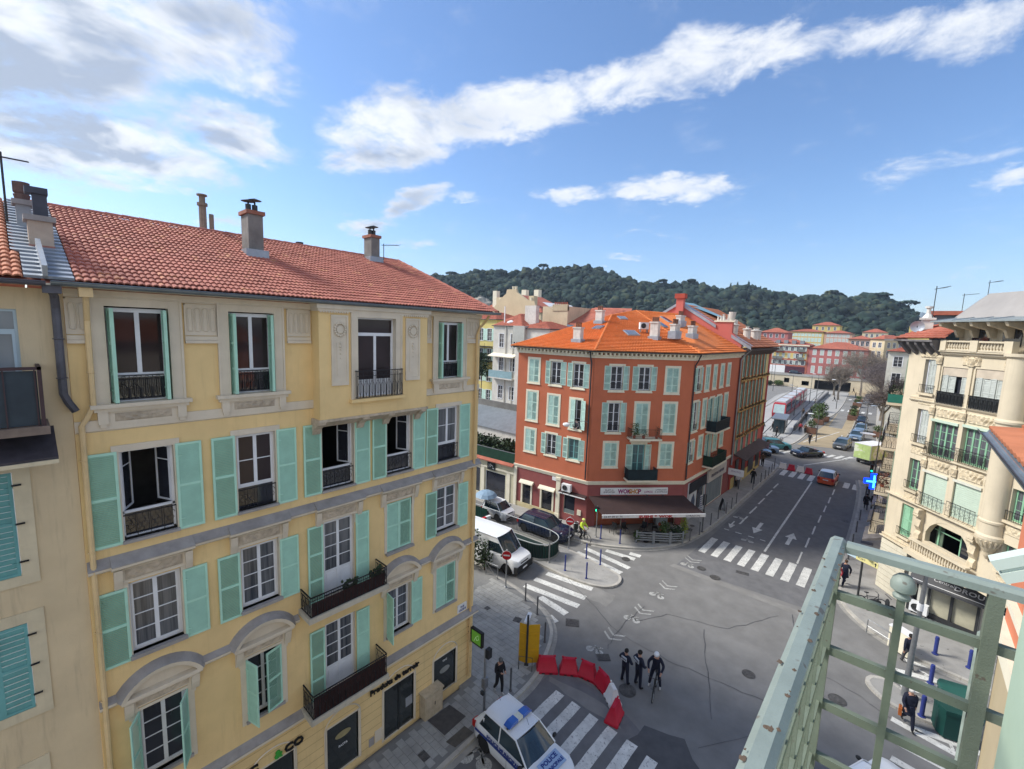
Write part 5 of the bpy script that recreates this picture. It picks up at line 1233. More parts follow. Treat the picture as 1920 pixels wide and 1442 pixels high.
# ------------------------------------------------------------ low shop with a terrace, left of the red building
KM = root('low_cream_shop',T((-30,31,0)),'low cream shop with black windows and a terrace above, left of the red building','shop')
CR2 = mat('cream_render',(.56,.52,.37),.9,.08,1,streak=.2)
FK = frame((-40,29.6),c0); LK = 13.62
hk = [(6.2,.2,9.4,2.7),(10.1,.1,12.6,2.65)]
kw = wallgrid(LK,0,3.75,hk,0,.25,0); ob('wall',(kw,CR2),KM,FK); ob('roof_slab',(MB().box(0,.0,3.7,LK,6,3.8),ESPL),KM,FK)
for a,z0,b_,z1 in hk: ob('pane',(MB().box(a,.1,z0,b_,.12,z1),GLASS),KM,FK); ob('window_frame',(MB().box(a,.06,z0,a + .06,.16,z1).box(a,.06,z1 - .06,b_,.16,z1).box(b_ - .06,.06,z0,b_,.16,z1),WHITEF),KM,FK)
for u in (5.9,9.55,12.75): ob('pilaster',(MB().box(u,-.06,0,u + .42,0,3.1),CREAM),KM,FK)
ob('lintel',(MB().box(5.5,-.1,2.95,LK,0,3.1),CREAM),KM,FK)
ob('tile_edge',(MB().profx([(0,3.95),(-.35,3.78),(-.35,3.70),(0,3.82)],0,LK),TILE_R),KM,FK)
km = root('square_shop_sign',FK @ T((10.9,-.08,3.2)),'small black square sign with a white looping monogram','shop sign'); ob('sign_board',(MB().box(-.5,-.05,-.38,.5,0,.38),SHOPD),km)
ob('monogram',(MB().tube([(-.3,-.06,.2),(-.28,-.06,-.15),(-.1,-.06,.22),(-.02,-.06,.2),(-.1,-.06,-.1),(.08,-.06,.1),(.2,-.06,.05),(.18,-.06,-.15),(.34,-.06,-.22)],.022,4),WHITEP),km)
ob('terrace_rail',(MB().box(0,.2,3.8,LK,.22,4.85),SCRG),KM,FK); ob('terrace_rail_cap',(MB().box(0,.18,4.85,LK,.26,4.9),STEEL),KM,FK)
hd = root('terrace_hedge',FK @ T((9.5,1.4,3.8)),'dark leafy hedge on the terrace behind the green screen','hedge'); l = MB()
for i in range(3000):
    c = Vector((rnd.uniform(-7.5,3.9),rnd.uniform(-.7,.9),rnd.uniform(.2,1.9) * (1 - .15 * rnd.random()))); d1 = Vector((rnd.uniform(-1,1),rnd.uniform(-1,1),rnd.uniform(-.5,1))).normalized() * .17; d2 = d1.orthogonal().normalized() * .12; l.quad(c - d1,c + d2,c + d1,c - d2)
ob('foliage',(l,LEAF1),hd); ob('stem',(MB().tube([(-2,0,0),(-2,0,1.2)],.03,5).tube([(1,0,0),(1.1,0,1.2)],.03,5),SOIL),hd)
# corrugated canopy and yard wall behind
CV = root('corrugated_canopy_roof',T((-36,38,4.6)),'grey corrugated canopy roof on a stained wall behind the terrace','canopy')
CG = mat('corrugated_sheet',(.38,.42,.43),.5,.12,2,metal=.2)
c_ = MB(); 
for i in range(60):
    x = -45 + i * .25; c_.add([(x,36.5,4.9),(x + .125,36.5,5.0),(x + .25,36.5,4.9),(x,40.5,6.5),(x + .125,40.5,6.6),(x + .25,40.5,6.5)],[(0,1,4,3),(1,2,5,4)])
ob('roof_sheet',(c_,CG),CV,Matrix()); ob('wall',(MB().box(-45,36.7,0,-27,36.9,4.85),PLASTW),CV,Matrix()); ob('back_parapet',(MB().box(-45,40.5,5.5,-27,40.8,7.3),mat('grey_render',(.17,.165,.155),.9,.2,1)),CV,Matrix())

# ------------------------------------------------------------ generic middle-distance blocks
def block(name,label,cat,poly,z0,z1,wallm,faces,roofm=None,eave=.5,rise=1.6,mf=None,gm=None,wcol=None,group=None,frame_m=None,flat=False,detail=True,rowz=None):
    "polygon footprint (ccw); faces: {edge: (n columns, [(z0,z1)...], window width, kind, margin)}"
    cx,cy = sum(p[0] for p in poly) / len(poly),sum(p[1] for p in poly) / len(poly)
    t = root(name,T((cx,cy,z0)),label,cat,group)
    n = len(poly)
    for i in range(n):
        a,b = poly[i],poly[(i + 1) % n]; L = math.hypot(b[0] - a[0],b[1] - a[1]); F = frame(a,b); sp = faces.get(i); holes = []
        if sp:
            nc,rows,ww,kind,mg = sp
            for c in range(nc):
                u = mg + (L - 2 * mg) * (c + .5) / nc
                for (za,zb) in rows: holes.append((u - ww / 2,za,u + ww / 2,zb))
        ob('wall',(wallgrid(L,z0,z1,holes,0,.15,1),[wallm,frame_m or CREAM]),t,F)
        for (a_,za,b_,zb) in holes:
            w_ = b_ - a_
            def mk():
                f = MB(); f.box(-.1,-.03,-.1,0,.02,zb - za + .1); f.box(w_,-.03,-.1,w_ + .1,.02,zb - za + .1); f.box(0,-.03,zb - za,w_,.02,zb - za + .1); f.box(0,-.06,-.1,w_,.02,0); f.box(w_ / 2 - .03,.06,0,w_ / 2 + .03,.12,zb - za); f.box(0,.06,0,.05,.12,zb - za); f.box(w_ - .05,.06,0,w_,.12,zb - za)
                for k in (1,2): f.box(0,.08,(zb - za) * k / 3 - .02,w_,.12,(zb - za) * k / 3 + .02)
                return f.mesh('window',frame_m or WHITEF)
            wo = ob('window',cached(('bw',round(w_,2),round(zb - za,2),(frame_m or WHITEF).name),mk),t,F @ T((a_,0,za)))
            ob('pane',cached(('bp',round(w_,2),round(zb - za,2),(gm or GLASS).name),lambda: MB().box(0,.12,0,w_,.13,zb - za).mesh('pane',gm or GLASS)),wo)
            k2 = kind if isinstance(kind,str) else kind[int(rnd.random() * len(kind))]
            if k2 in 'OCX' and k2 != 'X':
                me = cached(('bs',round(w_,2),round(zb - za,2),(mf or PMINT).name),lambda: MB().box(0,-.02,0,w_ / 2 - .01,.02,zb - za).join(sum_lou(w_ / 2,zb - za)).mesh('shutter',mf or PMINT))
                if k2 == 'O': ob('shutter',me,t,F @ T((a_ - .02,-.06,za)) @ Rz(PI)); ob('shutter',me,t,F @ T((b_ + .02,-.06,za)))
                else: ob('shutter',me,t,F @ T((a_,-.0,za))); ob('shutter',me,t,F @ T((b_,-.0,za)) @ Rz(PI))
    if roofm and not flat:
        E = []
        for i in range(n):
            p = Vector(poly[i]); c = Vector((cx,cy)); d = (p - c).normalized(); E.append((p.x + d.x * eave,p.y + d.y * eave,z1 + .05))
        if n == 4:
            l0 = (Vector(E[0]) - Vector(E[1])).length; l1 = (Vector(E[1]) - Vector(E[2])).length
            if l0 >= l1:
                f = min(.45,l1 / l0 / 2); a = (Vector(E[0]) + Vector(E[3])) / 2; b = (Vector(E[1]) + Vector(E[2])) / 2; r0,r1 = a.lerp(b,f),b.lerp(a,f)
                r0.z = r1.z = z1 + rise; Q = [(E[0],E[1],r1,r0),(E[2],E[3],r0,r1),(E[1],E[2],r1,r1),(E[3],E[0],r0,r0)]
            else:
                f = min(.45,l0 / l1 / 2); a = (Vector(E[0]) + Vector(E[1])) / 2; b = (Vector(E[3]) + Vector(E[2])) / 2; r0,r1 = a.lerp(b,f),b.lerp(a,f)
                r0.z = r1.z = z1 + rise; Q = [(E[0],E[1],r0,r0),(E[2],E[3],r1,r1),(E[1],E[2],r1,r0),(E[3],E[0],r0,r1)]
        else:
            ap = (cx,cy,z1 + rise); Q = [(E[i],E[(i + 1) % n],ap,ap) for i in range(n)]
        rf = ob('roof',(MB().poly([(x,y,z - .06) for x,y,z in reversed(E)]),wallm),t,Matrix())
        for q in Q: stepped_roof(rf,*q,roofm,.45 if detail else 1.2,.5 if detail else 3,lift=.05)
        gu = MB()
        for i in range(n): gu.tube([E[i],E[(i + 1) % n]],.07,4)
        ob('gutter',(gu,DSTEEL),t,Matrix())
    else: ob('roof',(MB().poly([(x,y,z1) for x,y in poly]),ESPL),t,Matrix())
    return t
def sum_lou(w,h):
    b = MB(); n = int(h / .16)
    for i in range(n): b.box(.05,-.035,.08 + i * (h - .16) / n,w - .06,-.02,.08 + (i + .55) * (h - .16) / n)
    return b
# white block with shutters (behind the terrace), yellow house, cream gables
WG = mat('shutter_grey',(.44,.47,.44),.7,.12)
white = block('white_tenement','dirty white tenement with grey shutters behind the orange roofed building','building',[(-50.4,52),(-44.3,52),(-44.3,60),(-50.4,60)],0,16.9,PLASTW,{0: (2,[(13.6,15.7),(9.9,11.9),(5.4,7.4)],.95,'OOC',.6)},TILE_R,.3,2.1,mf=WG)
for z in (9.2,): 
    ob('balcony',(MB().box(-50.2,50.9,8.6,-45.2,52,8.8),PLASTW),white,Matrix()); ob('railing',(MB().box(-50.2,50.9,8.8,-45.2,50.95,9.9),mat('glass_rail',(.25,.38,.42),.2)),white,Matrix()); ob('awning',(MB().profx([(0,.4),(-1.2,0),(-1.2,-.12),(0,.28)],-50.4,-45),CREAM),white,T((0,52,12.2)))
white2 = block('white_tenement','narrow pale wall of the white tenement with dark shutters next to the red corner','building',[(-44.25,50.5),(-38.0,50.5),(-38.0,58),(-44.25,58)],0,16.6,PLASTW,{0: (2,[(12.8,15.0),(9.4,11.6),(5.6,7.8)],1.0,'OC',.5)},TILE_R,.3,1.2,mf=mat('shutter_petrol',(.12,.22,.24),.7,.1))
ob('water_tank',(MB().box(-44.4,50,14.6,-42.2,51,17.0),mat('render_pale_grey',(.42,.43,.40),.8,.1,2)),white2,Matrix()); ob('air_unit',(MB().box(-41.8,49.9,13.6,-40.6,50.45,14.6),WHITEP),white2,Matrix())
for x in (-47.6,-46.1): ob('drain_pipe',(MB().tube([(x,51.9,0),(x,51.9,16.8)],.08,5),PLASTW),white,Matrix())
ob('chimney',(MB().box(-45.6,54,16,-43.4,54.8,20.2),WCH),white,Matrix()); ob('roof_vent',(MB().lathe([(.3,0),(.7,.3),(.7,.5),(.3,.7),(0,.8)],(-47.5,53,17.1),10),WHITEP),white,Matrix()); ob('flue',(MB().tube([(-48.6,52.6,17),(-48.6,52.6,20)],.1,5),WHITEP),white,Matrix())
yel2 = block('yellow_house','yellow house with turquoise shutters glimpsed behind the ochre corner','house',[(-62,57),(-54.6,57),(-54.6,66),(-62,66)],0,18.0,mat('lemon_render',(.62,.52,.20),.9,.08,.8),{0: (3,[(14.3,16.4),(10.8,12.8),(7,9),(3.3,5.4)],1.1,'O',.5)},TILE_R,.4,1.5,mf=PMINT)
ob('balcony',(MB().box(-60,55.6,10.6,-54.7,57,10.8).box(-60,55.6,13.2,-54.7,57,13.3),IRONW),yel2,Matrix()); bb = MB()
for i in range(40): bb.box(-60 + i * .133,55.6,10.8,-59.97 + i * .133,55.63,13.9 if i % 10 == 0 else 11.9)
ob('railing',(bb,IRONW),yel2,Matrix(),kind='stuff')
vn = root('climbing_plant',T((-56.5,55.3,8.5)),'dark climbing plant covering the iron balcony of the yellow house','climbing plant'); l = MB()
for i in range(700):
    c = Vector((rnd.gauss(0,1.0),rnd.uniform(-.3,.4),rnd.uniform(-.4,3.6))); d1 = Vector((rnd.uniform(-1,1),rnd.uniform(-1,1),rnd.uniform(-1,1))).normalized() * .22; d2 = d1.orthogonal().normalized() * .13; l.quad(c - d1,c + d2,c + d1,c - d2)
ob('foliage',(l,LEAF1),vn); ob('stem',(MB().tube([(0,.2,-8),(.1,.2,1),(0,.2,3)],.08,5),SOIL),vn)
GAB = mat('gable_cream',(.55,.46,.31),.9,.07,.5,.1,20,streak=.08)
gab = root('cream_gable_house',T((-59,67,0)),'tall blank cream gable wall with stepped chimneys on its skyline','building')
ob('gable_wall',(MB().prism([(-65.2,0),(-53.0,0),(-53.0,20.4),(-53.6,21.9),(-55.2,22.0),(-58.0,23.6),(-58.2,24.2),(-60.6,24.2),(-60.8,23.4),(-62.6,22.2),(-65.2,19.5)],0,.5).xf(Matrix(((1,0,0,0),(0,0,-1,66.5),(0,1,0,0),(0,0,0,1)))),GAB),gab,Matrix())
deckroof(gab,[[(-65.6,66.4,19.4),(-59.5,66.4,23.4),(-59.5,76,23.4),(-65.6,76,19.4)],[(-59.5,66.4,23.4),(-53,66.4,20.6),(-53,76,20.6),(-59.5,76,23.4)]],TILE_R)
for x,z in ((-59.6,24.2),(-58.9,24.2),(-63,22),(-54.9,22)): ob('chimney_pot',(MB().lathe([(.22,0),(.25,.5),(.3,.5),(.3,.6)],(x,66.8,z),8),CREAM),gab,Matrix())
ob('chimney',(MB().box(-64.2,66.8,20,-62.8,68,22.8),GAB),gab,Matrix()); ob('chimney',(MB().box(-55.6,66.8,20,-54.4,68,22.9),GAB),gab,Matrix())
far1 = block('red_roofed_house','distant red tiled roof with white chimneys above the ochre house hip','house',[(-88,84),(-66,84),(-66,95),(-88,95)],0,20.5,GAB,{0: (6,[(16,18)],1.2,'O',1)},TILE_R,.5,4.0)
for x in (-84,-79,-74,-70): ob('chimney',(MB().box(x,86,22,x + 1.4,87.2,25.6 + rnd.random()),CREAM),far1,Matrix())
cb_ = root('cream_block_house',T((-40,60,0)),'cream tower-like block with a stained side and old red roof behind the orange roof','building')
ob('wall',(MB().prism([(-45.2,58),(-43.2,58),(-40.3,58),(-40.3,66),(-45.2,66)],0,20.3),mat('stained_cream',(.56,.48,.34),.9,.10,.6,streak=.45)),cb_,Matrix())
ob('parapet',(MB().box(-43.2,57.9,19.6,-40.3,58.3,20.6),mat('stained_cream2',(.50,.43,.30),.9,.14,.8,streak=.6)),cb_,Matrix()); ob('verge',(MB().add([(-45.3,57.9,21.0),(-43.2,57.9,19.9),(-43.2,66,19.9),(-45.3,66,21.0)],[(0,1,2,3)]),WHITEP),cb_,Matrix())
rf_ = deckroof(cb_,[[(-40.3,58,17.6),(-31,58,16.8),(-33.5,66,20.4),(-40.3,66,20.6)]],TILE_R); stepped_roof(rf_,(-40.3,57.9,17.0),(-30.8,57.9,16.4),(-34.5,65,20.2),(-40.3,65,20.4),TILE_R,.45,.4)
ob('side_wall',(MB().box(-40.2,58.2,0,-31.2,65,16.8),PLASTW),cb_,Matrix()); q = MB(); pots(q,-43.1,-40.4,58.2,20.6,7,h=.35,r=.12); ob('chimney_pots',(q,TILE_R),cb_,Matrix())
ob('dormer_roof',(MB().add([(-40,57.6,17.5),(-37.6,57.6,17.3),(-36.4,56.6,16.4),(-39.6,56.6,16.5)],[(0,1,2,3)]),mat('slate_blue',(.08,.12,.18),.6,.2)),cb_,Matrix())

# ------------------------------------------------------------ pink building beyond the red one, with a painted front
PK = root('pink_painted_building',T((-17,55,0)),'pink red building beyond, its street front painted yellow and red with green shutters','building')
PINK = mat('pink_render',(.52,.14,.115),.9,.06,.5,.1,30,streak=.06); DRED = mat('dark_red_render',(.32,.045,.035),.9,.1,.6); YDEC = mat('faded_yellow',(.62,.52,.24),.9,.14,1.5,streak=.25); GREENS = mat('faded_green_paint',(.30,.42,.33),.75,.25,2.5,streak=.3)
gy = 50.0
ob('gable_wall',(MB().prism([(-30,0),(-12.95,0),(-12.95,16.0),(-14.0,16.9),(-14.0,18.0),(-15.6,18.0),(-15.6,17.8),(-19.7,20.1),(-21.7,18.9),(-26,16.6),(-30,15)],0,.5).xf(Matrix(((1,0,0,0),(0,0,-1,gy + .5),(0,1,0,0),(0,0,0,1)))),PINK),PK,Matrix())
rf_ = deckroof(PK,[[(-12.1,gy,15.45),(-12.1,63.5,15.45),(-19.7,63.5,19.9),(-19.7,gy,19.9)],[(-19.7,gy,19.9),(-19.7,63.5,19.9),(-30,63.5,15),(-30,gy,15)]],TILE_O)
stepped_roof(rf_,(-11.9,gy,15.5),(-11.9,63.6,15.5),(-19.7,63.6,20.0),(-19.7,gy,20.0),mat('faded_orange_tile',(.46,.17,.085),.85,.15,2),.45,.4)
vg = MB()
for (x0_,z0_),(x1_,z1_) in (((-12.0,15.5),(-14.0,16.7)),((-15.6,17.65),(-19.7,20.15)),((-19.7,20.15),(-21.7,18.95)),((-21.7,18.95),(-30,15.1))):
    vg.add([(x0_,gy - .12,z0_),(x1_,gy - .12,z1_),(x1_,gy + .5,z1_ + .15),(x0_,gy + .5,z0_ + .15),(x0_,gy - .12,z0_ - .3),(x1_,gy - .12,z1_ - .3)],[(0,1,2,3),(4,5,1,0)])
ob('verge',(vg,ZSHEET),PK,Matrix())
ch = ob('chimney',(MB().box(-19.9,gy - .5,14.5,-19.1,gy,20.9),PINK),PK,Matrix()); ob('chimney_cap',(MB().box(-20.05,gy - .65,20.5,-18.95,gy + .1,21.0),mat('cap_pink_red',(.40,.075,.05),.9,.1)),ch)
ob('chimney_cap',(MB().box(-15.8,gy - .1,18.0,-13.8,gy + .7,18.15),CREAM),PK,Matrix()); q = MB(); pots(q,-15.7,-14.8,gy + .3,18.15,3,h=.5,r=.10); q.lathe([(.2,0),(.3,.3),(.36,.8),(.36,.9)],(-14.2,gy + .4,18.15),10); ob('chimney_pots',(q,PLASTW),PK,Matrix())
for i,(x,y) in enumerate(((-14.3,51.9),(-13.6,54.2),(-13.4,56.6),(-13.4,57.9))):
    z = 15.5 + (x + 11.9) * -.57; ob('chimney',(MB().lathe([(.36,-.6),(.38,.8),(.48,.85),(.48,.95),(.16,1.0),(.16,1.2),(.3,1.25)],(x,y,z),12),WCH),PK,Matrix())
ob('chimney',(MB().box(-16.6,54,16.5,-14.8,54.8,18.4),WCH),PK,Matrix()); q = MB(); pots(q,-16.5,-14.9,54.4,18.4,3,h=.6,r=.12); ob('chimney_pots',(q,PLASTW),PK,Matrix())
ob('roof_light',(MB().add([(-20.5,52,20.3),(-16.5,54.5,18.6),(-16.5,56.5,18.6),(-20.5,56.5,20.4)],[(0,1,2,3)]),mat('blue_roof_sheet',(.20,.36,.42),.5,.1)),PK,Matrix())
FP = frame((-12.9,gy),(-12.9,63.4)); LP = 13.4
ph = []; rowsz = [(13.0,15.0),(11.3,13.0)]
zr = [(12.3,15.0,7),(9.0,11.6,7),(6.1,8.6,7),(3.9,5.9,5)]
ob('wall',(wallgrid(LP,0,15.4,[],0),DRED),PK,FP)
for k,(za,zb,n) in enumerate(zr):
    ob('painted_panel',(MB().box(.3,-.03,za - .75,LP - 1.2,-.001,zb + .1),YDEC if k < 3 else PINK),PK,FP)
    for i in range(n):
        u = .9 + i * (LP - 2.9) / n; w_ = .62
        ob('window',(MB().box(u + .2,-.05,za,u + .85,-.028,zb),GLASS),PK,FP)
        for s,a in ((u + .30,R(180 - 14)),(u + .75,R(14))):
            me = cached(('pks',round(zb - za,2)),lambda: MB().box(0,-.025,0,w_,.025,zb - za).join(sum_lou(w_,zb - za)).mesh('shutter',GREENS)); ob('shutter',me,PK,FP @ T((s,-.08,za)) @ Rz(a))
        if k < 3: ob('pilaster',(MB().box(u - .62,-.16,za - .6,u - .40,0,zb + .1),mat('pilaster_rust',(.42,.13,.05),.9,.15)),PK,FP)
    if k < 3:
        ob('sill_band',(MB().box(.3,-.28,za - .42,LP - 1,0,za - .25),mat('band_ochre',(.50,.30,.10),.9,.2)),PK,FP)
        fl_ = MB()
        for i in range(80): fl_.blob((rnd.uniform(.5,LP - 1.2),-.25,za - .2 + rnd.uniform(-.08,.1)),rnd.uniform(.06,.12),0,1,.4)
        ob('window_box_plants',(fl_,mat('dry_plants',(.13,.09,.04),.9,.4)),PK,FP,kind='stuff')
b = MB(); b.box(-.2,-.75,15.1,LP + .4,0,15.35); ob('eaves',(b,mat('eaves_dark',(.06,.045,.04),.8)),PK,FP)
bk = MB()
for i in range(16): bk.profx([(0,14.5),(0,15.1),(-.7,15.1),(-.62,14.95),(-.2,14.6)],i * .85,i * .85 + .16)
ob('bracket',(bk,mat('bracket_grey',(.16,.13,.12),.9)),PK,FP,kind='stuff')
dp = MB().tube([(.55,-.75,15.2),(.1,-.3,14.6),(-.05,-.12,14.1),(-.05,-.12,3)],.08,6); ob('downpipe',(dp,STEEL),PK,FP)
cs = MB(); cs.profx([(0,4.05),(-1.3,3.6),(-1.3,3.5),(0,3.9)],.8,11.5); ob('shop_canopy',(cs,mat('canopy_brown',(.10,.07,.06),.8,.2)),PK,FP)
ob('base_panel',(MB().box(.6,-.06,.1,12.6,-.0,1.3),mat('base_yellow',(.55,.45,.19),.9,.12,2)),PK,FP)
for u,w_ in ((1.8,1.2),(4.4,1.4),(7.2,2.4),(10.6,1.6)): ob('shop_opening',(MB().box(u,-.075,.5 if w_ > 1.3 else .13,u + w_,-.03,3.1),SHOPD),PK,FP)
ss = root('projecting_shop_sign',T((-12.1,49.3,2.5)),'white rectangular projecting sign on the wall where the red buildings meet','shop sign'); ob('sign_board',(MB().box(-.75,-.04,-.35,.75,.04,.35),WHITEP),ss); ob('sign_lettering',(text_mb('PHOTO',.22,.01,align='CENTER',sx=1.2),mat('letter_violet',(.25,.12,.3),.6)),ss,T((-12.1,49.25,2.5)))
ss = root('projecting_shop_sign',T((-12.3,61.5,3.3)),'tilted violet and red sign at the far end of the painted building','shop sign'); ob('sign_board',(MB().box(-.6,-.04,-.4,.6,.04,.4),mat('sign_mauve',(.40,.25,.36),.6)),ss)

# ------------------------------------------------------------ beige ornate building on the right
BEI = mat('beige_stone',(.62,.54,.40),.88,.07,.8,.12,40,streak=.14)
BEIO = mat('beige_ornament',(.62,.53,.38),.9,.16,4,.4,25,streak=.25)
ZGREY = mat('mansard_zinc',(.33,.31,.29),.5,.08,1.2,metal=.3)
GWIN = mat('green_window_paint',(.24,.46,.30),.6,.1)
PALEB = mat('roller_blind',(.48,.58,.48),.7,.05)
b0,b1 = (.02,38.0),(3.82,33.37); BL_ = 9.4
bd = (Vector(b1) - Vector(b0)).normalized(); bend = Vector(b0) + bd * BL_
BB = root('beige_ornate_building',T((2.5,40,0)),'beige ornate corner building with iron balconies, stone balustrades and a grey zinc roof','building')
FB = frame(b0,tuple(bend)); FS = frame((.16,66.0),b0)
wins = [('A',1.22,2.12,13.5,15.55,'S'),('A',1.2,2.1,10.4,12.5,'S'),('A',1.15,2.0,7.42,9.36,'G'),('A',1.1,1.95,4.32,6.38,'K'),
        ('B',2.42,4.02,13.03,15.2,'SH'),('C',4.36,5.92,13.03,15.25,'SH'),('B',2.3,3.92,9.9,12.1,'GW'),('C',4.25,5.85,10.0,12.15,'GW'),('B',2.24,3.78,6.75,8.95,'RB'),('C',4.2,5.7,6.85,9.0,'RB'),
        ('L',2.95,5.6,4.75,6.05,'AR'),('D',7.15,7.9,7.9,9.55,'G'),('D',7.15,7.9,5.3,6.7,'G'),('D',7.2,7.9,11.0,12.8,'G')]
hs = [(u0,z0,u1,z1) for _,u0,u1,z0,z1,_k in wins]
ob('wall',(wallgrid(BL_,3.6,16.1,hs,0,.28,0),BEI),BB,FB)
ob('soffit',(MB().poly([(0,0,3.6),(BL_,0,3.6),(BL_,6,3.6),(0,6,3.6)]),BEIO),BB,FB)
side = [(8 + 3.4 * i,z,9.2 + 3.4 * i,z + 2.1) for i in range(6) for z in (13.2,10.1,7.0,4.1)]
ob('wall',(wallgrid(28,0,16.4,side,0,.2,0),mat('peach_stone',(.56,.40,.27),.88,.08,.8,streak=.15)),BB,FS)
for h in side: ob('pane',(MB().box(h[0],.14,h[1],h[2],.16,h[3]),GLASS),BB,FS); ob('shutter',(MB().box(h[0] - .55,-.06,h[1],h[0],-.02,h[3]),GREENS),BB,FS); ob('shutter',(MB().box(h[2],-.06,h[1],h[2] + .55,-.02,h[3]),GREENS),BB,FS)
IBR = lambda w_,h,st='bars': railing(w_,h,st)
for nme,u0,u1,z0,z1,k in wins:
    w_,h = u1 - u0,z1 - z0
    if k in ('S','G','K'):
        sash(BB,FB,u0,z0,w_,h,3,.2,m=GWIN if k != 'S' else WHITEF,sep=False,gm=GLASSC)
        if k == 'S': 
            for q in range(3): shutter(BB,FB,u0 + .25 + q * .21,.1 - q * .02,z0 + .02,.2,h - .05,0,(.5,),WG,WG,.08)
        if k == 'K': shutter(BB,FB,u0 + .02,.12,z0,.45,h,R(10),(.5,),GWIN,GWIN,.08); shutter(BB,FB,u1 - .02,.12,z0,.42,h,R(172),(.5,),GWIN,GWIN,.08)
        ob('railing',railing(w_ + .1,.5,'bars'),BB,FB @ T((u0 - .05,-.12,z0 + .02))); ob('sill',(MB().box(u0 - .12,-.2,z0 - .12,u1 + .12,.02,z0),BEIO),BB,FB)
        ob('frieze',ornament(w_ + .1,.5,.07,7,m=BEIO),BB,FB @ T((u0 - .05,-.003,z0 - .72)))
    if k == 'SH':
        for q in range(4):
            if nme == 'B' and q == 2: continue
            shutter(BB,FB,u0 + .04 + q * (w_ - .08) / 4,.08,z0 + .1,(w_ - .1) / 4,h * .74,R(6 if q % 2 else -6),(.5,),WG,WG,.08)
        ob('blind_box',(MB().box(u0,.05,z1 - .5,u1,.2,z1),mat('blind_beige',(.50,.43,.34),.8)),BB,FB); ob('interior',(MB().box(u0,.24,z0,u1,.27,z1),GLASS),BB,FB)
        ob('railing',railing(w_ + .08,.75,'scroll'),BB,FB @ T((u0 - .04,-.14,z0))); ob('railing_mesh',(MB().box(u0,-.125,z0 + .02,u1,-.12,z0 + .72),mat('mesh_black',(.035,.04,.04),.7)),BB,FB)
    if k == 'GW':
        sash(BB,FB,u0,z0,w_,h - .14,4,.16,m=GWIN,casements=4,sep=False,gm=GLASSC); ob('railing',railing(w_ + .16,.8,'scroll'),BB,FB @ T((u0 - .08,-.22,z0)))
        ob('blind_box',(MB().box(u0 - .04,-.1,z1 - .14,u1 + .04,.16,z1),PALEB),BB,FB)
    if k == 'RB':
        b = MB()
        for i in range(int(h / .11)): b.box(u0,.05,z0 + .02 + i * .11,u1,.08,z0 + .02 + i * .11 + .1)
        ob('roller_blind',(b,PALEB),BB,FB,kind='stuff'); ob('blind_box',(MB().box(u0 - .04,-.08,z1 - .12,u1 + .04,.16,z1 + .02),mat('blind_box_pale',(.60,.60,.52),.6)),BB,FB); ob('railing',railing(w_ + .14,.85,'curl'),BB,FB @ T((u0 - .07,-.2,z0)))
    if k == 'AR':
        recess(BB,FB,u0,z0 - 1.1,w_,h + 1.1,2.5,.29)
        ob('window',(MB().box(4.55,.5,z0 - .3,4.62,.56,z1 - .1).box(u0,.5,z0 + .75,4.6,.55,z0 + .8).box(3.2,.5,4.0,3.3,.55,6),GWIN),BB,FB); ob('pane',(MB().box(4.62,.52,z0 - .3,u1,.53,z1),GLASS),BB,FB); ob('curtain',(MB().box(3.05,.55,4.0,3.5,.6,6.1),mat('curtain_green',(.10,.14,.10),.9,.2)),BB,FB)
        # flat arch: spandrels narrowing the opening
        P = [(u0 + w_ * i / 12,z1 - .75 + 1.02 * math.sin(PI * (i + .0) / 12) ** .6) for i in range(13)]
        sp = MB()
        for i in range(12): sp.add([(P[i][0],-.02,P[i][1]),(P[i + 1][0],-.02,P[i + 1][1]),(P[i + 1][0],-.02,z1 + .34),(P[i][0],-.02,z1 + .34),(P[i][0],.3,P[i][1]),(P[i + 1][0],.3,P[i + 1][1])],[(0,1,2,3),(1,0,4,5)])
        ob('arch',(sp,BEI),BB,FB)
for z,u0,u1,d in ((16.0,2.1,6.3,.3),(12.95,.6,6.3,.14),(13.08,.6,6.3,.08),(9.82,2.0,6.2,.22),(6.62,-.05,6.4,.26),(3.62,-.1,2.6,.2),(3.78,-.05,2.6,.1),(15.88,2.1,6.3,.18)):
    ob('cornice',(MB().profx([(0,z - .02),(0,z + .14),(-d,z + .14),(-d,z + .08),(-d * .4,z - .02)],u0,u1),BEI),BB,FB)
for u in (2.16,4.06,5.98): 
    ob('pilaster',(MB().box(u - .05,-.07,6.75,u + .18,0,15.85),BEI),BB,FB)
    for z in (15.3,12.3,9.1): ob('frieze',ornament(.34,.5,.14,11,m=BEIO),BB,FB @ T((u - .1,-.075,z)))
for u,z,w_,h in ((2.5,12.25,1.5,.55),(4.4,12.25,1.5,.55),(2.5,9.12,1.3,.6),(4.4,9.15,1.3,.6),(3.6,15.35,1.0,.6),(.9,15.65,1.3,.35)): ob('frieze',ornament(w_,h,.12,9,m=BEIO),BB,FB @ T((u,-.004,z)))
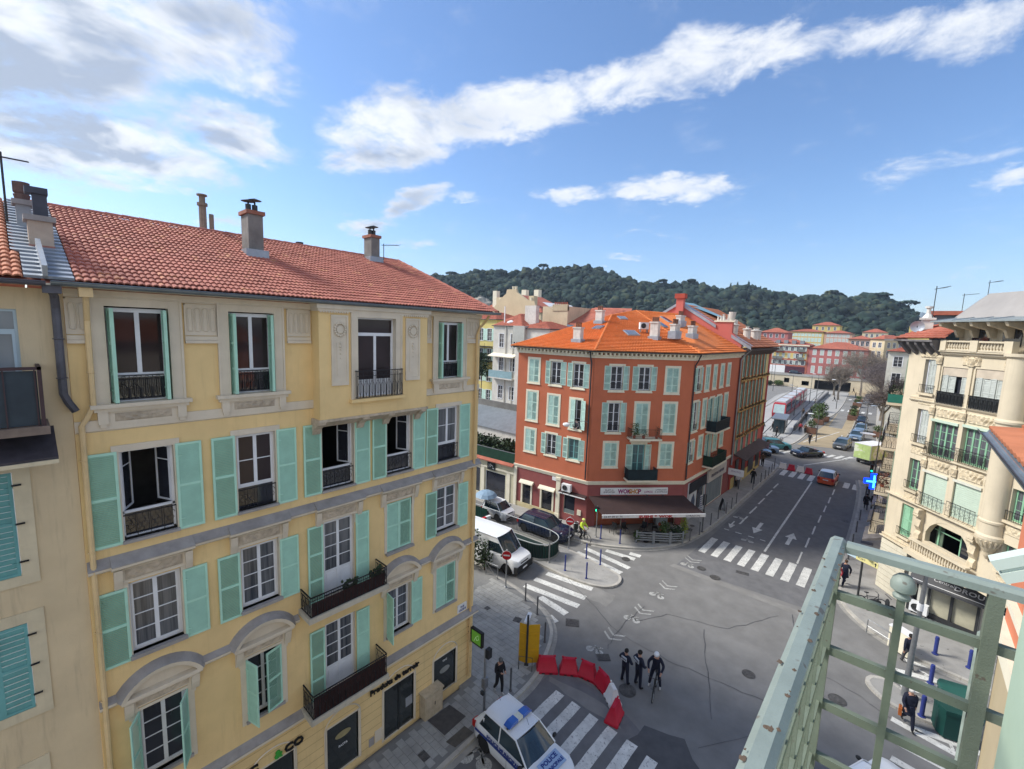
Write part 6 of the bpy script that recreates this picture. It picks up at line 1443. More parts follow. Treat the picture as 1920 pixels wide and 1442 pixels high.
# top balustrade, lower balcony balustrade with corbels
def balusters(name,u0,u1,z0,z1,y,n,par,F,r=.075,m=BEI):
    b = MB(); b.box(u0,y - .14,z1 - .09,u1,y + .14,z1); b.box(u0,y - .12,z0,u1,y + .12,z0 + .09); t = ob(name,(b,m),par,F); h = z1 - z0 - .18
    me = cached(('bal',round(h,2),r),lambda: MB().lathe([(r * .75,0),(r * .5,h * .1),(r * 1.05,h * .35),(r * .45,h * .75),(r * .7,h * .9),(r * .7,h)],n=8).mesh('baluster',m,True))
    for i in range(n): ob('baluster',me,t,F @ T((u0 + (u1 - u0) * (i + .5) / n,y,z0 + .09)))
balusters('balustrade',2.75,4.15,16.16,16.72,-.18,9,BB,FB); balusters('balustrade',4.6,5.9,16.16,16.72,-.18,8,BB,FB)
for u in (2.4,4.15,5.9): ob('pier',(MB().box(u,-.34,16.14,u + .42 if u > 2.5 else u + .35,-.02,16.74),BEI),BB,FB)
balusters('balustrade',2.5,6.1,4.0,4.72,-.42,22,BB,FB,.07); ob('balcony_slab',(MB().box(2.3,-.6,3.72,6.3,0,4.0),BEI),BB,FB)
for u in (2.42,5.75):
    b = MB().profx([(0,4.7),(0,6.55),(-.4,6.55),(-.45,6.3),(-.2,6.0),(-.28,5.5),(-.1,5.2),(-.22,5.0),(-.22,4.75)],u,u + .34); b.lathe([(.14,0),(.14,.38)],(u - .02,-.3,6.2),10,axis='x'); ob('corbel',(b,BEIO),BB,FB)
# round oriel turret with fluted foot
tu = MB(); tu.lathe([(.05,5.55),(.15,5.75),(.2,5.95),(.42,6.35),(.53,6.6),(.56,6.7)],(6.6,-.12,0),20); ob('turret_foot',(tu,BEIO),BB,FB)
tu = MB(); tu.lathe([(.56,6.7),(.56,6.85),(.48,6.95),(.48,7.5),(.53,7.55),(.53,7.65),(.48,7.7),(.48,12.6),(.56,12.7),(.56,12.8),(.48,12.9),(.48,15.9),(.6,16.0),(.6,16.15)],(6.6,-.12,0),24); me = tu.mesh('turret',BEI,True); ob('turret',me,BB,FB)
fl_ = MB()
for i in range(18):
    a = 2 * PI * i / 18; fl_.tube([(6.6 + .42 * math.cos(a),-.12 + .42 * math.sin(a),6.3),(6.6 + .54 * math.cos(a),-.12 + .54 * math.sin(a),6.62)],.045,4)
ob('fluting',(fl_,BEIO),BB,FB,kind='stuff')
# roofs
rf_ = ob('roof',(MB().add([(1.55,36.15,17.8),(4.6,32.6,17.8),(5.4,33.2,19.35),(2.95,36.1,19.35),(9,40,19.4),(9,32.6,17.8),(1.55,41,17.8),(2.95,41,19.35)],[(0,1,2,3),(3,2,4,7),(6,0,3,7),(1,5,4,2)]),ZGREY),BB,Matrix())
b = MB(); b.box(-1.5,-.1,17.74,9,.4,17.86); sm_ = MB()
for i in range(16): sm_.box(1.3 + i * .5,-.35,17.80,1.33 + i * .5,.8,17.84)
ob('zinc_eave',(MB().profx([(-1.0,17.72),(-1.0,17.80),(.2,18.0),(.2,17.72)],2.3,8.5),mat('eave_zinc',(.30,.34,.34),.5,.1,metal=.4)),BB,FB); ob('standing_seam',(MB().profx([(-1.0,17.81),(-1.0,17.84),(.2,18.04),(.2,18.0)],2.6,2.63).profx([(-1.0,17.81),(-1.0,17.84),(.2,18.04),(.2,18.0)],3.6,3.63).profx([(-1.0,17.81),(-1.0,17.84),(.2,18.04),(.2,18.0)],4.6,4.63).profx([(-1.0,17.81),(-1.0,17.84),(.2,18.04),(.2,18.0)],5.6,5.63),ZSHEET),BB,FB,kind='stuff')
ob('attic_wall',(MB().box(2.6,.5,16.1,8.6,.7,17.75),BEIO),BB,FB)
bk = MB()
for i in range(7): bk.profx([(.5,16.9),(.5,17.7),(-.9,17.7),(-.8,17.5),(0,17.3),(.2,16.9)],2.7 + i * .9,2.85 + i * .9)
ob('bracket',(bk,BEIO),BB,FB,kind='stuff')
for i in range(3): ob('attic_window',(MB().box(3.4 + i * 1.6,.44,16.5,4.3 + i * 1.6,.5,17.4),GLASS),BB,FB)
rr2 = deckroof(BB,[[(-.75,37.8,16.75),(1.4,35.6,16.85),(2.6,38.5,18.1),(1.6,44,18.0)],[(-.8,38.0,16.75),(1.6,44,18.0),(1.6,66,18.0),(-.7,66,16.75)]],TILE_R)
stepped_roof(rr2,(-.8,37.7,16.8),(1.45,35.5,16.85),(2.6,38.5,18.1),(1.6,42,18.05),TILE_R,.4,.35); stepped_roof(rr2,(-.7,66,16.8),(-.8,37.8,16.8),(1.6,43,18.05),(1.6,66,18.05),TILE_R,.4,.5)
bk = MB(); bk.box(-1.2,-.75,16.60,2.3,0,16.72)
for i in range(5): bk.profx([(0,15.8),(0,16.6),(-.7,16.6),(-.62,16.4),(-.15,15.9)],-.1 + i * .55,.08 + i * .55)
ob('eaves',(bk,mat('eaves_grey',(.16,.15,.15),.8,.2)),BB,FB); bk = MB(); bk.box(0,-.85,16.60,28.6,0,16.72)
for i in range(20): bk.profx([(0,15.8),(0,16.6),(-.7,16.6),(-.62,16.4),(-.15,15.9)],i * 1.4,i * 1.4 + .18)
ob('eaves',(bk,MATS['eaves_grey']),BB,FS)
ob('penthouse',(MB().box(1.0,40.5,16,6,46,18.35),mat('penthouse_blue',(.12,.18,.22),.8,.1)),BB,Matrix()); ob('penthouse_roof',(MB().prism([(.7,40.2),(6.5,40.2),(6.5,47),(.7,47)],18.36,18.62),TILE_R),BB,Matrix())
q = MB(); q.box(.35,38.9,17.0,.95,39.5,18.0); q.box(.25,38.8,18.0,1.05,39.6,18.12); q.lathe([(.3,18.12),(.12,18.4),(.10,18.7),(.2,18.75),(.2,18.85)],(.65,39.2,0),8); ob('chimney',(q,WCH),BB,Matrix())
dish = root('satellite_dish',T((.2,38.6,17.2)),'grey satellite dish beside the white chimney on the beige building roof','satellite dish'); ob('dish',(MB().lathe([(.02,.12),(.2,.08),(.36,0),(.36,-.02),(.2,.05),(.02,.09)],n=16,axis='y'),ZSHEET),dish,T((.2,38.6,17.55))); ob('mast',(MB().tube([(0,.1,-.3),(0,.1,.4)],.03,5),DSTEEL),dish)
antenna(.85,39.0,17.6,2.5,'tall forked aerial mast on the beige building roof',.4,3,.6,.018); antenna(2.2,40.3,18.5,1.2,'bent aerial on the red ridge behind the beige building',.3,2,.4); antenna(3.4,42.5,18.5,2.2,'thin leaning aerial mast at the top of the grey zinc roof',.5,4,.5,.014)
# street balconies (seen end on)
for i,(z,top,scr,lab) in enumerate(((12.35,1.25,mat('screen_jade',(.02,.16,.12),.7),''),(9.15,1.2,None,''),(5.9,1.2,None,''),(2.9,1.1,None,''))):
    for j,u in enumerate((20.6,12.8)):
        bl = ob('balcony',(MB().box(u,-.85,z - .16,u + 5.2,0,z),BEI),BB,FS); ob('railing',railing(5.1,top - .2,'scroll'),bl,FS @ T((u + .05,-.8,z)))
        for q in (u + .05,u + 5.15): ob('railing',railing(.76,top - .2,'scroll'),bl,FS @ T((q,-.02,z)) @ Rz(-PI / 2))
        if scr and j == 0: ob('privacy_screen',(MB().box(u + .05,-.815,z + .02,u + 5.15,-.805,z + .6).box(u + 5.16,-.8,z + .02,u + 5.17,-.02,z + .6),scr),bl,FS)
        for q in (u + .6,u + 4.6): ob('bracket',(MB().profx([(0,z - .7),(0,z - .16),(-.7,z - .16),(-.6,z - .3),(-.15,z - .45)],q,q + .16),BEIO),bl,FS)
for i,(y,z,l_) in enumerate(((41.5,12.35,'garden furniture and plants heaped on the green screened street balcony'),(42,5.9,'reddish brown plants hanging over the lowest street balcony'))):
    plant('balcony_plant',T((-.45,y,z)),l_,.9,.45,n=90,seed=i + 5,leaf=.09,m=LEAF1 if i == 0 else mat('red_leaf',(.16,.07,.05),.8,.4))
# ground floor: rusticated chamfer, set back shop front
FG = frame((1.45,36.05),(6.6,34.5)); b = MB()
ob('wall',(wallgrid(28,0,3.6,[(2,.1,4.5,2.7),(6,.1,9,2.7),(10.5,.1,13.5,2.7),(15,.1,18,2.7),(19.5,.1,22.5,2.7),(24,.1,26.5,2.7)],0,.3,0),CREAM),BB,FS)
rs = MB()
for i in range(10): rs.box(-.03,-.05,.15 + i * .34,2.0,0.3,.15 + i * .34 + .31)
ob('rustication',(rs,mat('cream_rustic',(.60,.56,.45),.88,.08,2,streak=.15)),BB,FB,kind='stuff')
for u in (2,6,10.5,15,19.5,24): ob('shop_glass',(MB().box(u,.2,.1,u + 2.6,.22,2.7),GLASS),BB,FS); ob('shop_blind',(MB().profx([(0,3.1),(-1.1,2.6),(-1.1,2.45),(0,2.9)],u - .2,u + 2.8),mat('street_blind',(.12,.11,.11),.8,.3)),BB,FS)
ob('shop_entrance',(MB().box(.15,-.1,.05,.35,0,2.6).box(0,.2,0,1.0,.25,2.6),DSTEEL),BB,FG)
ob('wall',(wallgrid(5.4,0,3.6,[(.1,.1,.55,2.4),(1.15,.35,2.0,2.15),(2.1,.35,3.1,2.15),(3.25,.1,4.1,2.15),(4.2,.35,5.3,2.15)],0,.2,1),[mat('shop_wall_pale',(.55,.54,.48),.8,.06),DSTEEL]),BB,FG)
for u0,u1,m_ in ((1.15,2.0,mat('display_cream',(.42,.40,.30),.5,.1)),(2.1,3.1,MATS['display_cream']),(3.25,4.1,mat('shutter_white',(.60,.56,.48),.6)),(4.2,5.3,mat('display_green',(.26,.33,.29),.4,.1))): ob('shop_window',(MB().box(u0,.1,.2,u1,.12,2.15),m_),BB,FG)
for u in (1.0,2.0,3.1,4.1,5.3): ob('shop_mullion',(MB().box(u,-.04,.1,u + .13,.08,2.3),DSTEEL),BB,FG)
ob('shop_stall_board',(MB().box(1.0,-.05,.1,5.4,.0,.42),DSTEEL),BB,FG)
fa = root('dark_shop_fascia',FG @ T((3.2,-.3,2.3)),'long charcoal shop fascia with pale stylised lettering and a white line','shop sign')
ob('fascia_board',(MB().add([(.25,-.75,2.22),(5.5,-.75,2.22),(5.5,-.75,2.34),(.25,-.75,2.34),(.25,-.1,3.0),(5.5,-.1,3.0),(.25,-.1,2.22),(5.5,-.1,2.22)],[(0,1,2,3),(3,2,5,4),(0,3,4,6),(1,7,5,2),(0,6,7,1)]),mat('fascia_charcoal',(.06,.062,.068),.5,.1)),fa,FG)
sl_ang = math.atan2(.65,.66)     # board leans back 45 deg
FSL = FG @ T((0,-.76,2.345)) @ Matrix.Rotation(-sl_ang,4,'X')
ob('fascia_line',(MB().box(.3,-.012,.10,5.45,-.004,.13),WHITEP),fa,FSL)
LG = mat('letter_pale',(.55,.56,.58),.5)
ob('fascia_lettering',(text_mb('Central',.27,.012,sx=1.1),LG),fa,FSL @ T((1.25,-.012,.42))); ob('fascia_lettering',(text_mb('DROUOT',.36,.012,sx=1.2,bold=.006),LG),fa,FSL @ T((2.15,-.012,.32)))
sg = root('round_wall_lamp',FG @ T((.78,-.1,2.35)),'small round brass wall lamp left of the charcoal fascia','wall lamp'); ob('rim',(MB().lathe([(.16,-.08),(.18,-.04),(.18,0)],n=14,axis='y'),mat('brass',(.25,.20,.10),.4,.1,metal=.6)),sg); ob('face',(MB().lathe([(.11,-.1),(.11,-.082)],n=12,axis='y'),WHITEP),sg)  # a wall lamp: brass rim with a white face, not glowing
ac3 = root('air_conditioner',FG @ T((.75,-.2,.25)),'white air conditioner unit low on the shop wall under the fascia','air conditioner'); acbody(ac3)
# pharmacy cross
px_ = root('pharmacy_cross',T((-1.15,50.5,4.1)),'bright blue illuminated pharmacy cross projecting over the right pavement','sign')
BLUE = mat('cross_blue',(.0,.03,.85),.4,0,emit=1.6); cbm = MB().box(-.62,-.09,-.2,.62,.09,.2).box(-.2,-.088,.2,.2,.088,.62).box(-.2,-.088,-.62,.2,.088,-.2); ob('cross',(cbm,BLUE),px_,T((-1.15,50.5,4.1)) @ Rz(R(25)) @ Matrix.Scale(1.15,4))
ob('cross_core',(MB().box(-.5,-.11,-.07,.5,-.095,.07).box(-.07,-.11,-.5,.07,-.096,.5),mat('cross_light',(.05,.35,.95),.4,0,emit=1.8)),px_,T((-1.15,50.5,4.1)) @ Rz(R(25)) @ Matrix.Scale(1.15,4)); ob('bracket',(MB().box(.5,-.03,-.05,1.3,.03,.05),STEEL),px_)

# ------------------------------------------------------------ own building at the far right, with its green balcony
OW = root('orange_house_wall',T((1.6,5,0)),'orange rendered house wall close by at the right edge with cream bands','house')
FO = frame((1.5,9.65),(1.5,-4)); ORW = mat('salmon_render',(.58,.20,.11),.9,.06,1,streak=.06); TANW = mat('tan_render',(.46,.38,.25),.9,.08,1,streak=.1)
ob('wall',(wallgrid(13.6,12.45,15.3,[(1.5,13.0,2.6,14.6)],0,.2,1,0),[ORW,CREAM]),OW,FO); ob('wall',(wallgrid(13.6,0,12.2,[(1.2,9.3,2.2,11.9),(3.4,9.3,4.4,11.9),(1.2,5.6,2.2,8),(1.2,2,2.2,4.5)],0,.2,1),[TANW,CREAM]),OW,FO); ob('end_wall',(MB().poly([(0,9,0),(0,0,0),(0,0,15.3),(0,9,17.4)]),mat('end_red',(.36,.08,.06),.9,.08)),OW,FO)
ob('bounce_facing',(MB().box(3.0,-.03,12.46,13.6,-.002,15.3),mat('bounce_facing_cream',(.50,.47,.38),.9,.06)),OW,FO); ob('string_course',(MB().box(-.08,-.12,12.2,13.6,.02,12.45),CREAM),OW,FO); ob('string_course',(MB().box(.2,-.08,12.85,13.6,.02,12.95),CREAM),OW,FO)  # added pale facing on the unseen near wall, keeps orange bounce off the handrail
for u in (1.2,3.4): ob('pane',(MB().box(u,.1,9.3,u + 1,.12,11.9),GLT),OW,FO); ob('window_frame',(MB().box(u,.05,9.3,u + .07,.15,11.9).box(u + .93,.05,9.3,u + 1,.15,11.9).box(u + .07,.05,11.83,u + .93,.15,11.9),WHITEF),OW,FO)
ob('downpipe',(MB().tube([(-.0,-.15,0),(-.0,-.15,12.1)],.10,8),mat('pipe_verdigris',(.28,.34,.30),.7,.25,5,streak=.4)),OW,FO)
own_r = deckroof(OW,[[(1.05,10.0,15.2),(1.05,2.5,15.2),(6,2.5,16.3),(6,10.0,16.3)]],TILE_O); stepped_roof(own_r,(1.05,2.5,15.22),(1.05,10.0,15.22),(6,10.0,16.3),(6,2.5,16.3),MATS['faded_orange_tile'],.33,.25); gutter((1.0,2.5,15.2),(1.0,10.1,15.2),OW,GUTM,.07)
RAIL = mat('worn_green_rail',(.235,.28,.255),.5,.10,9,.12,160,bands=(22,.64,(.15,.145,.125)))
RAIL2 = mat('worn_green_rail_dull',(.155,.185,.14),.65,.12,8,.15,160,bands=(26,.66,(.11,.095,.075)))
rl = root('green_balcony_railing',T((-.15,1.0,14.6)),'worn pale green iron balcony railing in the near right foreground','railing')
XR,YR,ZT = -.133,2.17,15.70
def bev(b,x0,y0,z0,x1,y1,z1,c=.012,ax='y'):
    if ax == 'y': b.profx([(x0,z0),(x0,z1 - c),(x0 + c,z1),(x1 - c,z1),(x1,z1 - c),(x1,z0)],y0,y1)
    else: b.profx([(y0,z0),(y0,z1 - c),(y0 + c,z1),(y1 - c,z1),(y1,z1 - c),(y1,z0)],x0,x1)
h = MB(); bev(h,XR - .028,-1.2,ZT - .035,XR + .028,YR + .04,ZT,.014); h.xf(Matrix(((0,1,0,0),(1,0,0,0),(0,0,1,0),(0,0,0,1)))); h.f = [tuple(reversed(f)) for f in h.f]; ob('handrail',(h,RAIL),rl,Matrix())
h = MB(); bev(h,XR + .030,YR - .025,ZT - .035,1.5,YR + .028,ZT + .002,.012,'x'); ob('handrail',(h,RAIL),rl,Matrix())
for z in (15.475,15.23,14.985,14.74): 
    ob('crossbar',(MB().box(XR + .01,YR - .014,z - .017,1.5,YR + .010,z + .017),RAIL2),rl,Matrix())
    ob('crossbar',(MB().box(XR - .012,-1.2,z - .014,XR + .010,YR - .014,z + .014),RAIL2),rl,Matrix())
ps = MB(); ps.box(.066,YR - .020,14.0,.090,YR + .016,15.56); ob('post',(ps,RAIL2),rl,Matrix())
fn = MB(); fn.lathe([(.026,15.545),(.028,15.555),(.020,15.567),(.037,15.580),(.039,15.60),(.034,15.62),(.020,15.636),(0.001,15.642)],(.078,YR - .002,0),18); ob('post_cap',fn.mesh('post_cap',RAIL,True),rl,Matrix())
ps = MB(); ps.box(.290,YR - .025,14.0,.330,YR + .015,15.665); ob('post',(ps,RAIL2),rl,Matrix())
cp = MB(); cp.box(XR - .02,YR - .02,14.0,XR + .02,YR + .02,ZT - .035); ob('post',(cp,RAIL2),rl,Matrix())
for i in range(11):
    y = YR - .16 - i * .13; ob('bar',(MB().box(XR - .006,y - .006,14.3,XR + .006,y + .006,ZT - .035),RAIL2),rl,Matrix())
sc_ = MB(); P = [(XR + .03 + .10 * (1 - k / 16) * math.sin(k * .55) + .06,YR,14.70 - .02 * k + .05 * math.cos(k * .55)) for k in range(12)]; sc_.tube(P,.008,5); ob('scroll',(sc_,RAIL2),rl,Matrix())
fl_ = MB()
for i in range(26):
    y = rnd.uniform(.5,YR); fl_.blob((XR + rnd.uniform(-.03,.03),y,ZT + .0004),rnd.uniform(.0015,.006),0,2,.45,(1,1.3,.15))
ob('rust_fleck',(fl_,mat('rust',(.12,.085,.06),.9,.3)),rl,Matrix(),kind='stuff')
sh_ = root('louvred_shutter',T((.34,1.4,15.2)),'pale green shutter leaf beside the balcony at the right edge','shutter')
PG = mat('near_pale_green',(.40,.52,.42),.6,.06,4)
ob('leaf',(MB().box(.345,1.0,14.5,.375,2.0,15.72),PG),sh_,Matrix()); ob('bottom_rail',(MB().box(.338,1.0,14.5,.345,2.0,14.6),PG),sh_,Matrix())
sh2 = root('tilted_louvred_shutter',T((.3,1.5,16)),'tilted pale green slatted shutter edge poking in above the rail at the right','shutter')
MS = Matrix(((math.cos(.62),0,-math.sin(.62),.205),(0,1,0,1.5),(math.sin(.62),0,math.cos(.62),15.985),(0,0,0,1)))
b = MB(); b.box(0,-.02,-.001,.5,.02,.022); b.box(0,-.02,-.032,.5,.02,-.009); b.box(.006,-.015,-.010,.5,.015,.0); ob('slat',(b,mat('slat_pale',(.52,.60,.54),.6,.06,8)),sh2,MS)

# ------------------------------------------------------------ port side: quay wall, palaces, far houses
LIME = mat('limestone_wall',(.62,.54,.40),.9,.12,.25,.2,3,streak=.15)
qw = root('quay_wall',T((-30,180,0)),'pale limestone quay wall with a dark tunnel mouth behind the tram','wall')
w = wallgrid(90,0,3.8,[(72.2,0,82,3.0),(68.5,.8,70.6,2.3),(63.2,1.3,64.8,2.9)],0,1.2,1); ob('wall',(w,[LIME,DARKIN]),qw,frame((-95,180),(-5,180)))
ob('tunnel',(MB().box(-24,181.3,0,-11,182,3.4),DARKIN),qw,Matrix()); ob('parapet',(MB().box(-95,179.8,3.8,-8,180.3,4.4),ESPL),qw,Matrix())
ob('upper_quay',(MB().prism([(-120,180.2),(-12,180.2),(-12,330),(-120,330)],3.2,3.7),ASPH3),kind='structure')
VRED = mat('palace_red',(.40,.13,.09),.9,.06,.15); VPINK = mat('palace_pink',(.42,.15,.14),.9,.06,.15); VYEL = mat('palace_yellow',(.62,.48,.18),.9,.06,.15); VCR = mat('palace_cream',(.64,.54,.36),.9,.06,.15); PALGR = mat('pale_grey_shutter',(.50,.56,.52),.7); VROSE = mat('palace_rose',(.56,.36,.26),.9,.06,.15)
def sq(x0,y0,x1,y1): return [(x0,y0),(x1,y0),(x1,y1),(x0,y1)]
p1 = block('red_palace','red four storey palace with yellow panels and balconies facing the port','building',sq(-39.9,195,-27.6,207),3.7,14.2,VRED,{0: (6,[(12.0,13.5),(9.3,11.0),(6.9,8.4)],.9,'O',.6)},TILE_R,.6,2.2,mf=PALGR,detail=False)
for i in (0,1,2,3,5): ob('panel',(MB().box(-39.3 + i * 2.0,194.95,9.0,-38.0 + i * 2.0,194.98,11.2),VYEL),p1,Matrix())
ob('shop_front',(MB().box(-39.9,194.9,3.7,-34.6,195,6.4),WHITEP),p1,Matrix()); ob('shop_front',(MB().box(-34.5,194.9,3.7,-28.3,195,6.2),mat('shopfront_wine',(.08,.03,.05),.7)),p1,Matrix())
for x0_,x1_ in ((-39,-35.6),(-31,-28.6)):
    for z in (11.9,8.9): ob('balcony',(MB().box(x0_,194,z - .15,x1_,195,z).box(x0_,193.98,z,x1_,194.02,z + .9),mat('balcony_far_grey',(.16,.17,.16),.8)),p1,Matrix())
dm = MB()
for i in range(4): dm.box(-38.5 + i * 2.6,195.4,14.4,-37.2 + i * 2.6,197,15.9)
ob('dormers',(dm,mat('dormer_grey',(.22,.24,.26),.7)),p1,Matrix(),kind='stuff'); ob('cornice',(MB().box(-40.2,194.5,13.9,-27.4,195,14.3),CREAM),p1,Matrix())
p2 = block('pink_palace','long pink red palace with arched ground floor windows facing the port','building',sq(-27.5,195,-10.5,209),3.7,13.3,VPINK,{0: (7,[(11.0,12.8),(8.2,9.8),(4.4,6.9)],1.0,'C',.6)},TILE_R,.6,2.6,mf=PALGR,detail=False)
for i,(x0,x1,z0,z1,m_,lab) in enumerate(((-46,-31.5,3.7,20.1,VYEL,'long pale yellow block on the terrace above the palaces, left part'),(-31.3,-20.6,3.7,19.8,VROSE,'rose beige block beyond the red palaces, joined to the yellow one'))):
    block('terrace_house',lab,'building',sq(x0,260,x1,272),z0,z1,m_,{0: (9 if i == 0 else 6,[(18.0,19.2),(15.4,17.2),(12.5,14.5)],1.0,'OC',.8)},TILE_R,.6,1.5,mf=PALGR if i else PMINT,detail=False)
block('terrace_house','dark pink house with a gable peak left of the yellow block','building',sq(-52,230,-41,240),3.7,19.0,VPINK,{0: (4,[(16.8,18.4),(13,15)],1.0,'OX',.8)},TILE_R,.6,2.2,detail=False)
block('terrace_house','small tan house with a low red roof beside the pink palace','building',sq(-19.5,232,-11.5,243),3.7,17.2,VROSE,{0: (4,[(14.6,16.4),(11.5,13.4)],1.0,'OX',.8)},TILE_R,.6,1.6,detail=False)
hb_ = block('cream_hotel','cream hotel block with a narrow balcony at the head of the boulevard','building',[(-10.6,200),(-6.6,198),(-1.5,203),(-5,210)],0,17.3,VCR,{0: (2,[(14.6,16.2),(11.2,13.2),(8,10)],.9,'X',.5),1: (3,[(14.6,16.2),(11.2,13.2),(8,10)],.9,'X',.5)},TILE_R,.5,1.6,detail=False)
block('white_villa','ornate white villa partly hidden by bare trees beside the boulevard','house',sq(-3.2,120,2.5,130),0,14.6,mat('villa_white',(.56,.56,.52),.8,.12,1),{0: (2,[(11.6,13.6),(8,10.2),(4,6.4)],1.4,'X',.5)},TILE_R,.6,1.2,mf=PALGR)
block('yellow_tower_house','small yellow house with a round roof terrace high above the right street','house',sq(-.8,180,6,190),10,21.5,VYEL,{0: (3,[(18.5,20.4),(14.5,16.5)],1.0,'X',.5)},None,flat=True)
for i,(x,y,w_,d_,z,m_,lab) in enumerate(((-64,238,10,10,17,VYEL,'yellow house at the left end of the terrace row'),(-80,250,14,12,19,VROSE,'rose house far left behind the orange roofs'),(-100,255,16,12,20,VCR,'cream house far left behind the orange roofs'),(6,205,12,12,16,VCR,'cream house beyond the right side trees'),(-34,285,12,10,24,VYEL,'yellow house higher on the slope behind the terrace row'),(-14,290,10,10,21,VCR,'pale house at the foot of the wooded hill'))):
    block('terrace_house',lab,'house',sq(x - w_ / 2,y,x + w_ / 2,y + d_),3.0,z,m_,{0: (4,[(z - 2.4,z - .8),(z - 5.2,z - 3.4)],1.0,'OX',.8)},TILE_R,.5,2.0,detail=False)
# right side street row beyond the beige building
for i,(y0,y1,z,m_,lab) in enumerate(((67,80,14.5,VROSE,'rose beige house next along the right side of the boulevard'),(80.3,97,15.5,VCR,'cream house in the row along the right of the boulevard'),(97.3,116,13.5,VYEL,'yellow house at the far end of the right hand row'))):
    block('row_house',lab,'house',sq(1.2,y0,12,y1),0,z,m_,{3: (3,[(z - 2.6,z - .7),(z - 5.8,z - 3.8),(z - 9,z - 7)],1.1,'O',.8)},TILE_R,.5,1.5,mf=PALGR)

# ------------------------------------------------------------ wooded hill, mountains, trees
SKYL = [(-75,5.0),(-64,5.4),(-52,6.0),(-49,6.4),(-46,7.0),(-42.7,7.0),(-39.3,7.3),(-37,7.4),(-32.7,7.6),(-31.4,7.3),(-28.8,6.7),(-26.2,6.1),(-22.5,5.8),(-20.2,6.1),(-17.3,5.2),(-14.6,5.6),(-12.4,4.9),(-9.4,4.3),(-6.6,4.8),(-4.8,4.2),(-3.2,4.4),(-1.5,3.7),(-.3,3.4),(.5,2.1),(4,1.2),(9,.9),(14,.5)]
def sky_el(az):
    for (a0,e0),(a1,e1) in zip(SKYL,SKYL[1:]):
        if a0 <= az <= a1: return e0 + (e1 - e0) * (az - a0) / (a1 - a0)
    return .5
RB0,RB1 = 330.0,540.0
def hill_z(az,t):
    r = RB0 + (RB1 - RB0) * min(t,1); H = 16.5 + math.tan(R(sky_el(az))) * RB1 - 8.0
    s = min(t,1.0); prof = (s ** .8) * (1 - .06 * math.sin(s * 9 + az * .3))
    if t > 1: prof = max(0,1 - (t - 1) * 1.2)
    if t >= .97 and t <= 1: prof = 1
    return 3 + (H - 3) * prof
hm = MB(); NA,NT = 110,26
for i in range(NA + 1):
    az = -75 + 89 * i / NA
    for j in range(NT + 1):
        t = j / NT * 1.6; r = RB0 + (RB1 - RB0) * t; hm.v.append((r * math.sin(R(az)),r * math.cos(R(az)),hill_z(az,t) if j else 0))
for i in range(NA):
    for j in range(NT): a = i * (NT + 1) + j; hm.f.append((a,a + NT + 1,a + NT + 2,a + 1)); hm.m.append(0)
FOREST = mat('forest_green',(.020,.040,.032),.95,.65,.09,bands=(.10,.56,(.055,.068,.036)))
ob('hill',(hm,mat('hill_soil',(.05,.06,.03),.95,.3,.05)),kind='structure')
import numpy as np
def mass(name,centers,mats,kind='stuff',base=2,jit=.22,seed=3,parent=None,M=None):
    "many lumpy leaf masses in one mesh: centers = [(x,y,z,rx,rz)]"
    rs_ = np.random.RandomState(seed); V = np.array(ICO[base][0]); Fc = np.array(ICO[base][1]); n = len(centers); C_ = np.array(centers,dtype=float)
    vs = V[None,:,:] * (1 + rs_.uniform(-jit,jit,(n,len(V),1))); vs = vs * np.stack([C_[:,3],C_[:,3],C_[:,4]],1)[:,None,:] + C_[:,None,:3]
    fs = Fc[None] + (np.arange(n) * len(V))[:,None,None]; me = bpy.data.meshes.new(name); vs = vs.reshape(-1,3); fs = fs.reshape(-1,3)
    me.vertices.add(len(vs)); me.vertices.foreach_set('co',vs.ravel()); me.loops.add(len(fs) * 3); me.loops.foreach_set('vertex_index',fs.ravel().astype(np.int32))
    me.polygons.add(len(fs)); me.polygons.foreach_set('loop_start',np.arange(0,len(fs) * 3,3,dtype=np.int32)); me.polygons.foreach_set('loop_total',np.full(len(fs),3,dtype=np.int32)); me.materials.append(mats); me.update(calc_edges=True); me.validate()
    return ob(name,me,parent,M,kind=kind)
cs_ = []
rh = random.Random(11)
for i in range(7000):
    t = rh.random() ** .8 * 1.03; az = rh.uniform(-68,8)
    if i < 1300: t = rh.uniform(.94,1.04); az = rh.uniform(-58,3)
    r = RB0 + (RB1 - RB0) * t; x,y = r * math.sin(R(az)),r * math.cos(R(az)); s = rh.uniform(1.4,4.0) if i % 14 else rh.uniform(4.5,7.0); z = hill_z(az,t)
    hgt = rh.uniform(2,7) * (1.0 if az < -1 else .5); cs_.append((x,y,z + hgt,s,s * rh.uniform(.7,1.15)))
    for _ in range(2): cs_.append((x + rh.uniform(-s,s),y + rh.uniform(-s,s),z + hgt + rh.uniform(-2,1.5),s * .55,s * .5))
forest = mass('forest',cs_,FOREST,seed=5,jit=.36)
forest['label'] = 'dense dark green wood covering the whole hill behind the town'; forest['category'] = 'wood'
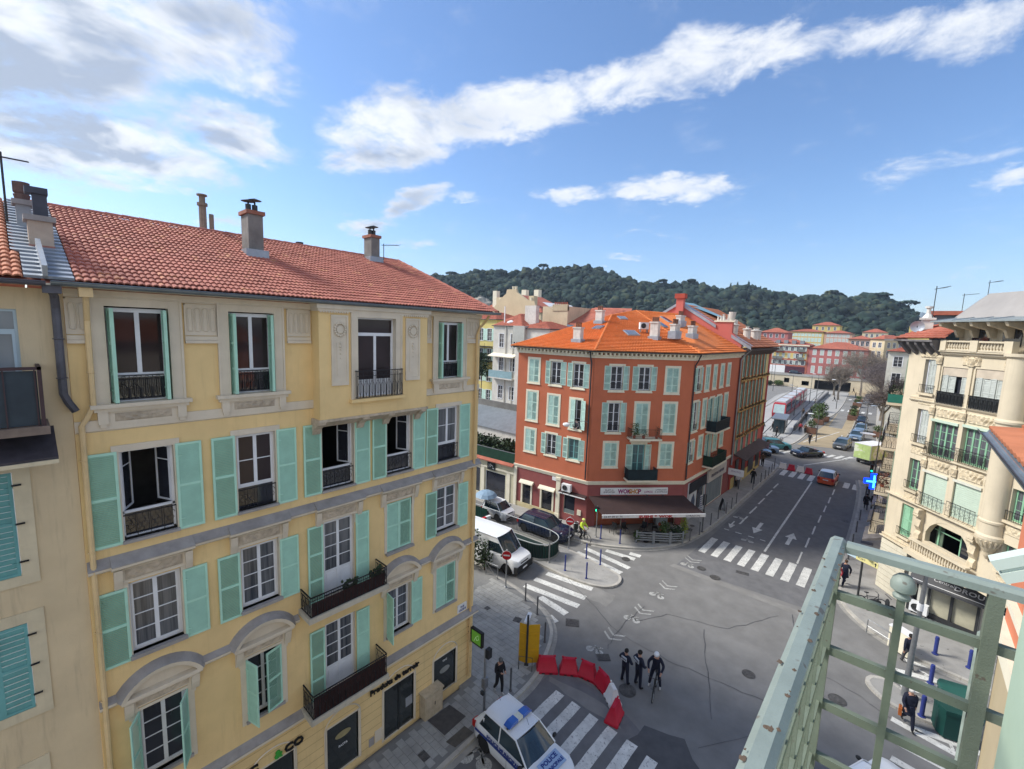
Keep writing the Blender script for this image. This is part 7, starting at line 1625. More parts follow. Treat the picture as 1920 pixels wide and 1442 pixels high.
def pine(az,el,r,label,w=9,hcrown=4,kind='stone_pine',dist=535):
    x,y = dist * math.sin(R(az)),dist * math.cos(R(az)); ztop = 16.5 + math.tan(R(el)) * dist; zb = hill_z(az,.98) - 2
    t = root(kind,T((x,y,zb)),label,'tree','trees standing out on the ridge of the wooded hill'); cc = []
    rr = random.Random(int(az * 10)); tr = MB()
    if kind == 'stone_pine':
        tr.tube([(0,0,0),(.6,0,(ztop - zb) * .5),(0,0,ztop - zb - hcrown * .7)],[.7,.5,.3],6)
        for k in range(5): a = k * 1.3; tr.tube([(.3,0,(ztop - zb) * .55),(w * .3 * math.cos(a),w * .3 * math.sin(a),ztop - zb - hcrown * .6)],[.3,.12],4)
        for _ in range(46): a,q = rr.uniform(0,6.28),math.sqrt(rr.random()) * w * .5; cc.append((q * math.cos(a),q * math.sin(a),ztop - zb - hcrown * .45 - q * q / w * .35 + rr.uniform(-.5,.6),rr.uniform(.9,1.7),rr.uniform(.7,1.2)))
    else:
        tr.tube([(0,0,0),(0,0,3)],.4,5)
        for k in range(34): z = (ztop - zb) * k / 34; rad = w * .5 * math.sin(PI * min(1,(k + 3) / 37)) ** .7; cc.append((rr.uniform(-.4,.4) * rad,rr.uniform(-.4,.4) * rad,z + 1,rad * .75,1.4))
    ob('trunk',(tr,SOIL),t); mass('crown',cc,FOREST,None,2,.25,int(abs(az) * 7),t)
for az,el,w_,lab in ((-38.1,8.25,11,'lone umbrella pine standing highest on the left of the ridge'),(-31.2,8.0,9,'umbrella pine on the ridge above the orange roof'),(-23.6,6.6,9,'rounded pine on the ridge right of centre'),(-20.4,6.6,8,'broad pine crown on the ridge left of the cypresses'),(-49.6,6.9,12,'spreading pine on the ridge beside the ochre house roof'),(-2.6,4.9,13,'big rounded pine near the right end of the ridge'),(-.6,4.1,14,'flat topped umbrella pine at the right end of the ridge'),(-6.6,5.2,9,'pine clump on the right part of the ridge')): pine(az,el,0,lab,w_,4.5)
for az,el,lab in ((-16.2,5.9,'leftmost of the tall thin cypresses on the ridge'),(-15.5,6.0,'second of the thin cypresses on the ridge'),(-14.4,6.1,'tallest thin cypress on the ridge'),(-13.2,5.5,'rightmost of the thin cypresses on the ridge')): pine(az,el,0,lab,3.6,4,'cypress')
rk = MB()
for i in range(30): rk.blob((-268 + rnd.uniform(-14,10),262 + rnd.uniform(-6,6),30 + rnd.uniform(-8,8)),rnd.uniform(3,6),0,2,.3)
ob('cliff',(rk,mat('pale_rock',(.30,.28,.24),.9,.25,.15)),kind='structure')
mt_ = MB(); N = 60
for i in range(N + 1):
    az = -12 + 30 * i / N; el = 2.6 + .55 * math.sin(az * .9 + 2.2) + .3 * math.sin(az * 2.1) + (.6 if az > 2.5 else 0); r = 2150
    x,y = r * math.sin(R(az)),r * math.cos(R(az)); H = 16 + math.tan(R(el)) * r; mt_.v += [(x,y,-2),(x * 1.03,y * 1.03,H * .62),(x * 1.07,y * 1.07,H),(x * 1.18,y * 1.18,0)]
for i in range(N):
    for j in range(3): a = i * 4 + j; mt_.f.append((a,a + 4,a + 5,a + 1)); mt_.m.append(0)
ob('mountains',(mt_,mat('far_mountain',(.16,.20,.22),.95,.15,.002)),kind='structure')  # distance haze put into the colour as a bluish base
BARK = mat('plane_bark',(.22,.19,.155),.9,.25,2); TWIG = mat('bare_twig',(.20,.165,.135),.95,.2,.6); TWIG2 = mat('bare_twig_dark',(.13,.105,.10),.95,.2,.6)
def bare_tree(x,y,h,r,label,m=TWIG,seed=1,group='bare plane trees along the boulevard'):
    rr = random.Random(seed); t = root('plane_tree',T((x,y,0)),label,'tree',group); tr = MB(); tw = MB(); tips = []
    def grow(p,d,L,rad,lv):
        q = p + d * L; mid = p.lerp(q,.5) + Vector((rr.uniform(-1,1),rr.uniform(-1,1),0)) * L * .06; tr.tube([p,mid,q],[rad,rad * .8,rad * .6],5 if lv < 2 else 3,cap=False)
        if lv == 3: tips.append((q,d)); return
        for k in range(4 if lv else 6):
            a = rr.uniform(0,6.28); nd = (d + Vector((math.cos(a),math.sin(a),rr.uniform(-.1,.4))) * rr.uniform(.55,.95)).normalized(); grow(q if lv == 0 else p.lerp(q,rr.uniform(.5,1)),nd,L * rr.uniform(.5,.72) if lv else r * .5,rad * .55,lv + 1)
    grow(Vector((0,0,0)),Vector((rr.uniform(-.05,.05),rr.uniform(-.05,.05),1)).normalized(),h * .36,.32,0)
    for q,d in tips:
        for k in range(26):
            a = Vector((rr.uniform(-1,1),rr.uniform(-1,1),rr.uniform(-.5,1.0))).normalized() * rr.uniform(.6,1.8); s = a.orthogonal().normalized() * .045; c = q + Vector((rr.uniform(-1,1),rr.uniform(-1,1),rr.uniform(-.7,.7))) * r * .24; tw.quad(c,c + s,c + a + s * .3,c + a)
    ob('trunk',(tr,BARK),t); ob('crown',(tw,m),t)
for a in ((-9.8,171,15,9,'large pale bare plane tree at the end of the tan bus lane',TWIG,1),(-13.4,152,11,6.5,'bare plane tree beside the tunnel mouth',TWIG,2),(-11.5,192,13,8,'bare plane tree furthest up the boulevard',TWIG,3),(-15.5,163,8,4,'small bare tree against the tunnel wall',TWIG,4),(-2.4,104,10,4.6,'dark bare tree nearest on the right side of the boulevard',TWIG2,5),(-3.0,120,12,5.5,'second dark bare tree on the right pavement',TWIG2,6),(-3.6,137,12.5,6,'dark bare tree in front of the white villa',TWIG2,7),(-4.4,156,13,6.5,'dark bare tree beyond the white villa',TWIG2,8),(-5.0,178,13,6.5,'last dark bare tree on the right of the boulevard',TWIG2,9)): bare_tree(*a)
def bush(x,y,z,r,h,label,m=LEAF1,box_=None,seed=1,cat='shrub',group=None,name='shrub'):
    rr = random.Random(seed); t = root(name,T((x,y,z)),label,cat,group); l = MB(); z0 = 0
    if box_: ob('planter',(MB().box(-box_ / 2,-box_ / 2,0,box_ / 2,box_ / 2,.9),mat('planter_brown',(.16,.085,.06),.8,.2)),t); z0 = .9
    n = int(260 * max(1,r) ** 2)
    for i in range(n):
        v = Vector((rr.gauss(0,1),rr.gauss(0,1),rr.gauss(0,1))).normalized() * rr.uniform(.3,1); c = Vector((v.x * r,v.y * r,z0 + h / 2 + v.z * h / 2)); s = .15 * max(.6,r ** .5); d1 = Vector((rr.uniform(-1,1),rr.uniform(-1,1),rr.uniform(-.6,1))).normalized() * s; d2 = d1.cross(Vector((rr.uniform(-1,1),rr.uniform(-1,1),1))).normalized() * s * .6; l.quad(c - d1,c + d2,c + d1,c - d2)
    ob('foliage',(l,m),t); ob('stem',(MB().tube([(0,0,0),(0,0,z0 + h * .6)],.06,5),SOIL),t)
k = 0
for x,y,r,h,bx,lab in ((-11.5,93.2,.9,1.5,1.6,'dark round bush in a planter at the start of the tan bus lane'),(-11.8,104.5,.8,1.3,1.6,'brown planter with a shrub left of the bus lane'),(-11.4,109.5,.7,1.0,1.4,'second brown planter along the left of the bus lane'),(-12.4,107,1.3,2.4,None,'tall green shrub behind the brown planters'),(-12.9,113.5,1.5,3.2,None,'tallest green shrub by the esplanade'),(-13.4,123,1.2,2.4,None,'dark shrub further along the esplanade'),(-7.35,116,.8,.9,1.7,'nearest planter between bus lane and road'),(-7.6,121,.8,.9,1.7,'second planter between bus lane and road'),(-7.9,126.5,.8,1.1,1.7,'third planter between bus lane and road'),(-8.4,141,.8,1.0,1.7,'fourth planter between bus lane and road'),(-8.7,150,.8,1.0,1.7,'furthest planter between bus lane and road'),(-1.5,89,.8,1.2,1.2,'yellow green shrub on the right pavement behind the truck'),(-2.6,99,.8,1.2,1.2,'small green shrub on the right pavement'),(-33,178,1.8,2,None,'shrub at the foot of the quay wall'),(-35.5,176,1.6,1.8,None,'left shrub at the foot of the quay wall')):
    k += 1; bush(x,y,.1,r,h,lab,LEAF2 if k % 3 else LEAF1,bx,k)
bush(-20.0,20.45,.0,.55,2.3,'tall dark ivy hedge beside the ochre house corner',LEAF1,None,40,'hedge'); bush(-21.0,20.3,0,.8,2.8,'second clump of the dark hedge behind the white van',LEAF1,None,41,'hedge')

# ------------------------------------------------------------ vehicles
CARW = mat('car_white',(.74,.76,.78),.28,.02,2,spec=.5,coat=.6); CARB = mat('car_blue',(.006,.014,.042),.22,.05,2,spec=.5,coat=.8); CARN = mat('car_navy_black',(.014,.017,.032),.25,.05,2,spec=.5,coat=.8)
CARG = mat('car_grey',(.09,.10,.11),.3,.05,2,spec=.5,coat=.7); CARL = mat('car_light_blue',(.16,.24,.36),.3,.05,2,coat=.7); CARO = mat('car_orange',(.65,.10,.03),.35,.05,2,coat=.5)
CGLASS = glassmat('car_glass',(.02,.035,.045),.04); TYRE = mat('tyre',(.02,.02,.021),.85,.1,8); RIM = mat('rim_alloy',(.38,.39,.41),.35,.05,5,metal=.8); BLK = mat('black_plastic',(.022,.023,.025),.6,.1,6)
HL = mat('headlamp',(.70,.74,.78),.15,.03,8,spec=.7); TL2 = mat('tail_lamp',(.45,.015,.012),.3,.05,8)
def wheel(par,F,x,y,r,side,w=.2):
    t = ob('wheel',cached(('whub',r),lambda: MB().lathe([(r * .2,-.03),(r * .2,.03)],n=8,axis='y').mesh('wheel',BLK)),par,F @ T((x,y,r)) @ (Rz(PI) if side < 0 else Matrix()))
    ob('tyre',cached(('tyre',r,w),lambda: MB().lathe([(r * .62,-w / 2),(r * .9,-w / 2),(r,-w * .35),(r,w * .35),(r * .9,w / 2),(r * .62,w / 2)],n=22,axis='y').mesh('tyre',TYRE,True)),t)
    def mk():
        b = MB().lathe([(r * .02,w * .36),(r * .16,w * .38),(r * .18,w * .30)],n=12,axis='y').lathe([(r * .56,w * .40),(r * .63,w * .46),(r * .64,w * .3)],n=20,axis='y').lathe([(r * .6,w * .1),(r * .6,w * .12)],n=14,axis='y',m=1)
        for k in range(5):
            a = 2 * PI * k / 5; c,s = math.cos(a),math.sin(a); P = lambda q,o: (c * q - s * o,w * .38,s * q + c * o); b.poly([P(r * .1,-r * .07),P(r * .6,-r * .1),P(r * .6,r * .1),P(r * .1,r * .07)][::-1])
        return b.mesh('rim',[RIM,BLK])
    ob('rim',cached(('rim',r,w),mk),t)
def car(label,x,y,ang,L=4.2,W=1.76,H=1.5,paint=None,kind='hatch',name='car',cat='car',group=None,wr=.32,roofm=None,lod=1):
    F = T((x,y,0)) @ Rz(ang); t = root(name,F,label,cat,group); paint = paint or CARW; hl,hw = L / 2,W / 2
    fx,bx_ = hl - .82,-hl + .72           # wheel centres
    belt = H * (.60 if kind != 'van' else .52); hood = H * .63 if kind != 'van' else H * .50
    if kind == 'hatch': G_ = dict(a=hl - 1.05,b=hl - 1.75,c=-hl + .55,d=-hl + .12)
    if kind == 'suv': G_ = dict(a=hl - 1.25,b=hl - 1.95,c=-hl + .60,d=-hl + .15)
    if kind == 'sedan': G_ = dict(a=hl - 1.35,b=hl - 2.05,c=-hl + 1.35,d=-hl + .65)
    if kind == 'smart': G_ = dict(a=hl - .55,b=hl - 1.05,c=-hl + .35,d=-hl + .08)
    if kind == 'van': G_ = dict(a=hl - .95,b=hl - 1.75,c=-hl + .05,d=-hl + .02)
    if kind == 'cabrio': G_ = dict(a=hl - 1.45,b=hl - 1.9,c=-hl + 1.3,d=-hl + 1.3)
    n = 36 if lod else 20; st = []
    for i in range(n + 1):
        q = -hl + L * i / n; e = min(q + hl,hl - q); rnd_ = min(1,(e + .02) / .42); w_ = hw * (.80 + .20 * math.sin(rnd_ * PI / 2)); zb = .22
        if q > hl - .3: zb = .24
        for c in (fx,bx_):
            d = abs(q - c)
            if d < wr + .07: zb = max(zb,math.sqrt((wr + .075) ** 2 - d * d) + wr * .95)
        if q > G_['a']: zt = hood + (belt + .04 - hood) * max(0,1 - (q - G_['a']) / .5) - .16 * max(0,(q - (hl - .55)) / .55) ** 1.6 * (1 if kind != 'van' else .6)
        elif q < G_['d']: zt = belt + .02 - .05 * (G_['d'] - q)
        else: zt = belt + .05
        if kind == 'sedan' and q < G_['d'] + .1: zt = belt + .06
        if q < -hl + .25: zt -= .10 * ((-hl + .25 - q) / .25) ** 2
        if kind == 'van' and q < G_['a']: zt = belt + .05
        st.append((q,w_,zb,zt))
    b = MB(); sec = lambda q,w_,zb,zt: [(q,w_ * .95,zb),(q,w_ * 1.0,min(zt - .2,max(zb + .02,.38))),(q,w_ * 1.005,min(zt - .15,max(zb + .04,.58))),(q,w_ * .985,zt - .13),(q,w_ * .90,zt - .015),(q,w_ * .55,zt + .025),(q,0,zt + .035)]
    rows = [sec(*s) + [(p[0],-p[1],p[2]) for p in sec(*s)[-2::-1]] for s in st]; m = len(rows[0]); k0 = len(b.v); b.v += [p for r_ in rows for p in r_]
    for i in range(n):
        for j in range(m - 1): b.f.append((i * m + j,(i + 1) * m + j,(i + 1) * m + j + 1,i * m + j + 1)); b.m.append(0)
    b.f.append(tuple(range(m))); b.m.append(0); b.f.append(tuple(reversed(range(n * m,n * m + m)))); b.m.append(0)
    b.f = [tuple(reversed(f)) for f in b.f] if True else b.f
    ob('body',b.mesh('body',paint,True),t)
    u = MB(); u.box(-hl + .1,-hw * .86,.2,hl - .1,hw * .86,.5); 
    for c in (fx,bx_): u.box(c - wr - .05,-hw * .93,.3,c + wr + .05,hw * .93,wr * 2 - .02)
    ob('underbody',(u,BLK),t)
    for c in (fx,bx_):
        for s in (1,-1): wheel(t,F,c,s * (hw - .11),wr,s)
    # greenhouse
    if kind != 'cabrio':
        zb,zr = belt + .045,H - .05; wb,wt = hw * .915,hw * (.74 if kind != 'van' else .88); A,B_,C_,D_ = G_['a'],G_['b'],G_['c'],G_['d']
        rf = MB(); N = 8; M_ = 8; vs = []
        for i in range(N + 1):
            s = i / N; q = B_ + (C_ - B_) * s; cz = zr + .035 * math.sin(PI * s) + (0 if kind != 'van' else .0)
            for j in range(M_ + 1): v = j / M_ * 2 - 1; vs.append((q + (.05 if kind != 'van' else .14) * (1 - v * v) * (1 - 2 * s),wt * 1.01 * v,cz + .05 * (1 - abs(v) ** 3)))
        rf.add(vs,[(i * (M_ + 1) + j,i * (M_ + 1) + j + 1,(i + 1) * (M_ + 1) + j + 1,(i + 1) * (M_ + 1) + j) for i in range(N) for j in range(M_)])
        for s in (1,-1):       # roof rails / drip edge and side frames (pillars)
            rf.tube([(A,s * wb,zb),(B_,s * wt,zr + .01),((B_ + C_) / 2,s * wt * 1.005,zr + .035),(C_,s * wt,zr + .01),(D_,s * wb * .97,zb)],.035,5)
            if kind not in ('smart','van'): 
                q = (A + C_) / 2 - .25; rf.tube([(q,s * wb * 1.0,zb),(q - .05,s * wt * 1.01,zr + .02)],.03,4)
        ob('roof',rf.mesh('roof',roofm or paint,True),t)
        def curved(p,name,gm,bulge):
            g_ = MB(); k = 6; vs = []
            for i in range(5):
                s = i / 4
                for j in range(k + 1):
                    v = j / k * 2 - 1; x0,w0,z0 = [p[0][c] * (1 - s) + p[1][c] * s for c in range(3)]
                    vs.append((x0 + bulge * (1 - v * v),w0 * v,z0))
            g_.add(vs,[(i * (k + 1) + j,i * (k + 1) + j + 1,(i + 1) * (k + 1) + j + 1,(i + 1) * (k + 1) + j) for i in range(4) for j in range(k)]); ob(name,g_.mesh(name,gm,True),t)
        curved(((A,wb * .97,zb - .01),(B_ + .01,wt * .97,zr + .035)),'windshield',CGLASS,.10 if kind != 'van' else .16); 
        if kind != 'van': curved(((D_,wb * .94,zb - .01),(C_ - .01,wt * .97,zr + .035)),'rear_window',CGLASS,-.06)
        for s in (1,-1):
            o = .006 * s
            if kind == 'van':
                sp = MB(); xm = A - 1.5; sp.quad((xm,s * wb,zb - .02),(C_,s * wb,zb - .02),(C_,s * wt,zr + .02),(xm,s * wt,zr + .02)); ob('side_panel',(sp,paint),t)
                ob('side_window',(MB().poly([(A - .12,s * wb * .995,zb + .02),(xm,s * wb * .995,zb + .02),(xm,s * wt * 1.03,zr - .35),(B_ + .25,s * wt * 1.03,zr - .35)]),CGLASS),t)
                ob('side_panel',(MB().poly([(xm,s * wt * 1.03,zr - .36),(B_ + .22,s * wt * 1.03,zr - .36),(B_,s * wt,zr + .02),(xm,s * wt,zr + .02)]),paint),t)
            else:
                qm = (A + C_) / 2 - .25
                ob('side_window',(MB().poly([(A - .06,s * wb,zb),(qm + .03,s * wb,zb),(qm - .01,s * wt,zr + .015),(B_,s * wt,zr + .005)]),CGLASS),t)
                ob('side_window',(MB().poly([(qm - .03,s * wb,zb),(D_ + .25,s * wb * .98,zb),(C_ + .06,s * wt,zr + .0),(qm - .07,s * wt,zr + .015)]),CGLASS),t)
                ob('rear_pillar',(MB().poly([(D_ + .27,s * wb * .985,zb - .01),(D_,s * wb * .96,zb - .02),(C_ - .02,s * wt * .98,zr + .02),(C_ + .08,s * wt * 1.005,zr + .02)]),paint),t)
        if kind == 'van': ob('rear_panel',(MB().quad((-hl + .01,-wb,zb - .05),(-hl + .01,wb,zb - .05),(-hl + .03,wt,zr + .03),(-hl + .03,-wt,zr + .03)),paint),t)
    else:
        ob('windshield',(MB().quad((G_['a'],-hw * .85,belt + .04),(G_['a'],hw * .85,belt + .04),(G_['b'],hw * .7,H - .08),(G_['b'],-hw * .7,H - .08)),CGLASS),t); ob('windshield_frame',(MB().tube([(G_['a'],-hw * .87,belt + .03),(G_['b'],-hw * .72,H - .06),(G_['b'],hw * .72,H - .06),(G_['a'],hw * .87,belt + .03)],.03,5),BLK),t)
        ob('cockpit',(MB().box(G_['c'] + .1,-hw * .75,belt,G_['a'] - .3,hw * .75,belt + .10),BLK),t)
        for s in (.35,-.35): ob('seat',(MB().box(-.45,s - .22,belt + .1,-.28,s + .22,belt + .42).box(-.45,s - .22,belt + .1,.1,s + .22,belt + .18),BLK),t)
        ob('folded_top',(MB().box(G_['c'] - .35,-hw * .75,belt + .06,G_['c'] + .1,hw * .75,belt + .2),BLK),t)
    zc = hood - (.16 if kind != 'van' else .3)
    for s in (1,-1):
        h_ = MB(); h_.add([(hl - .05,s * hw * .50,zc - .02),(hl - .28,s * hw * .92,zc - .02),(hl - .36,s * hw * .93,zc + .12),(hl - .14,s * hw * .5,zc + .08),(hl - .3,s * hw * .5,zc + .135)],[(0,1,2,3),(3,2,4)]); ob('headlight',(h_,HL),t)
        ob('tail_light',(MB().box(-hl - .01,s * hw * .62,belt - .28,-hl + .14,s * hw * .93,belt - .02),TL2),t)
        ob('wing_mirror',(MB().blob((G_['a'] - .18,s * (hw + .11),belt + .09),.12,0,2,0,(.6,.9,.65)).box(G_['a'] - .2,s * hw * .9,belt + .04,G_['a'] - .14,s * (hw + .06),belt + .08),BLK if paint not in (CARW,) or kind == 'van' else BLK),t)
        ob('door_gap',(MB().box(G_['a'] - .95,s * (hw * 1.0 + .002),.36,G_['a'] - .94,s * (hw * 1.0 + .006),belt - .1),BLK),t)
        ob('door_handle',(MB().box(G_['a'] - 1.2,s * (hw + .0),belt - .16,G_['a'] - 1.02,s * (hw + .025),belt - .12),paint),t)
    ob('grille',(MB().box(hl - .06,-hw * .45,zc - .06,hl + .012,hw * .45,zc + .03).box(hl - .06,-hw * .6,.28,hl + .012,hw * .6,.42),BLK),t)
    for s in (1,-1): ob('number_plate',(MB().box(s * (hl + .014) - .008,-.26,.44 if s > 0 else .62,s * (hl + .014) + .008,.26,.55 if s > 0 else .73),WHITEP),t)
    return t,F
# police car
t,F = car('white municipal police car with a blue light bar, parked across the near zebra crossing',-9.45,12.0,R(-3),4.0,1.74,1.54,CARW,'hatch','police_car','police car')
NAV = mat('police_blue',(.02,.045,.22),.5,.05,4); PLG = mat('police_pale_blue',(.30,.42,.62),.5,.05,4)
lb = ob('light_bar',(MB().box(-.36,-.56,1.60,-.16,.56,1.64).box(-.30,-.6,1.56,-.22,-.5,1.60).box(-.30,.5,1.56,-.22,.6,1.60),BLK),t,F)
BLG = mat('beacon_blue',(.015,.09,.42),.12,.05,4,spec=.8,coat=.6)
for s in (1,-1): ob('beacon',MB().profx([(.14 * s,1.64),(.14 * s,1.77),(.45 * s,1.77),(.62 * s,1.68),(.62 * s,1.64)],-.42,-.12).mesh('beacon',BLG),lb,F)
ob('speaker_box',(MB().box(-.40,-.135,1.64,-.14,.135,1.755),mat('speaker_pale',(.62,.63,.55),.4)),lb,F)
ob('side_stripe',(MB().box(-1.75,-.896,.70,1.35,-.886,.80).box(-1.75,.886,.70,1.35,.896,.80),NAV),t,F)
ob('side_lettering',(text_mb('POLICE MUNICIPALE',.20,.004,sx=1.0,bold=.01),NAV),t,F @ T((-1.05,-.905,.83)))
hp = F @ T((1.42,0,1.035)) @ Matrix.Rotation(R(7.5),4,'Y'); ob('hood_panel',(MB().box(-.25,-.52,-.004,.30,.52,.008),PLG),t,hp)
tm = Matrix(((0,0,1,0),(1,0,0,0),(0,1,0,0),(0,0,0,1)))
HT = hp @ Rz(PI / 2) @ Matrix.Rotation(-PI / 2,4,'X')
ob('hood_lettering',(text_mb('POLICE',.22,.006,align='CENTER',sx=1.1,bold=.008),NAV),t,HT @ T((0,-.014,.03))); ob('hood_lettering',(text_mb('MUNICIPALE',.17,.006,align='CENTER',sx=1.0,bold=.006),NAV),t,HT @ T((0,-.014,-.20)))
for x,l in ((-1.35,.16),(.2,.22)): ob('aerial',(MB().tube([(x,.1,1.6),(x - .12,.1,1.6 + l)],.008,4),BLK),t,F)
ob('quarter_panel',(MB().poly([(-1.32,-.775,1.0),(-1.72,-.76,1.0),(-1.50,-.70,1.28),(-1.30,-.70,1.28)]),CARW),t,F)
car('dark blue estate car in the lane beside the maroon shop',-20.62,28.02,R(4),4.55,1.82,1.52,CARB,'suv','parked_car')
car('small white and orange city car behind the railings at the left',-25.5,27.55,R(3),2.75,1.62,1.52,CARW,'smart','city_car')
um = root('umbrella',T((-26.3,26.8,0)),'pale blue umbrella open over the kerb left of the small white car','umbrella'); ob('canopy',(MB().lathe([(1.0,1.95),(.75,2.2),(.4,2.36),(.02,2.42)],n=10),mat('umbrella_blue',(.22,.32,.42),.6,.1)),um); ob('shaft',(MB().tube([(0,0,.9),(0,0,2.4)],.02,5),BLK),um)
t,F = car('white delivery van with a black bumper beside the dark hedge',-20.75,21.95,R(7),5.5,2.02,2.35,CARW,'van','delivery_van','van',wr=.36)
ob('bumper',(MB().box(2.55,-.98,.25,2.80,.98,.72),BLK),t,F); ob('number_plate',(MB().box(2.805,-.26,.42,2.815,.26,.54),WHITEP),t,F)
car('dark blue open convertible crossing the far junction',-9.3,74.3,R(-124),4.4,1.8,1.35,CARN,'cabrio','convertible_car'); car('dark grey hatchback coming out of the boulevard',-6.2,84.5,R(-96),4.3,1.8,1.5,CARG,'hatch','hatchback')
car('blue grey car first in the queue on the boulevard',-5.1,94.2,R(-92),4.3,1.8,1.5,CARL,'hatch','hatchback'); car('light blue car second in the queue on the boulevard',-5.05,102.3,R(-90),4.3,1.8,1.5,CARL,'hatch','hatchback'); car('small dark car third in the queue on the boulevard',-5.6,113,R(-90),3.9,1.7,1.5,CARN,'hatch','hatchback',lod=0)
car('pale saloon far up the boulevard near the second crossing',-5.9,150,R(-88),4.4,1.8,1.45,CARG,'sedan','saloon_car',lod=0); car('white and orange car stopped at the far zebra crossing',-5.52,62.55,R(89),3.8,1.72,1.5,CARO,'hatch','hatchback',roofm=CARW)
car('white car just entering the bottom right corner behind the railing',.78,18.9,R(66),4.2,1.76,1.5,CARW,'hatch','hatchback')
car('light blue car parked beyond the painted building corner',-14.6,72.2,R(20),4.2,1.76,1.5,CARL,'hatch','parked_car'); car('black car parked in front of the light blue one',-14.9,69.2,R(12),4.2,1.76,1.5,CARN,'hatch','parked_car'); car('turquoise and dark car at the far corner by the tram stop',-13.6,75.6,R(35),4.1,1.76,1.5,mat('car_turquoise',(.06,.22,.24),.35),'hatch','parked_car')
for i,(x,y) in enumerate(((-15,196),(-18,191),(-9.5,215),(-8.5,228),(-30,189),(-9,241))): car(('white car parked on the upper quay before the pink palace','silver car above the tunnel mouth','car in the row under the far boulevard trees','second car in the row under the far boulevard trees','dark car parked below the red palace','furthest car under the boulevard trees')[i],x,y,R(80) if x > -12 else 0,4.2,1.76,1.5,(CARW,CARG,CARG,CARW,CARN,CARL)[i],'hatch','distant_car',lod=0)
for o_ in list(bpy.data.objects):
    if o_.name.startswith('distant_car') and o_.location.x < -14: o_.location.z = 3.7
# green box truck
TF = T((-2.25,77.3,0)) @ Rz(R(62)); tr = root('box_truck',TF,'small box truck with pale green printed doors waiting at the right of the junction','truck')
GRB = mat('truck_green',(.42,.55,.22),.5,.15,1.2,bands=(.9,.5,(.62,.66,.52))); TRW = mat('truck_body',(.50,.53,.50),.5,.06,1)
ob('cargo_box',(MB().box(-2.2,-1.05,.75,1.6,1.05,2.75),TRW),tr); ob('rear_door',(MB().box(-2.24,-1.0,.8,-2.205,-.01,2.7),GRB),tr); ob('rear_door',(MB().box(-2.24,.01,.8,-2.205,1.0,2.7),GRB),tr); ob('side_print',(MB().box(-2.1,-1.065,.8,1.5,-1.052,2.7),GRB),tr); ob('roof_panel',(MB().box(-2.22,-1.07,2.752,1.62,1.07,2.79),WHITEP),tr)
ob('cab',(MB().prism([(-.9,0)],0,0) if False else MB().box(1.65,-.95,.5,3.1,.95,1.5).add([(1.65,-.9,1.5),(3.0,-.9,1.5),(3.0,.9,1.5),(1.65,.9,1.5),(1.65,-.8,2.2),(2.6,-.8,2.2),(2.6,.8,2.2),(1.65,.8,2.2)],[(0,1,5,4),(1,2,6,5),(2,3,7,6),(4,5,6,7)]),TRW),tr); ob('windshield',(MB().quad((3.03,-.8,1.52),(3.03,.8,1.52),(2.63,.72,2.15),(2.63,-.72,2.15)),CGLASS),tr); ob('chassis',(MB().box(-2.2,-.5,.45,2.9,.5,.75),BLK),tr)
for q in (-1.3,2.3):
    for s in (1,-1): wheel(tr,TF,q,s * .85,.36,s)
# tram
TM = root('tram',T((-18.75,104.2,0)) @ Rz(R(93)),'red and silver articulated tram running towards the town','tram'); TRED = mat('tram_red',(.36,.03,.04),.35,.04,1,coat=.4); TSIL = mat('tram_silver',(.50,.52,.54),.4,.05,1); FT = WM['tram']
xs = 0.0
for i,ln in enumerate((8.2,6.0,8.0,6.0,8.2)):
    off = -.012 * (xs + ln / 2) ** 1.5 * .12; M_ = FT @ T((xs,off,0)); s = .5 if i == 0 else 0
    body = MB(); body.add([(0 + s * .5,-1.2,.35),(ln,-1.2,.35),(ln,1.2,.35),(s * .5,1.2,.35),(s * 0,-1.22,1.2),(ln,-1.22,1.2),(ln,1.22,1.2),(s * 0,1.22,1.2),(s * 1.4,-1.12,3.15),(ln,-1.12,3.15),(ln,1.12,3.15),(s * 1.4,1.12,3.15),(s * 2,-.9,3.3),(ln,-.9,3.3),(ln,.9,3.3),(s * 2,.9,3.3)],[(0,1,5,4),(4,5,9,8),(8,9,13,12),(2,3,7,6),(6,7,11,10),(10,11,15,14),(12,13,14,15),(3,0,4,7),(7,4,8,11),(11,8,12,15),(1,2,6,5),(5,6,10,9),(9,10,14,13)])
    sec_ = ob('carriage',(body,TRED),TM,M_); ob('roof_equipment',(MB().box(1.4,-.85,3.3,ln - .4,.85,3.55),TSIL),sec_,M_)
    for q in (1,-1): ob('window_band',(MB().add([(.7 if i else 1.2,q * 1.225,1.25),(ln - .15,q * 1.225,1.25),(ln - .15,q * 1.14,2.9),(.7 if i else 1.4,q * 1.14,2.9)],[(0,1,2,3) if q < 0 else (3,2,1,0)]),CGLASS),sec_,M_)
    if i == 0: ob('windshield',(MB().quad((-.02,-1.0,1.25),(.62,-.95,2.95),(.62,.95,2.95),(-.02,1.0,1.25)),mat('tram_glass',(.35,.45,.48),.1)),sec_,M_); ob('front_skirt',(MB().box(-.02,-.6,.4,.3,.6,1.0),BLK),sec_,M_)
    xs += ln + .25
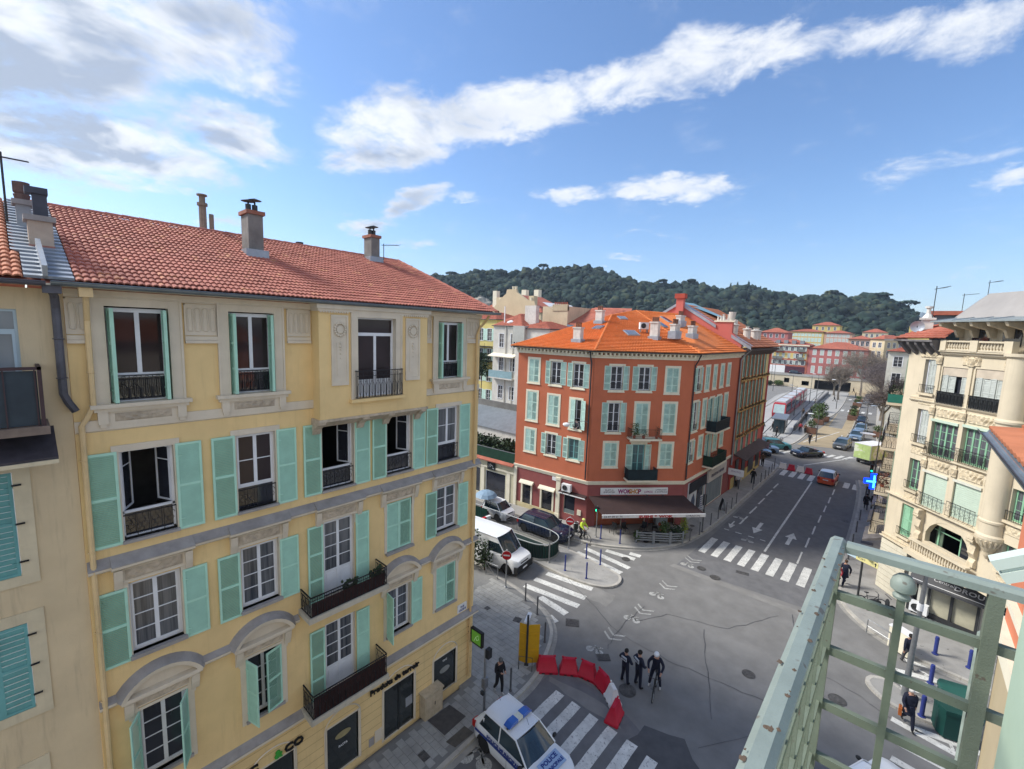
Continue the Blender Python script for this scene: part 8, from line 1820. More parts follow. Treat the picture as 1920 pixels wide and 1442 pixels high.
# ------------------------------------------------------------ people
def skin_mesh(J,edges,rad,segmat,mats,sub=1):
    me = bpy.data.meshes.new('p'); keys = list(J); me.from_pydata([J[k] for k in keys],[(keys.index(a),keys.index(b)) for a,b in edges],[]); o = bpy.data.objects.new('p',me); COL.objects.link(o)
    sk = o.modifiers.new('s','SKIN'); sk.use_smooth_shade = True; o.modifiers.new('u','SUBSURF').levels = sub; sv = me.skin_vertices[0].data
    for i,k in enumerate(keys): r = rad[k]; sv[i].radius = r if isinstance(r,tuple) else (r,r); sv[i].use_root = (k == 'pelvis')
    dg = bpy.context.evaluated_depsgraph_get(); out = bpy.data.meshes.new_from_object(o.evaluated_get(dg)); bpy.data.objects.remove(o); bpy.data.meshes.remove(me)
    out.materials.clear(); [out.materials.append(m_) for m_ in mats]
    segs = [(Vector(J[a]),Vector(J[b]),segmat[(a,b)]) for a,b in edges]; idx = []
    for p in out.polygons:
        c = p.center; best = 1e9; bi = 0
        for a,b,mi in segs:
            d = b - a; t_ = max(0,min(1,(c - a).dot(d) / max(d.length_squared,1e-9))); q = (a + d * t_ - c).length
            if q < best: best,bi = q,mi
        idx.append(bi)
    out.polygons.foreach_set('material_index',idx); return out
SKIN = mat('skin',(.42,.24,.17),.6,.05,8); SKINP = mat('skin_pale',(.52,.33,.26),.6,.05,8); HAIRD = mat('hair_dark',(.015,.012,.011),.8,.2,30); HAIRG = mat('hair_grey',(.42,.40,.38),.8,.2,30); HAIRB = mat('hair_brown',(.07,.04,.025),.8,.2,30)
NAVY = mat('cloth_navy',(.012,.015,.032),.85,.2,12); BLACKC = mat('cloth_black',(.014,.014,.017),.88,.2,12); GREYC = mat('cloth_grey',(.09,.09,.10),.88,.15,12); SHOEB = mat('shoe_black',(.012,.012,.012),.6); SHOEW = mat('shoe_white',(.55,.54,.52),.6); BROWNC = mat('cloth_brown',(.10,.06,.035),.88,.15,12); WHITEC = mat('cloth_white',(.52,.52,.52),.85,.1,12); HIVIS = mat('cloth_hivis',(.55,.72,.05),.7,.05,12); BLUEC = mat('cloth_blue',(.04,.07,.16),.85,.15,12); REDC2 = mat('cloth_red',(.28,.03,.04),.85,.1,12)
POSES = {
 'stand': dict(lh=(-.10,0,.94),rh=(.10,0,.94),lk=(-.11,.03,.50),rk=(.12,.02,.50),la=(-.12,-.02,.09),ra=(.15,-.01,.09),le=(-.27,-.03,1.14),re=(.27,-.03,1.14),lw=(-.26,.12,.92),rw=(.26,.12,.92)),
 'hips': dict(lh=(-.10,0,.94),rh=(.10,0,.94),lk=(-.12,.03,.50),rk=(.13,.02,.50),la=(-.16,-.02,.09),ra=(.20,-.01,.09),le=(-.36,-.02,1.20),re=(.36,.0,1.20),lw=(-.22,.18,1.08),rw=(.24,.20,1.08)),
 'walk': dict(lh=(-.09,0,.93),rh=(.09,0,.93),lk=(-.09,.22,.54),rk=(.09,-.02,.50),la=(-.09,.34,.12),ra=(.09,-.36,.16),le=(-.25,-.16,1.15),re=(.25,.08,1.15),lw=(-.24,-.12,.90),rw=(.22,.28,.98)),
 'phone': dict(lh=(-.09,0,.93),rh=(.09,0,.93),lk=(-.09,.12,.52),rk=(.09,-.05,.50),la=(-.10,.10,.10),ra=(.09,-.26,.13),le=(-.24,.02,1.15),re=(.24,.05,1.15),lw=(-.12,.28,1.20),rw=(.10,.30,1.22)),
 'cycle': dict(lh=(-.10,-.05,.98),rh=(.10,-.05,.98),lk=(-.14,.32,.72),rk=(.14,.22,.62),la=(-.13,.18,.30),ra=(.13,.02,.22),le=(-.27,.22,1.22),re=(.27,.22,1.22),lw=(-.24,.46,1.06),rw=(.24,.46,1.06)),
 'straddle': dict(lh=(-.10,0,.94),rh=(.10,0,.94),lk=(-.18,.05,.50),rk=(.18,.05,.50),la=(-.24,.0,.09),ra=(.24,.0,.09),le=(-.34,.10,1.18),re=(.34,.10,1.18),lw=(-.27,.38,1.02),rw=(.27,.38,1.02)),
 'lean': dict(lh=(-.10,-.1,.94),rh=(.10,-.1,.94),lk=(-.11,-.1,.50),rk=(.12,-.1,.50),la=(-.12,-.1,.09),ra=(.15,-.1,.09),le=(-.3,.25,1.2),re=(.3,.25,1.2),lw=(-.15,.42,1.05),rw=(.15,.42,1.05))}
def person(x,y,face,pose,top,legs,label,h=1.74,shoes=None,hair=None,hat=None,skirt=None,z=0,group=None,lean=0,skin=None,detail=True,back=None,bag=None):
    "face: heading in degrees (0 = +X, 90 = +Y)"
    sk_ = skin or SKIN; P = POSES[pose]; fw = lean if lean else (.16 if pose in ('cycle','lean') else .05 if pose == 'straddle' else 0); hd = .06 if pose in ('phone','straddle') else 0
    J = dict(pelvis=(0,0 - (.05 if pose == 'cycle' else 0),.97),waist=(0,fw * .35,1.12),chest=(0,fw * .75 + .01,1.34),neck=(0,fw + .005,1.49),nk2=(0,fw + .02 + hd * .5,1.55),head=(0,fw + .035 + hd,1.64),top=(0,fw + .02 + hd,1.715),ls=(-.17,fw * .9,1.43),rs=(.17,fw * .9,1.43))
    for k,v in P.items(): J[k] = v
    for s in 'lr':
        a = Vector(J[s + 'a']); J[s + 't'] = (a.x * 1.05,a.y + .17,max(.04,a.z - .05)); J[s + 'f'] = (a.x,a.y,max(.045,a.z - .04)); w_ = Vector(J[s + 'w']); e = Vector(J[s + 'e']); d = (w_ - e).normalized(); J[s + 'm'] = tuple(w_ + d * .09)
    E = [('pelvis','waist',0),('waist','chest',0),('chest','neck',0),('neck','nk2',2),('nk2','head',2),('head','top',2),('chest','ls',0),('chest','rs',0),('pelvis','lh',1),('pelvis','rh',1)]
    for s in 'lr': E += [(s + 's',s + 'e',0),(s + 'e',s + 'w',0),(s + 'w',s + 'm',2),(s + 'h',s + 'k',1),(s + 'k',s + 'a',1),(s + 'a',s + 'f',3),(s + 'f',s + 't',3)]
    RD = dict(pelvis=(.165,.14),waist=(.165,.135),chest=(.195,.145),neck=(.07,.07),nk2=.052,head=(.082,.098),top=(.06,.07),ls=.09,rs=.09)
    for s in 'lr': RD.update({s + 'e': .068,s + 'w': .045,s + 'm': .028,s + 'h': .112,s + 'k': .080,s + 'a': .06,s + 'f': .042,s + 't': .034})
    key = ('per',pose,top.name,legs.name,(shoes or SHOEB).name,sk_.name,round(fw,2),detail)
    me = cached(key,lambda: skin_mesh(J,[(a,b) for a,b,_ in E],RD,{(a,b): m_ for a,b,m_ in E},[top,legs,sk_,shoes or SHOEB],1))
    s_ = h / 1.74; F = T((x,y,z)) @ Rz(R(face - 90)) @ Matrix.Scale(s_,4); t = root('person',F,label,'person',group); ob('body',me,t)
    hx,hy,hz = J['head']; ch = MB()
    if hat == 'helmet': 
        ob('helmet',MB().blob((hx,hy + .01,hz + .055),.135,0,3,0,(.85,1.1,.78)).mesh('helmet',back if False else (HELM[0] if face_hat is None else face_hat),True),t)
    elif hair is not None: 
        ob('hair',MB().blob((hx,hy - .022,hz + .045),.112,0,3,.03,(.86,1.0,.95),3).mesh('hair',hair,True),t)
    if detail:
        ob('nose',(MB().add([(hx - .012,hy + .088,hz + .015),(hx + .012,hy + .088,hz + .015),(hx,hy + .118,hz - .02),(hx,hy + .09,hz + .04),(hx,hy + .09,hz - .03)],[(0,2,3),(2,1,3),(0,4,2),(4,1,2)]),sk_),t)
        ob('eye',(MB().blob((hx - .032,hy + .088,hz + .022),.011,0,1,0).blob((hx + .032,hy + .088,hz + .022),.011,0,1,0),HAIRD),t)
        fg = MB()
        for s in 'lr':
            w_,m_ = Vector(J[s + 'w']),Vector(J[s + 'm']); d = (m_ - w_).normalized(); u = d.cross(Vector((0,0,1))); u = u.normalized() if u.length > .1 else Vector((1,0,0)); v = d.cross(u)
            for k in range(4): o_ = u * (k - 1.5) * .016; fg.tube([m_ + o_,m_ + o_ + d * .035,m_ + o_ + d * (.06 - abs(k - 1.4) * .005) + v * .015],.008,4)
            fg.tube([w_ + d * .03 + u * .03,w_ + d * .06 + u * .05],.009,4)
        ob('fingers',(fg,sk_),t)
    if back: 
        b = MB().box(-.15,J['chest'][1] - .175,1.24,.15,J['chest'][1] - .135,1.42); bp = ob('back_panel',(b,mat('reflective_pale',(.42,.46,.52),.5,.1)),t); ob('back_lettering',(text_mb('POLICE',.085,.004,align='CENTER',bold=.003),NAVY),bp,F @ T((0,J['chest'][1] - .18,1.30)))
    if skirt: ob('coat_skirt',(MB().lathe([(.17,1.0),(.20,.8),(.23,.62),(.20,.60)],n=12),skirt),t)
    return t,F
HELM = [mat('helmet_white',(.70,.70,.70),.35,.03)]; face_hat = None
PG_ = 'people on the pavements and crossings'
person(-8.42,18.32,78,'hips',NAVY,NAVY,'left police officer seen from behind with a pale POLICE panel on the jacket',1.70,hair=HAIRD,back=True)
person(-7.86,18.55,62,'hips',NAVY,NAVY,'right police officer seen from behind, standing between the colleague and the cyclist',1.80,hair=HAIRD,back=True)
def bicycle(x,y,ang,label,frame_m=None,wr=.34):
    F = T((x,y,0)) @ Rz(ang); t = root('bicycle',F,label,'bicycle'); fm = frame_m or BLK
    for q in (-.52,.52):
        w_ = ob('wheel',MB().ring((q,0,wr),wr,.022,n=26,k=6).mesh('wheel',TYRE,True),t); sp = MB()
        for k in range(12): a = 2 * PI * k / 12; sp.tube([(q,0,wr),(q + wr * math.cos(a),0,wr + wr * math.sin(a))],.0025,3)
        sp.lathe([(.03,-.04),(.03,.04)],(q,0,wr),8,axis='y'); ob('spokes',(sp,STEEL),w_); ob('rim',(MB().ring((q,0,wr),wr * .93,.010,n=26,k=4),RIM),w_)
    f = MB(); bb,st_,hd_ = (-.08,0,.30),(-.2,0,.78),(.36,0,.82)
    for a,b in ((bb,st_),(bb,hd_),((-.19,0,.74),(.35,0,.78)),((-.52,0,wr),bb),((-.52,0,wr),(-.19,0,.74)),(st_,(-.22,0,.92))): f.tube([a,b],.018,6)
    ob('frame',(f,fm),t); ob('fork',(MB().tube([(.37,0,.88),(.42,0,.6),(.52,.04,wr)],.016,5).tube([(.42,0,.62),(.52,-.04,wr)],.014,5),fm),t)
    ob('handlebar',(MB().tube([(.30,-.29,1.0),(.36,-.1,.99),(.36,.1,.99),(.30,.29,1.0)],.014,5).tube([(.37,0,.85),(.35,0,1.0)],.016,5),BLK),t); ob('saddle',(MB().blob((-.24,0,.95),.13,0,2,0,(1.1,.5,.3)),BLK),t)
    ob('pedal',(MB().tube([(-.08,-.06,.30),(.02,-.08,.17),(.02,-.17,.17)],.012,4).tube([(-.08,.06,.30),(-.18,.08,.43),(-.18,.17,.43)],.012,4).ring((-.08,-.05,.3),.09,.008,n=12,k=3),BLK),t)
    return t
A_ = math.atan2(-1.26,.35)
bicycle(-7.10,18.72,A_,'black bicycle held by the cyclist in the white helmet')
person(-7.27,19.12,math.degrees(A_),'straddle',NAVY,NAVY,'cyclist in a white helmet and dark jacket standing astride a bicycle',1.80,shoes=SHOEW,hat='helmet')
bicycle(-17.8,29.22,R(-8),'black bicycle ridden past the maroon shop'); face_hat = mat('helmet_yellow',(.62,.65,.18),.4)
person(-17.98,29.25,-8,'cycle',HIVIS,BLACKC,'cyclist in a yellow high visibility vest and helmet beside the red building',1.78,hat='helmet'); face_hat = None
person(-12.2,13.62,-15,'phone',BLACKC,BLACKC,'walker in black with white shoes looking at a phone on the near pavement',1.74,shoes=SHOEW,hair=mat('cap_grey',(.11,.11,.11),.9),z=.13)
person(1.64,29.5,110,'walk',NAVY,GREYC,'man in a dark coat walking over the right hand zebra crossing',1.75,hair=HAIRD)
t,F = person(1.66,24.75,-75,'walk',NAVY,NAVY,'white haired man in a dark coat stepping onto the lowest right crossing',1.76,hair=mat('hair_white',(.60,.58,.55),.8),skirt=NAVY)
bg = root('shopping_bag',T((1.38,24.7,.45)),'orange shopping bag carried by the white haired man','bag'); ob('bag_body',(MB().box(-.05,-.15,0,.06,.15,.34),mat('bag_orange',(.42,.12,.03),.7)),bg); ob('handle',(MB().tube([(0,-.08,.34),(0,0,.48),(0,.08,.34)],.008,4),BLK),bg)
person(-1.62,36.3,-110,'walk',NAVY,NAVY,'taller figure in a long dark coat beside the yellow direction sign',1.76,hair=HAIRB,z=.13,skirt=NAVY); person(-1.98,35.9,-105,'stand',REDC2,BLACKC,'shorter companion with a red top and dark bag beside the taller figure',1.55,hair=HAIRG,z=.13,skirt=BLACKC)
person(-1.0,54.8,100,'walk',BLACKC,BLACKC,'dark clothed man below the blue pharmacy cross, on the right of the pair',1.76,hair=HAIRD,z=.13,detail=False); person(-1.55,54.6,95,'walk',BLACKC,GREYC,'woman in a dark jacket below the blue pharmacy cross, on the left of the pair',1.62,hair=HAIRD,z=.13,detail=False,skirt=BLACKC)
person(-.95,61.3,-90,'stand',BLACKC,BLACKC,'person in black standing by the far traffic light',1.72,hair=HAIRD,z=.13,detail=False); person(-1.7,60.0,-90,'stand',WHITEC,GREYC,'person in a pale top waiting at the far traffic light',1.7,hair=HAIRD,z=.13,detail=False)
person(-12.35,51.6,-80,'walk',WHITEC,GREYC,'person in a pale jacket walking past the shops of the painted building',1.72,hair=HAIRG,z=.13,detail=False); person(-12.75,52.3,-85,'walk',GREYC,BLACKC,'second person close behind the one in the pale jacket',1.7,hair=HAIRB,z=.13,detail=False)
person(-11.6,54.6,90,'stand',BLACKC,BLACKC,'person in black standing by the bollards near the painted building',1.74,hair=HAIRD,z=.13,detail=False); person(-12.5,63.0,100,'walk',BROWNC,BLACKC,'person in a brown jacket at the far end of the left pavement',1.78,hair=HAIRB,z=.13,detail=False)
for i,(x,y,a,tp,lab) in enumerate(((-10.2,82.7,-90,BLACKC,'person in black stepping onto the tan bus lane'),(-12.9,91.9,-95,REDC2,'walker in a dark red coat on the esplanade path'),(-12.1,91.2,-90,BROWNC,'walker in a brown coat beside the red coated one'),(-14.2,106.2,80,BLACKC,'person in black leaning by the low wall of the tram stop'),(-13.0,107.6,90,GREYC,'person walking on the esplanade near the planters'),(-23.7,144.3,0,BLACKC,'person waiting beside the tram track pole'),(-13.7,146.5,0,GREYC,'person far along the pale esplanade'),(-10.2,161,0,BLACKC,'dark figure by the second boulevard crossing'),(-11.9,176.8,0,BLACKC,'small figure under the large bare tree'),(-16.1,131.6,0,GREYC,'person on the tram platform'),(-16.6,88.6,0,BLACKC,'person standing near the kiosk at the tram stop'),(-15.2,84.6,30,BLACKC,'person beside the bicycles at the tram stop end'),(-17.6,86.4,90,BLACKC,'person left of the kiosk at the tram stop'),(-15.6,112,80,BROWNC,'person seated side on by the tram stop wall'),(-14.9,118,80,BLACKC,'further person walking along the esplanade wall'))): person(x,y,a,'walk' if i % 2 == 0 else 'stand',tp,BLACKC,lab,1.72,hair=HAIRD,z=.15,detail=False)
t,F = person(0,0,0,'lean',GREYC,BLACKC,'person in grey leaning out of the half shuttered window of the red building',1.7,hair=HAIRD,skin=SKINP); M_ = FL @ T((6.25,.12,7.45)) @ Rz(PI); t.matrix_basis = M_
# ------------------------------------------------------------ street furniture
def bollard(x,y,z=.13,h=1.05,m=None,r=.035,cap_=None):
    o = dup(PROTO[(m or STEEL).name,h,r],T((x,y,z))); return o
PROTO = {}
def bollards(pts,m,h,r,labels,group,cap_=None,z=.13):
    for i,(x,y) in enumerate(pts):
        if (m.name,h,r) not in PROTO:
            t = root('bollard',T((x,y,z)),labels[i],'bollard',group); ob('post',MB().lathe([(r * 1.7,0),(r * 1.7,.03),(r,.05),(r,h - .06),(r * .9,h - .02),(r * .3,h)],n=10).mesh('post',m,True),t); ob('collar',(MB().lathe([(r * 1.15,h * .84),(r * 1.15,h * .87)],n=10),cap_ or m),t); PROTO[(m.name,h,r)] = t
        else: dup(PROTO[(m.name,h,r)],T((x,y,z)),labels[i],group)
GB = mat('bollard_grey',(.10,.10,.105),.5,.15,6)
ord_ = ['first','second','third','fourth','fifth','sixth','seventh','eighth','ninth','tenth','eleventh','twelfth','thirteenth','fourteenth']
L_ = [(-11.51,35.17),(-11.36,36.92),(-11.31,39.57),(-11.28,41.49),(-11.13,43.33),(-11.12,44.95),(-11.19,46.78),(-11.07,52.49),(-11.07,55.95),(-11.0,57.62),(-11.0,59.4),(-11.05,61.2),(-11.1,62.8),(-11.4,64.6)]
bollards(L_,GB,1.1,.04,[ord_[i] + ' grey bollard along the kerb from the restaurant terrace' for i in range(len(L_))],'grey bollards along the left kerb of the boulevard')
L_ = [(-11.9,14.08),(-12.73,17.71),(-14.45,19.23),(-15.79,19.76)]
bollards(L_,GB,1.15,.045,['grey bollard behind the police car','grey bollard by the yellow board on the curved kerb','grey bollard at the start of the side zebra crossing','grey bollard furthest along the curved kerb by the side zebra'],'grey bollards on the curved near kerb')
L_ = [(-14.47,24.52),(-16.06,24.32),(-15.92,26.80),(-14.73,26.75),(-15.29,30.67),(-16.78,30.28)]
bollards(L_,BLUEP,1.15,.05,['blue bollard at the front right of the traffic island','blue bollard at the front left of the traffic island','blue bollard at the back left of the traffic island','blue bollard at the back right of the traffic island','blue bollard in front of the restaurant door','blue bollard at the left of the restaurant forecourt'],'blue bollards around the side street crossing')
L_ = [(2.75,31.6),(4.02,31.45),(2.14,25.7),(2.5,28.6)]
bollards(L_,BLUEP,1.0,.085,['blue bollard on the pavement under the charcoal shop, left one','blue bollard on the pavement under the charcoal shop, right one','blue bollard by the lowest right crossing','blue bollard behind the railing between the two right crossings'],'thick blue bollards on the right')
L_ = [(-1.75,y) for y in (38.5,41,44,47.5,51,57)]
bollards(L_,GB,1.0,.045,[ord_[i] + ' bollard on the right kerb beyond the yellow direction sign' for i in range(6)],'bollards on the right kerb')
# water filled barriers
BR = mat('barrier_red',(.46,.012,.035),.45,.08,3); BW = mat('barrier_white',(.68,.66,.64),.5,.06,3)
def barrier(P,Q,m,label,group='plastic barriers closing the crossing'):
    P,Q = Vector((*P,0)),Vector((*Q,0)); L = (Q - P).length * .98; F = T(P) @ Rz(math.atan2((Q - P).y,(Q - P).x)); t = root('road_barrier',F,label,'barrier',group)
    def mk():
        b = MB(); S = [(0,L,.30,0),(0,L,.30,.13),(.03,L - .03,.24,.16),(.13,L - .13,.11,.68),(.15,L - .15,.09,.74)]; vs = []
        for a,c,w_,z in S: vs += [(a,-w_,z),(c,-w_,z),(c,w_,z),(a,w_,z)]
        fs = [(k * 4 + j,k * 4 + (j + 1) % 4,k * 4 + 4 + (j + 1) % 4,k * 4 + 4 + j) for k in range(4) for j in range(4)] + [(16,17,18,19)]; b.add(vs,fs); bm = bmesh.new(); me = b.mesh('barrier_body',m); bm.from_mesh(me); bmesh.ops.bevel(bm,geom=bm.edges,offset=.018,segments=2,affect='EDGES',clamp_overlap=True); bm.to_mesh(me); bm.free(); me.polygons.foreach_set('use_smooth',[True] * len(me.polygons)); me.set_sharp_from_angle(angle=R(50)); return me
    ob('barrier_body',mk(),t); ob('filler_cap',(MB().lathe([(.035,.74),(.035,.765)],(L * .35,0,0),10),m),t); ob('lug',(MB().box(L * .1,-.03,.74,L * .2,.03,.80),m),t); ob('lug',(MB().box(L * .8,-.03,.74,L * .9,.03,.80),m),t)
    for s in (-1,1): ob('foot_slot',(MB().box(L * .25,s * .285,.02,L * .4,s * .305,.08).box(L * .6,s * .285,.02,L * .75,s * .305,.08),BLK),t)
for (p,q,m,lab) in (((-11.95,16.0),(-11.15,16.72),BR,'first red barrier, against the kerb by the yellow board'),((-11.08,16.75),(-10.34,17.28),BR,'second red barrier from the kerb'),((-10.32,17.32),(-9.45,17.5),BR,'third red barrier from the kerb'),((-9.42,17.5),(-8.62,17.22),BR,'fourth red barrier, before the white one'),((-8.58,17.18),(-7.98,16.72),BW,'white barrier in the curved red row'),((-7.86,16.66),(-7.70,15.72),BR,'last red barrier, nearest the long zebra stripes')): barrier(p,q,m,lab)
for i,(a,m) in enumerate(((-10.45,BW),(-9.5,BR),(-8.55,BW),(-7.65,BR))): barrier((a - .45,64.55),(a + .42,64.55),m,('far white barrier at the left end of the row','far red barrier next to the left white one','far white barrier in the middle of the row','far red barrier at the right end of the row')[i],'barriers by the far crossing')
# yellow site board with post
yb = root('yellow_board',T((-12.4,15.8,.13)) @ Rz(R(35)),'yellow site hoarding board on a post stand by the curved kerb','board'); YB = mat('board_yellow',(.55,.30,.01),.6,.08,3)
ob('panel',(MB().box(-.42,-.03,.1,-.03,.03,2.1),YB),yb,WM['yellow_board'] @ Rz(R(-18))); ob('panel',(MB().box(.03,-.03,.1,.6,.03,2.1),YB),yb,WM['yellow_board'] @ Rz(R(14))); ob('rib',(MB().box(-.4,-.05,.75,-.05,-.03,.8).box(-.4,-.05,1.6,-.05,-.03,1.65),YB),yb,WM['yellow_board'] @ Rz(R(-18))); ob('rib',(MB().box(.05,-.05,.75,.58,-.03,.8).box(.05,-.05,1.6,.58,-.03,1.65),YB),yb,WM['yellow_board'] @ Rz(R(14)))
ob('roof_cap',(MB().box(-.8,-.10,2.62,.0,.10,2.7),WHITEP),yb,WM['yellow_board'] @ T((-.1,0,-.45)) @ Rz(R(-100))); ob('lattice_post',(MB().box(-.05,-.07,0,.05,.07,2.6).box(-.1,-.1,0,.1,.1,.06),DSTEEL),yb); ob('stay',(MB().tube([(-.35,-.35,0),(-.35,-.35,.7),(.3,-.4,.7),(.3,-.4,0)],.02,4),DSTEEL),yb)
def post(name,x,y,h,label,cat,r=.045,m=None,z=.13): t = root(name,T((x,y,z)),label,cat); ob('post',MB().lathe([(r * 2,0),(r * 2,.04),(r,.07),(r,h),(r * .5,h + .02)],n=10).mesh('post',m or STEEL,True),t); return t
SR = mat('sign_red',(.52,.015,.02),.5,.04); SW = mat('sign_white',(.72,.72,.72),.5,.03)
def no_entry(x,y,ang,label):
    t = post('no_entry_sign',x,y,2.55,label,'road sign'); F = T((x,y,.13)) @ Rz(ang); ob('disc',(MB().lathe([(.30,-.075),(.30,-.055)],(0,0,2.2),24,axis='y'),SR),t,F); ob('bar',(MB().box(-.2,-.085,2.155,.2,-.076,2.245),SW),t,F); ob('rim',(MB().ring((0,-.065,2.2),.30,.012,n=24,k=4),SW),t,F); return t
no_entry(-17.64,27.06,R(30),'no entry sign on the tip of the island by the dark blue car'); no_entry(-17.58,19.94,R(35),'no entry sign on the near pavement in front of the white van')
t = post('sign_post',-17.48,24.37,2.3,'slim grey post with a small green lamp in front of the green enclosure','post'); ob('lamp_head',(MB().box(-.09,-.1,1.7,.09,.1,1.95),BLK),t)
t = post('traffic_light',-11.87,12.34,3.1,'grey pole with a small black signal head next to the police car','traffic light',.055); ob('signal_head',(MB().box(.08,-.1,2.75,.26,.12,3.15),BLK),t); ob('control_box',(MB().box(-.08,-.12,1.3,.1,.1,1.75),STEEL),t); ob('push_button',(MB().box(-.1,-.15,1.0,.06,-.05,1.15),DSTEEL),t)
def traffic_light(x,y,label,ang,on=2,h=3.2,arm=False):
    t = post('traffic_light',x,y,h,label,'traffic light',.055,GB); F = T((x,y,.13)) @ Rz(ang); ob('signal_head',(MB().box(-.14,-.24,h - .9,.14,-.06,h),BLK),t,F)
    for k,c in enumerate(((.3,.01,.01),(.3,.15,.01),(.0,.6,.32))): ob('lens',(MB().lathe([(.095,-.26),(.095,-.24)],(0,0,h - .17 - k * .28),12,axis='y'),mat('lens_%d_%d' % (k,on == k),c if on == k else tuple(q * .15 for q in c),.4,0,emit=2.0 if on == k else 0)),t,F)
    ob('repeater',(MB().box(-.07,-.18,1.5,.07,-.05,1.9),BLK),t,F)
traffic_light(-11.37,37.6,'traffic light pole on the pavement corner by the side shops',R(200),9); traffic_light(-1.7,61.3,'far traffic light showing green at the right of the boulevard',R(10),2)
t = post('pedestrian_light',-17.2,30.25,2.6,'pedestrian light showing green against the maroon wall','traffic light',.04); ob('signal_head',(MB().box(-.12,-.2,2.25,.12,-.04,2.62),BLK),t); ob('green_man',(MB().lathe([(.045,-.215),(.045,-.2)],(0,0,2.35),10,axis='y').box(-.035,-.215,2.22,.035,-.2,2.31),mat('green_signal',(.02,.75,.35),.4,0,emit=1.5)),t)
bn_ = root('litter_bin',T((-18.9,29.9,.13)),'dark litter bin on the pavement behind the cyclist','litter bin'); ob('bin_body',(MB().lathe([(.18,0),(.22,.7),(.2,.75),(.15,.74)],n=12),DSTEEL),bn_); ob('frame',(MB().ring((0,0,.78),.24,.02,axis='z',n=14,k=4),STEEL),bn_)
t = root('street_lamp',T((1.55,26.65,.13)),'tall slanted grey street lamp post rising by the right hand crossing','street lamp'); ob('post',MB().tube([(0,0,0),(.05,-.1,3),(.1,-.2,6.2)],[.13,.10,.08],12).mesh('post',STEEL,True),t); ob('lamp_arm',(MB().tube([(.1,-.2,6.15),(-.35,-.3,6.3)],.04,6),STEEL),t); ob('lamp_head',(MB().blob((-.5,-.32,6.28),.3,0,2,0,(1.3,.7,.25)),ZSHEET),t); ob('band',(MB().lathe([(.12,4.4),(.12,4.75)],(.06,-.13,0),12),WHITEP),t)
t = root('direction_sign',T((-.79,35.45,.13)),'yellow and white pointed direction signs on a dark post by the right pavement','road sign'); SY = mat('sign_yellow',(.75,.55,.03),.5,.04); SPY = mat('sign_pale_yellow',(.68,.62,.28),.5,.04); ob('post',(MB().tube([(0,0,0),(0,0,2.5)],.06,8).tube([(0,0,2.4),(0,0,3.0)],.035,6),DSTEEL),t)
F = T((-.79,35.45,.13)) @ Rz(R(-30)); ob('arrow_board',(MB().profx([(-.09,2.35),(-.09,2.7),(-.06,2.7),(-.06,2.35)],-.35,.95),SPY),t,F); ob('arrow_board',(MB().profx([(-.09,2.38),(-.09,2.68),(-.06,2.68),(-.06,2.38)],-.9,-.36),mat('sign_pale_blue',(.45,.58,.66),.5)),t,F); ob('arrow_board',(MB().profx([(-.05,2.8),(-.05,3.1),(-.02,3.1),(-.02,2.8)],-.55,.55),SY),t,F @ Rz(R(-35)) @ T((.1,0,0)))
ob('arrow',(MB().add([(.78,-.095,2.4),(.84,-.095,2.4),(.84,-.095,2.55),(.9,-.095,2.55),(.81,-.095,2.66),(.72,-.095,2.55),(.78,-.095,2.55)],[(0,1,2,3,4,5,6)]),BLK),t,F); ob('sign_lettering',(text_mb('PORT',.17,.004,sx=1.1),BLK),t,F @ T((-.25,-.095,2.45))); ob('sign_lettering',(text_mb('LE PORT',.15,.004,sx=1.0),BLK),t,F @ Rz(R(-35)) @ T((-.3,-.055,2.88)))
bicycle(-.15,34.6,R(20),'black bicycle leaning near the foot of the yellow direction sign'); mp = root('moped',T((.35,34.2,.13)) @ Rz(R(30)),'dark moped parked on the pavement near the direction sign','moped')
ob('moped_body',(MB().blob((-.35,0,.6),.3,0,2,0,(1.3,.5,.6)).blob((.35,0,.6),.2,0,2,0,(.5,.8,1.6)).box(-.2,-.15,.28,.4,.15,.36),BLK),mp); ob('wheel',MB().ring((-.6,0,.25),.2,.06,n=16,k=6).mesh('wheel',TYRE,True),mp); ob('wheel',MB().ring((.6,0,.25),.2,.06,n=16,k=6).mesh('wheel',TYRE,True),mp); ob('handlebar',(MB().tube([(.35,-.3,1.05),(.4,0,1.0),(.35,.3,1.05)],.02,5),BLK),mp)
# green containers
GC = mat('container_green',(.006,.05,.042),.5,.08,3); GC2 = mat('container_lid',(.012,.09,.075),.4,.08,3)
for i,(x,y,lab) in enumerate(((3.35,26.9,'dark green waste container with a lighter lid, the further of two'),(3.2,25.6,'dark green waste container nearest the lowest right crossing'))):
    t = root('waste_container',T((x,y,0)) @ Rz(R(15)),lab,'waste container','green waste containers'); ob('bin_body',(MB().prism([(-.55,-.5),(.55,-.5),(.7,-.2),(.7,.3),(.55,.5),(-.55,.5),(-.7,.3),(-.7,-.2)],.08,1.15),GC),t); ob('lid',(MB().prism([(-.58,-.53),(.58,-.53),(.74,-.2),(.74,.3),(.58,.53),(-.58,.53),(-.74,.3),(-.74,-.2)],1.152,1.32),GC2 if i == 0 else GC),t); ob('wheels',(MB().lathe([(.07,-.6),(.07,.6)],(0,-.3,.08),8,axis='x'),BLK),t)
gl = root('gate_frame',T((.9,30.4,.13)),'low grey metal barrier frame by the white zebra on the right pavement','barrier'); ob('frame',(MB().tube([(-1.0,.8,0),(-1.0,.8,.8),(0,.15,.8),(0,.15,0)],.03,5).tube([(-1.0,.8,.4),(0,.15,.4)],.02,5),STEEL),gl)
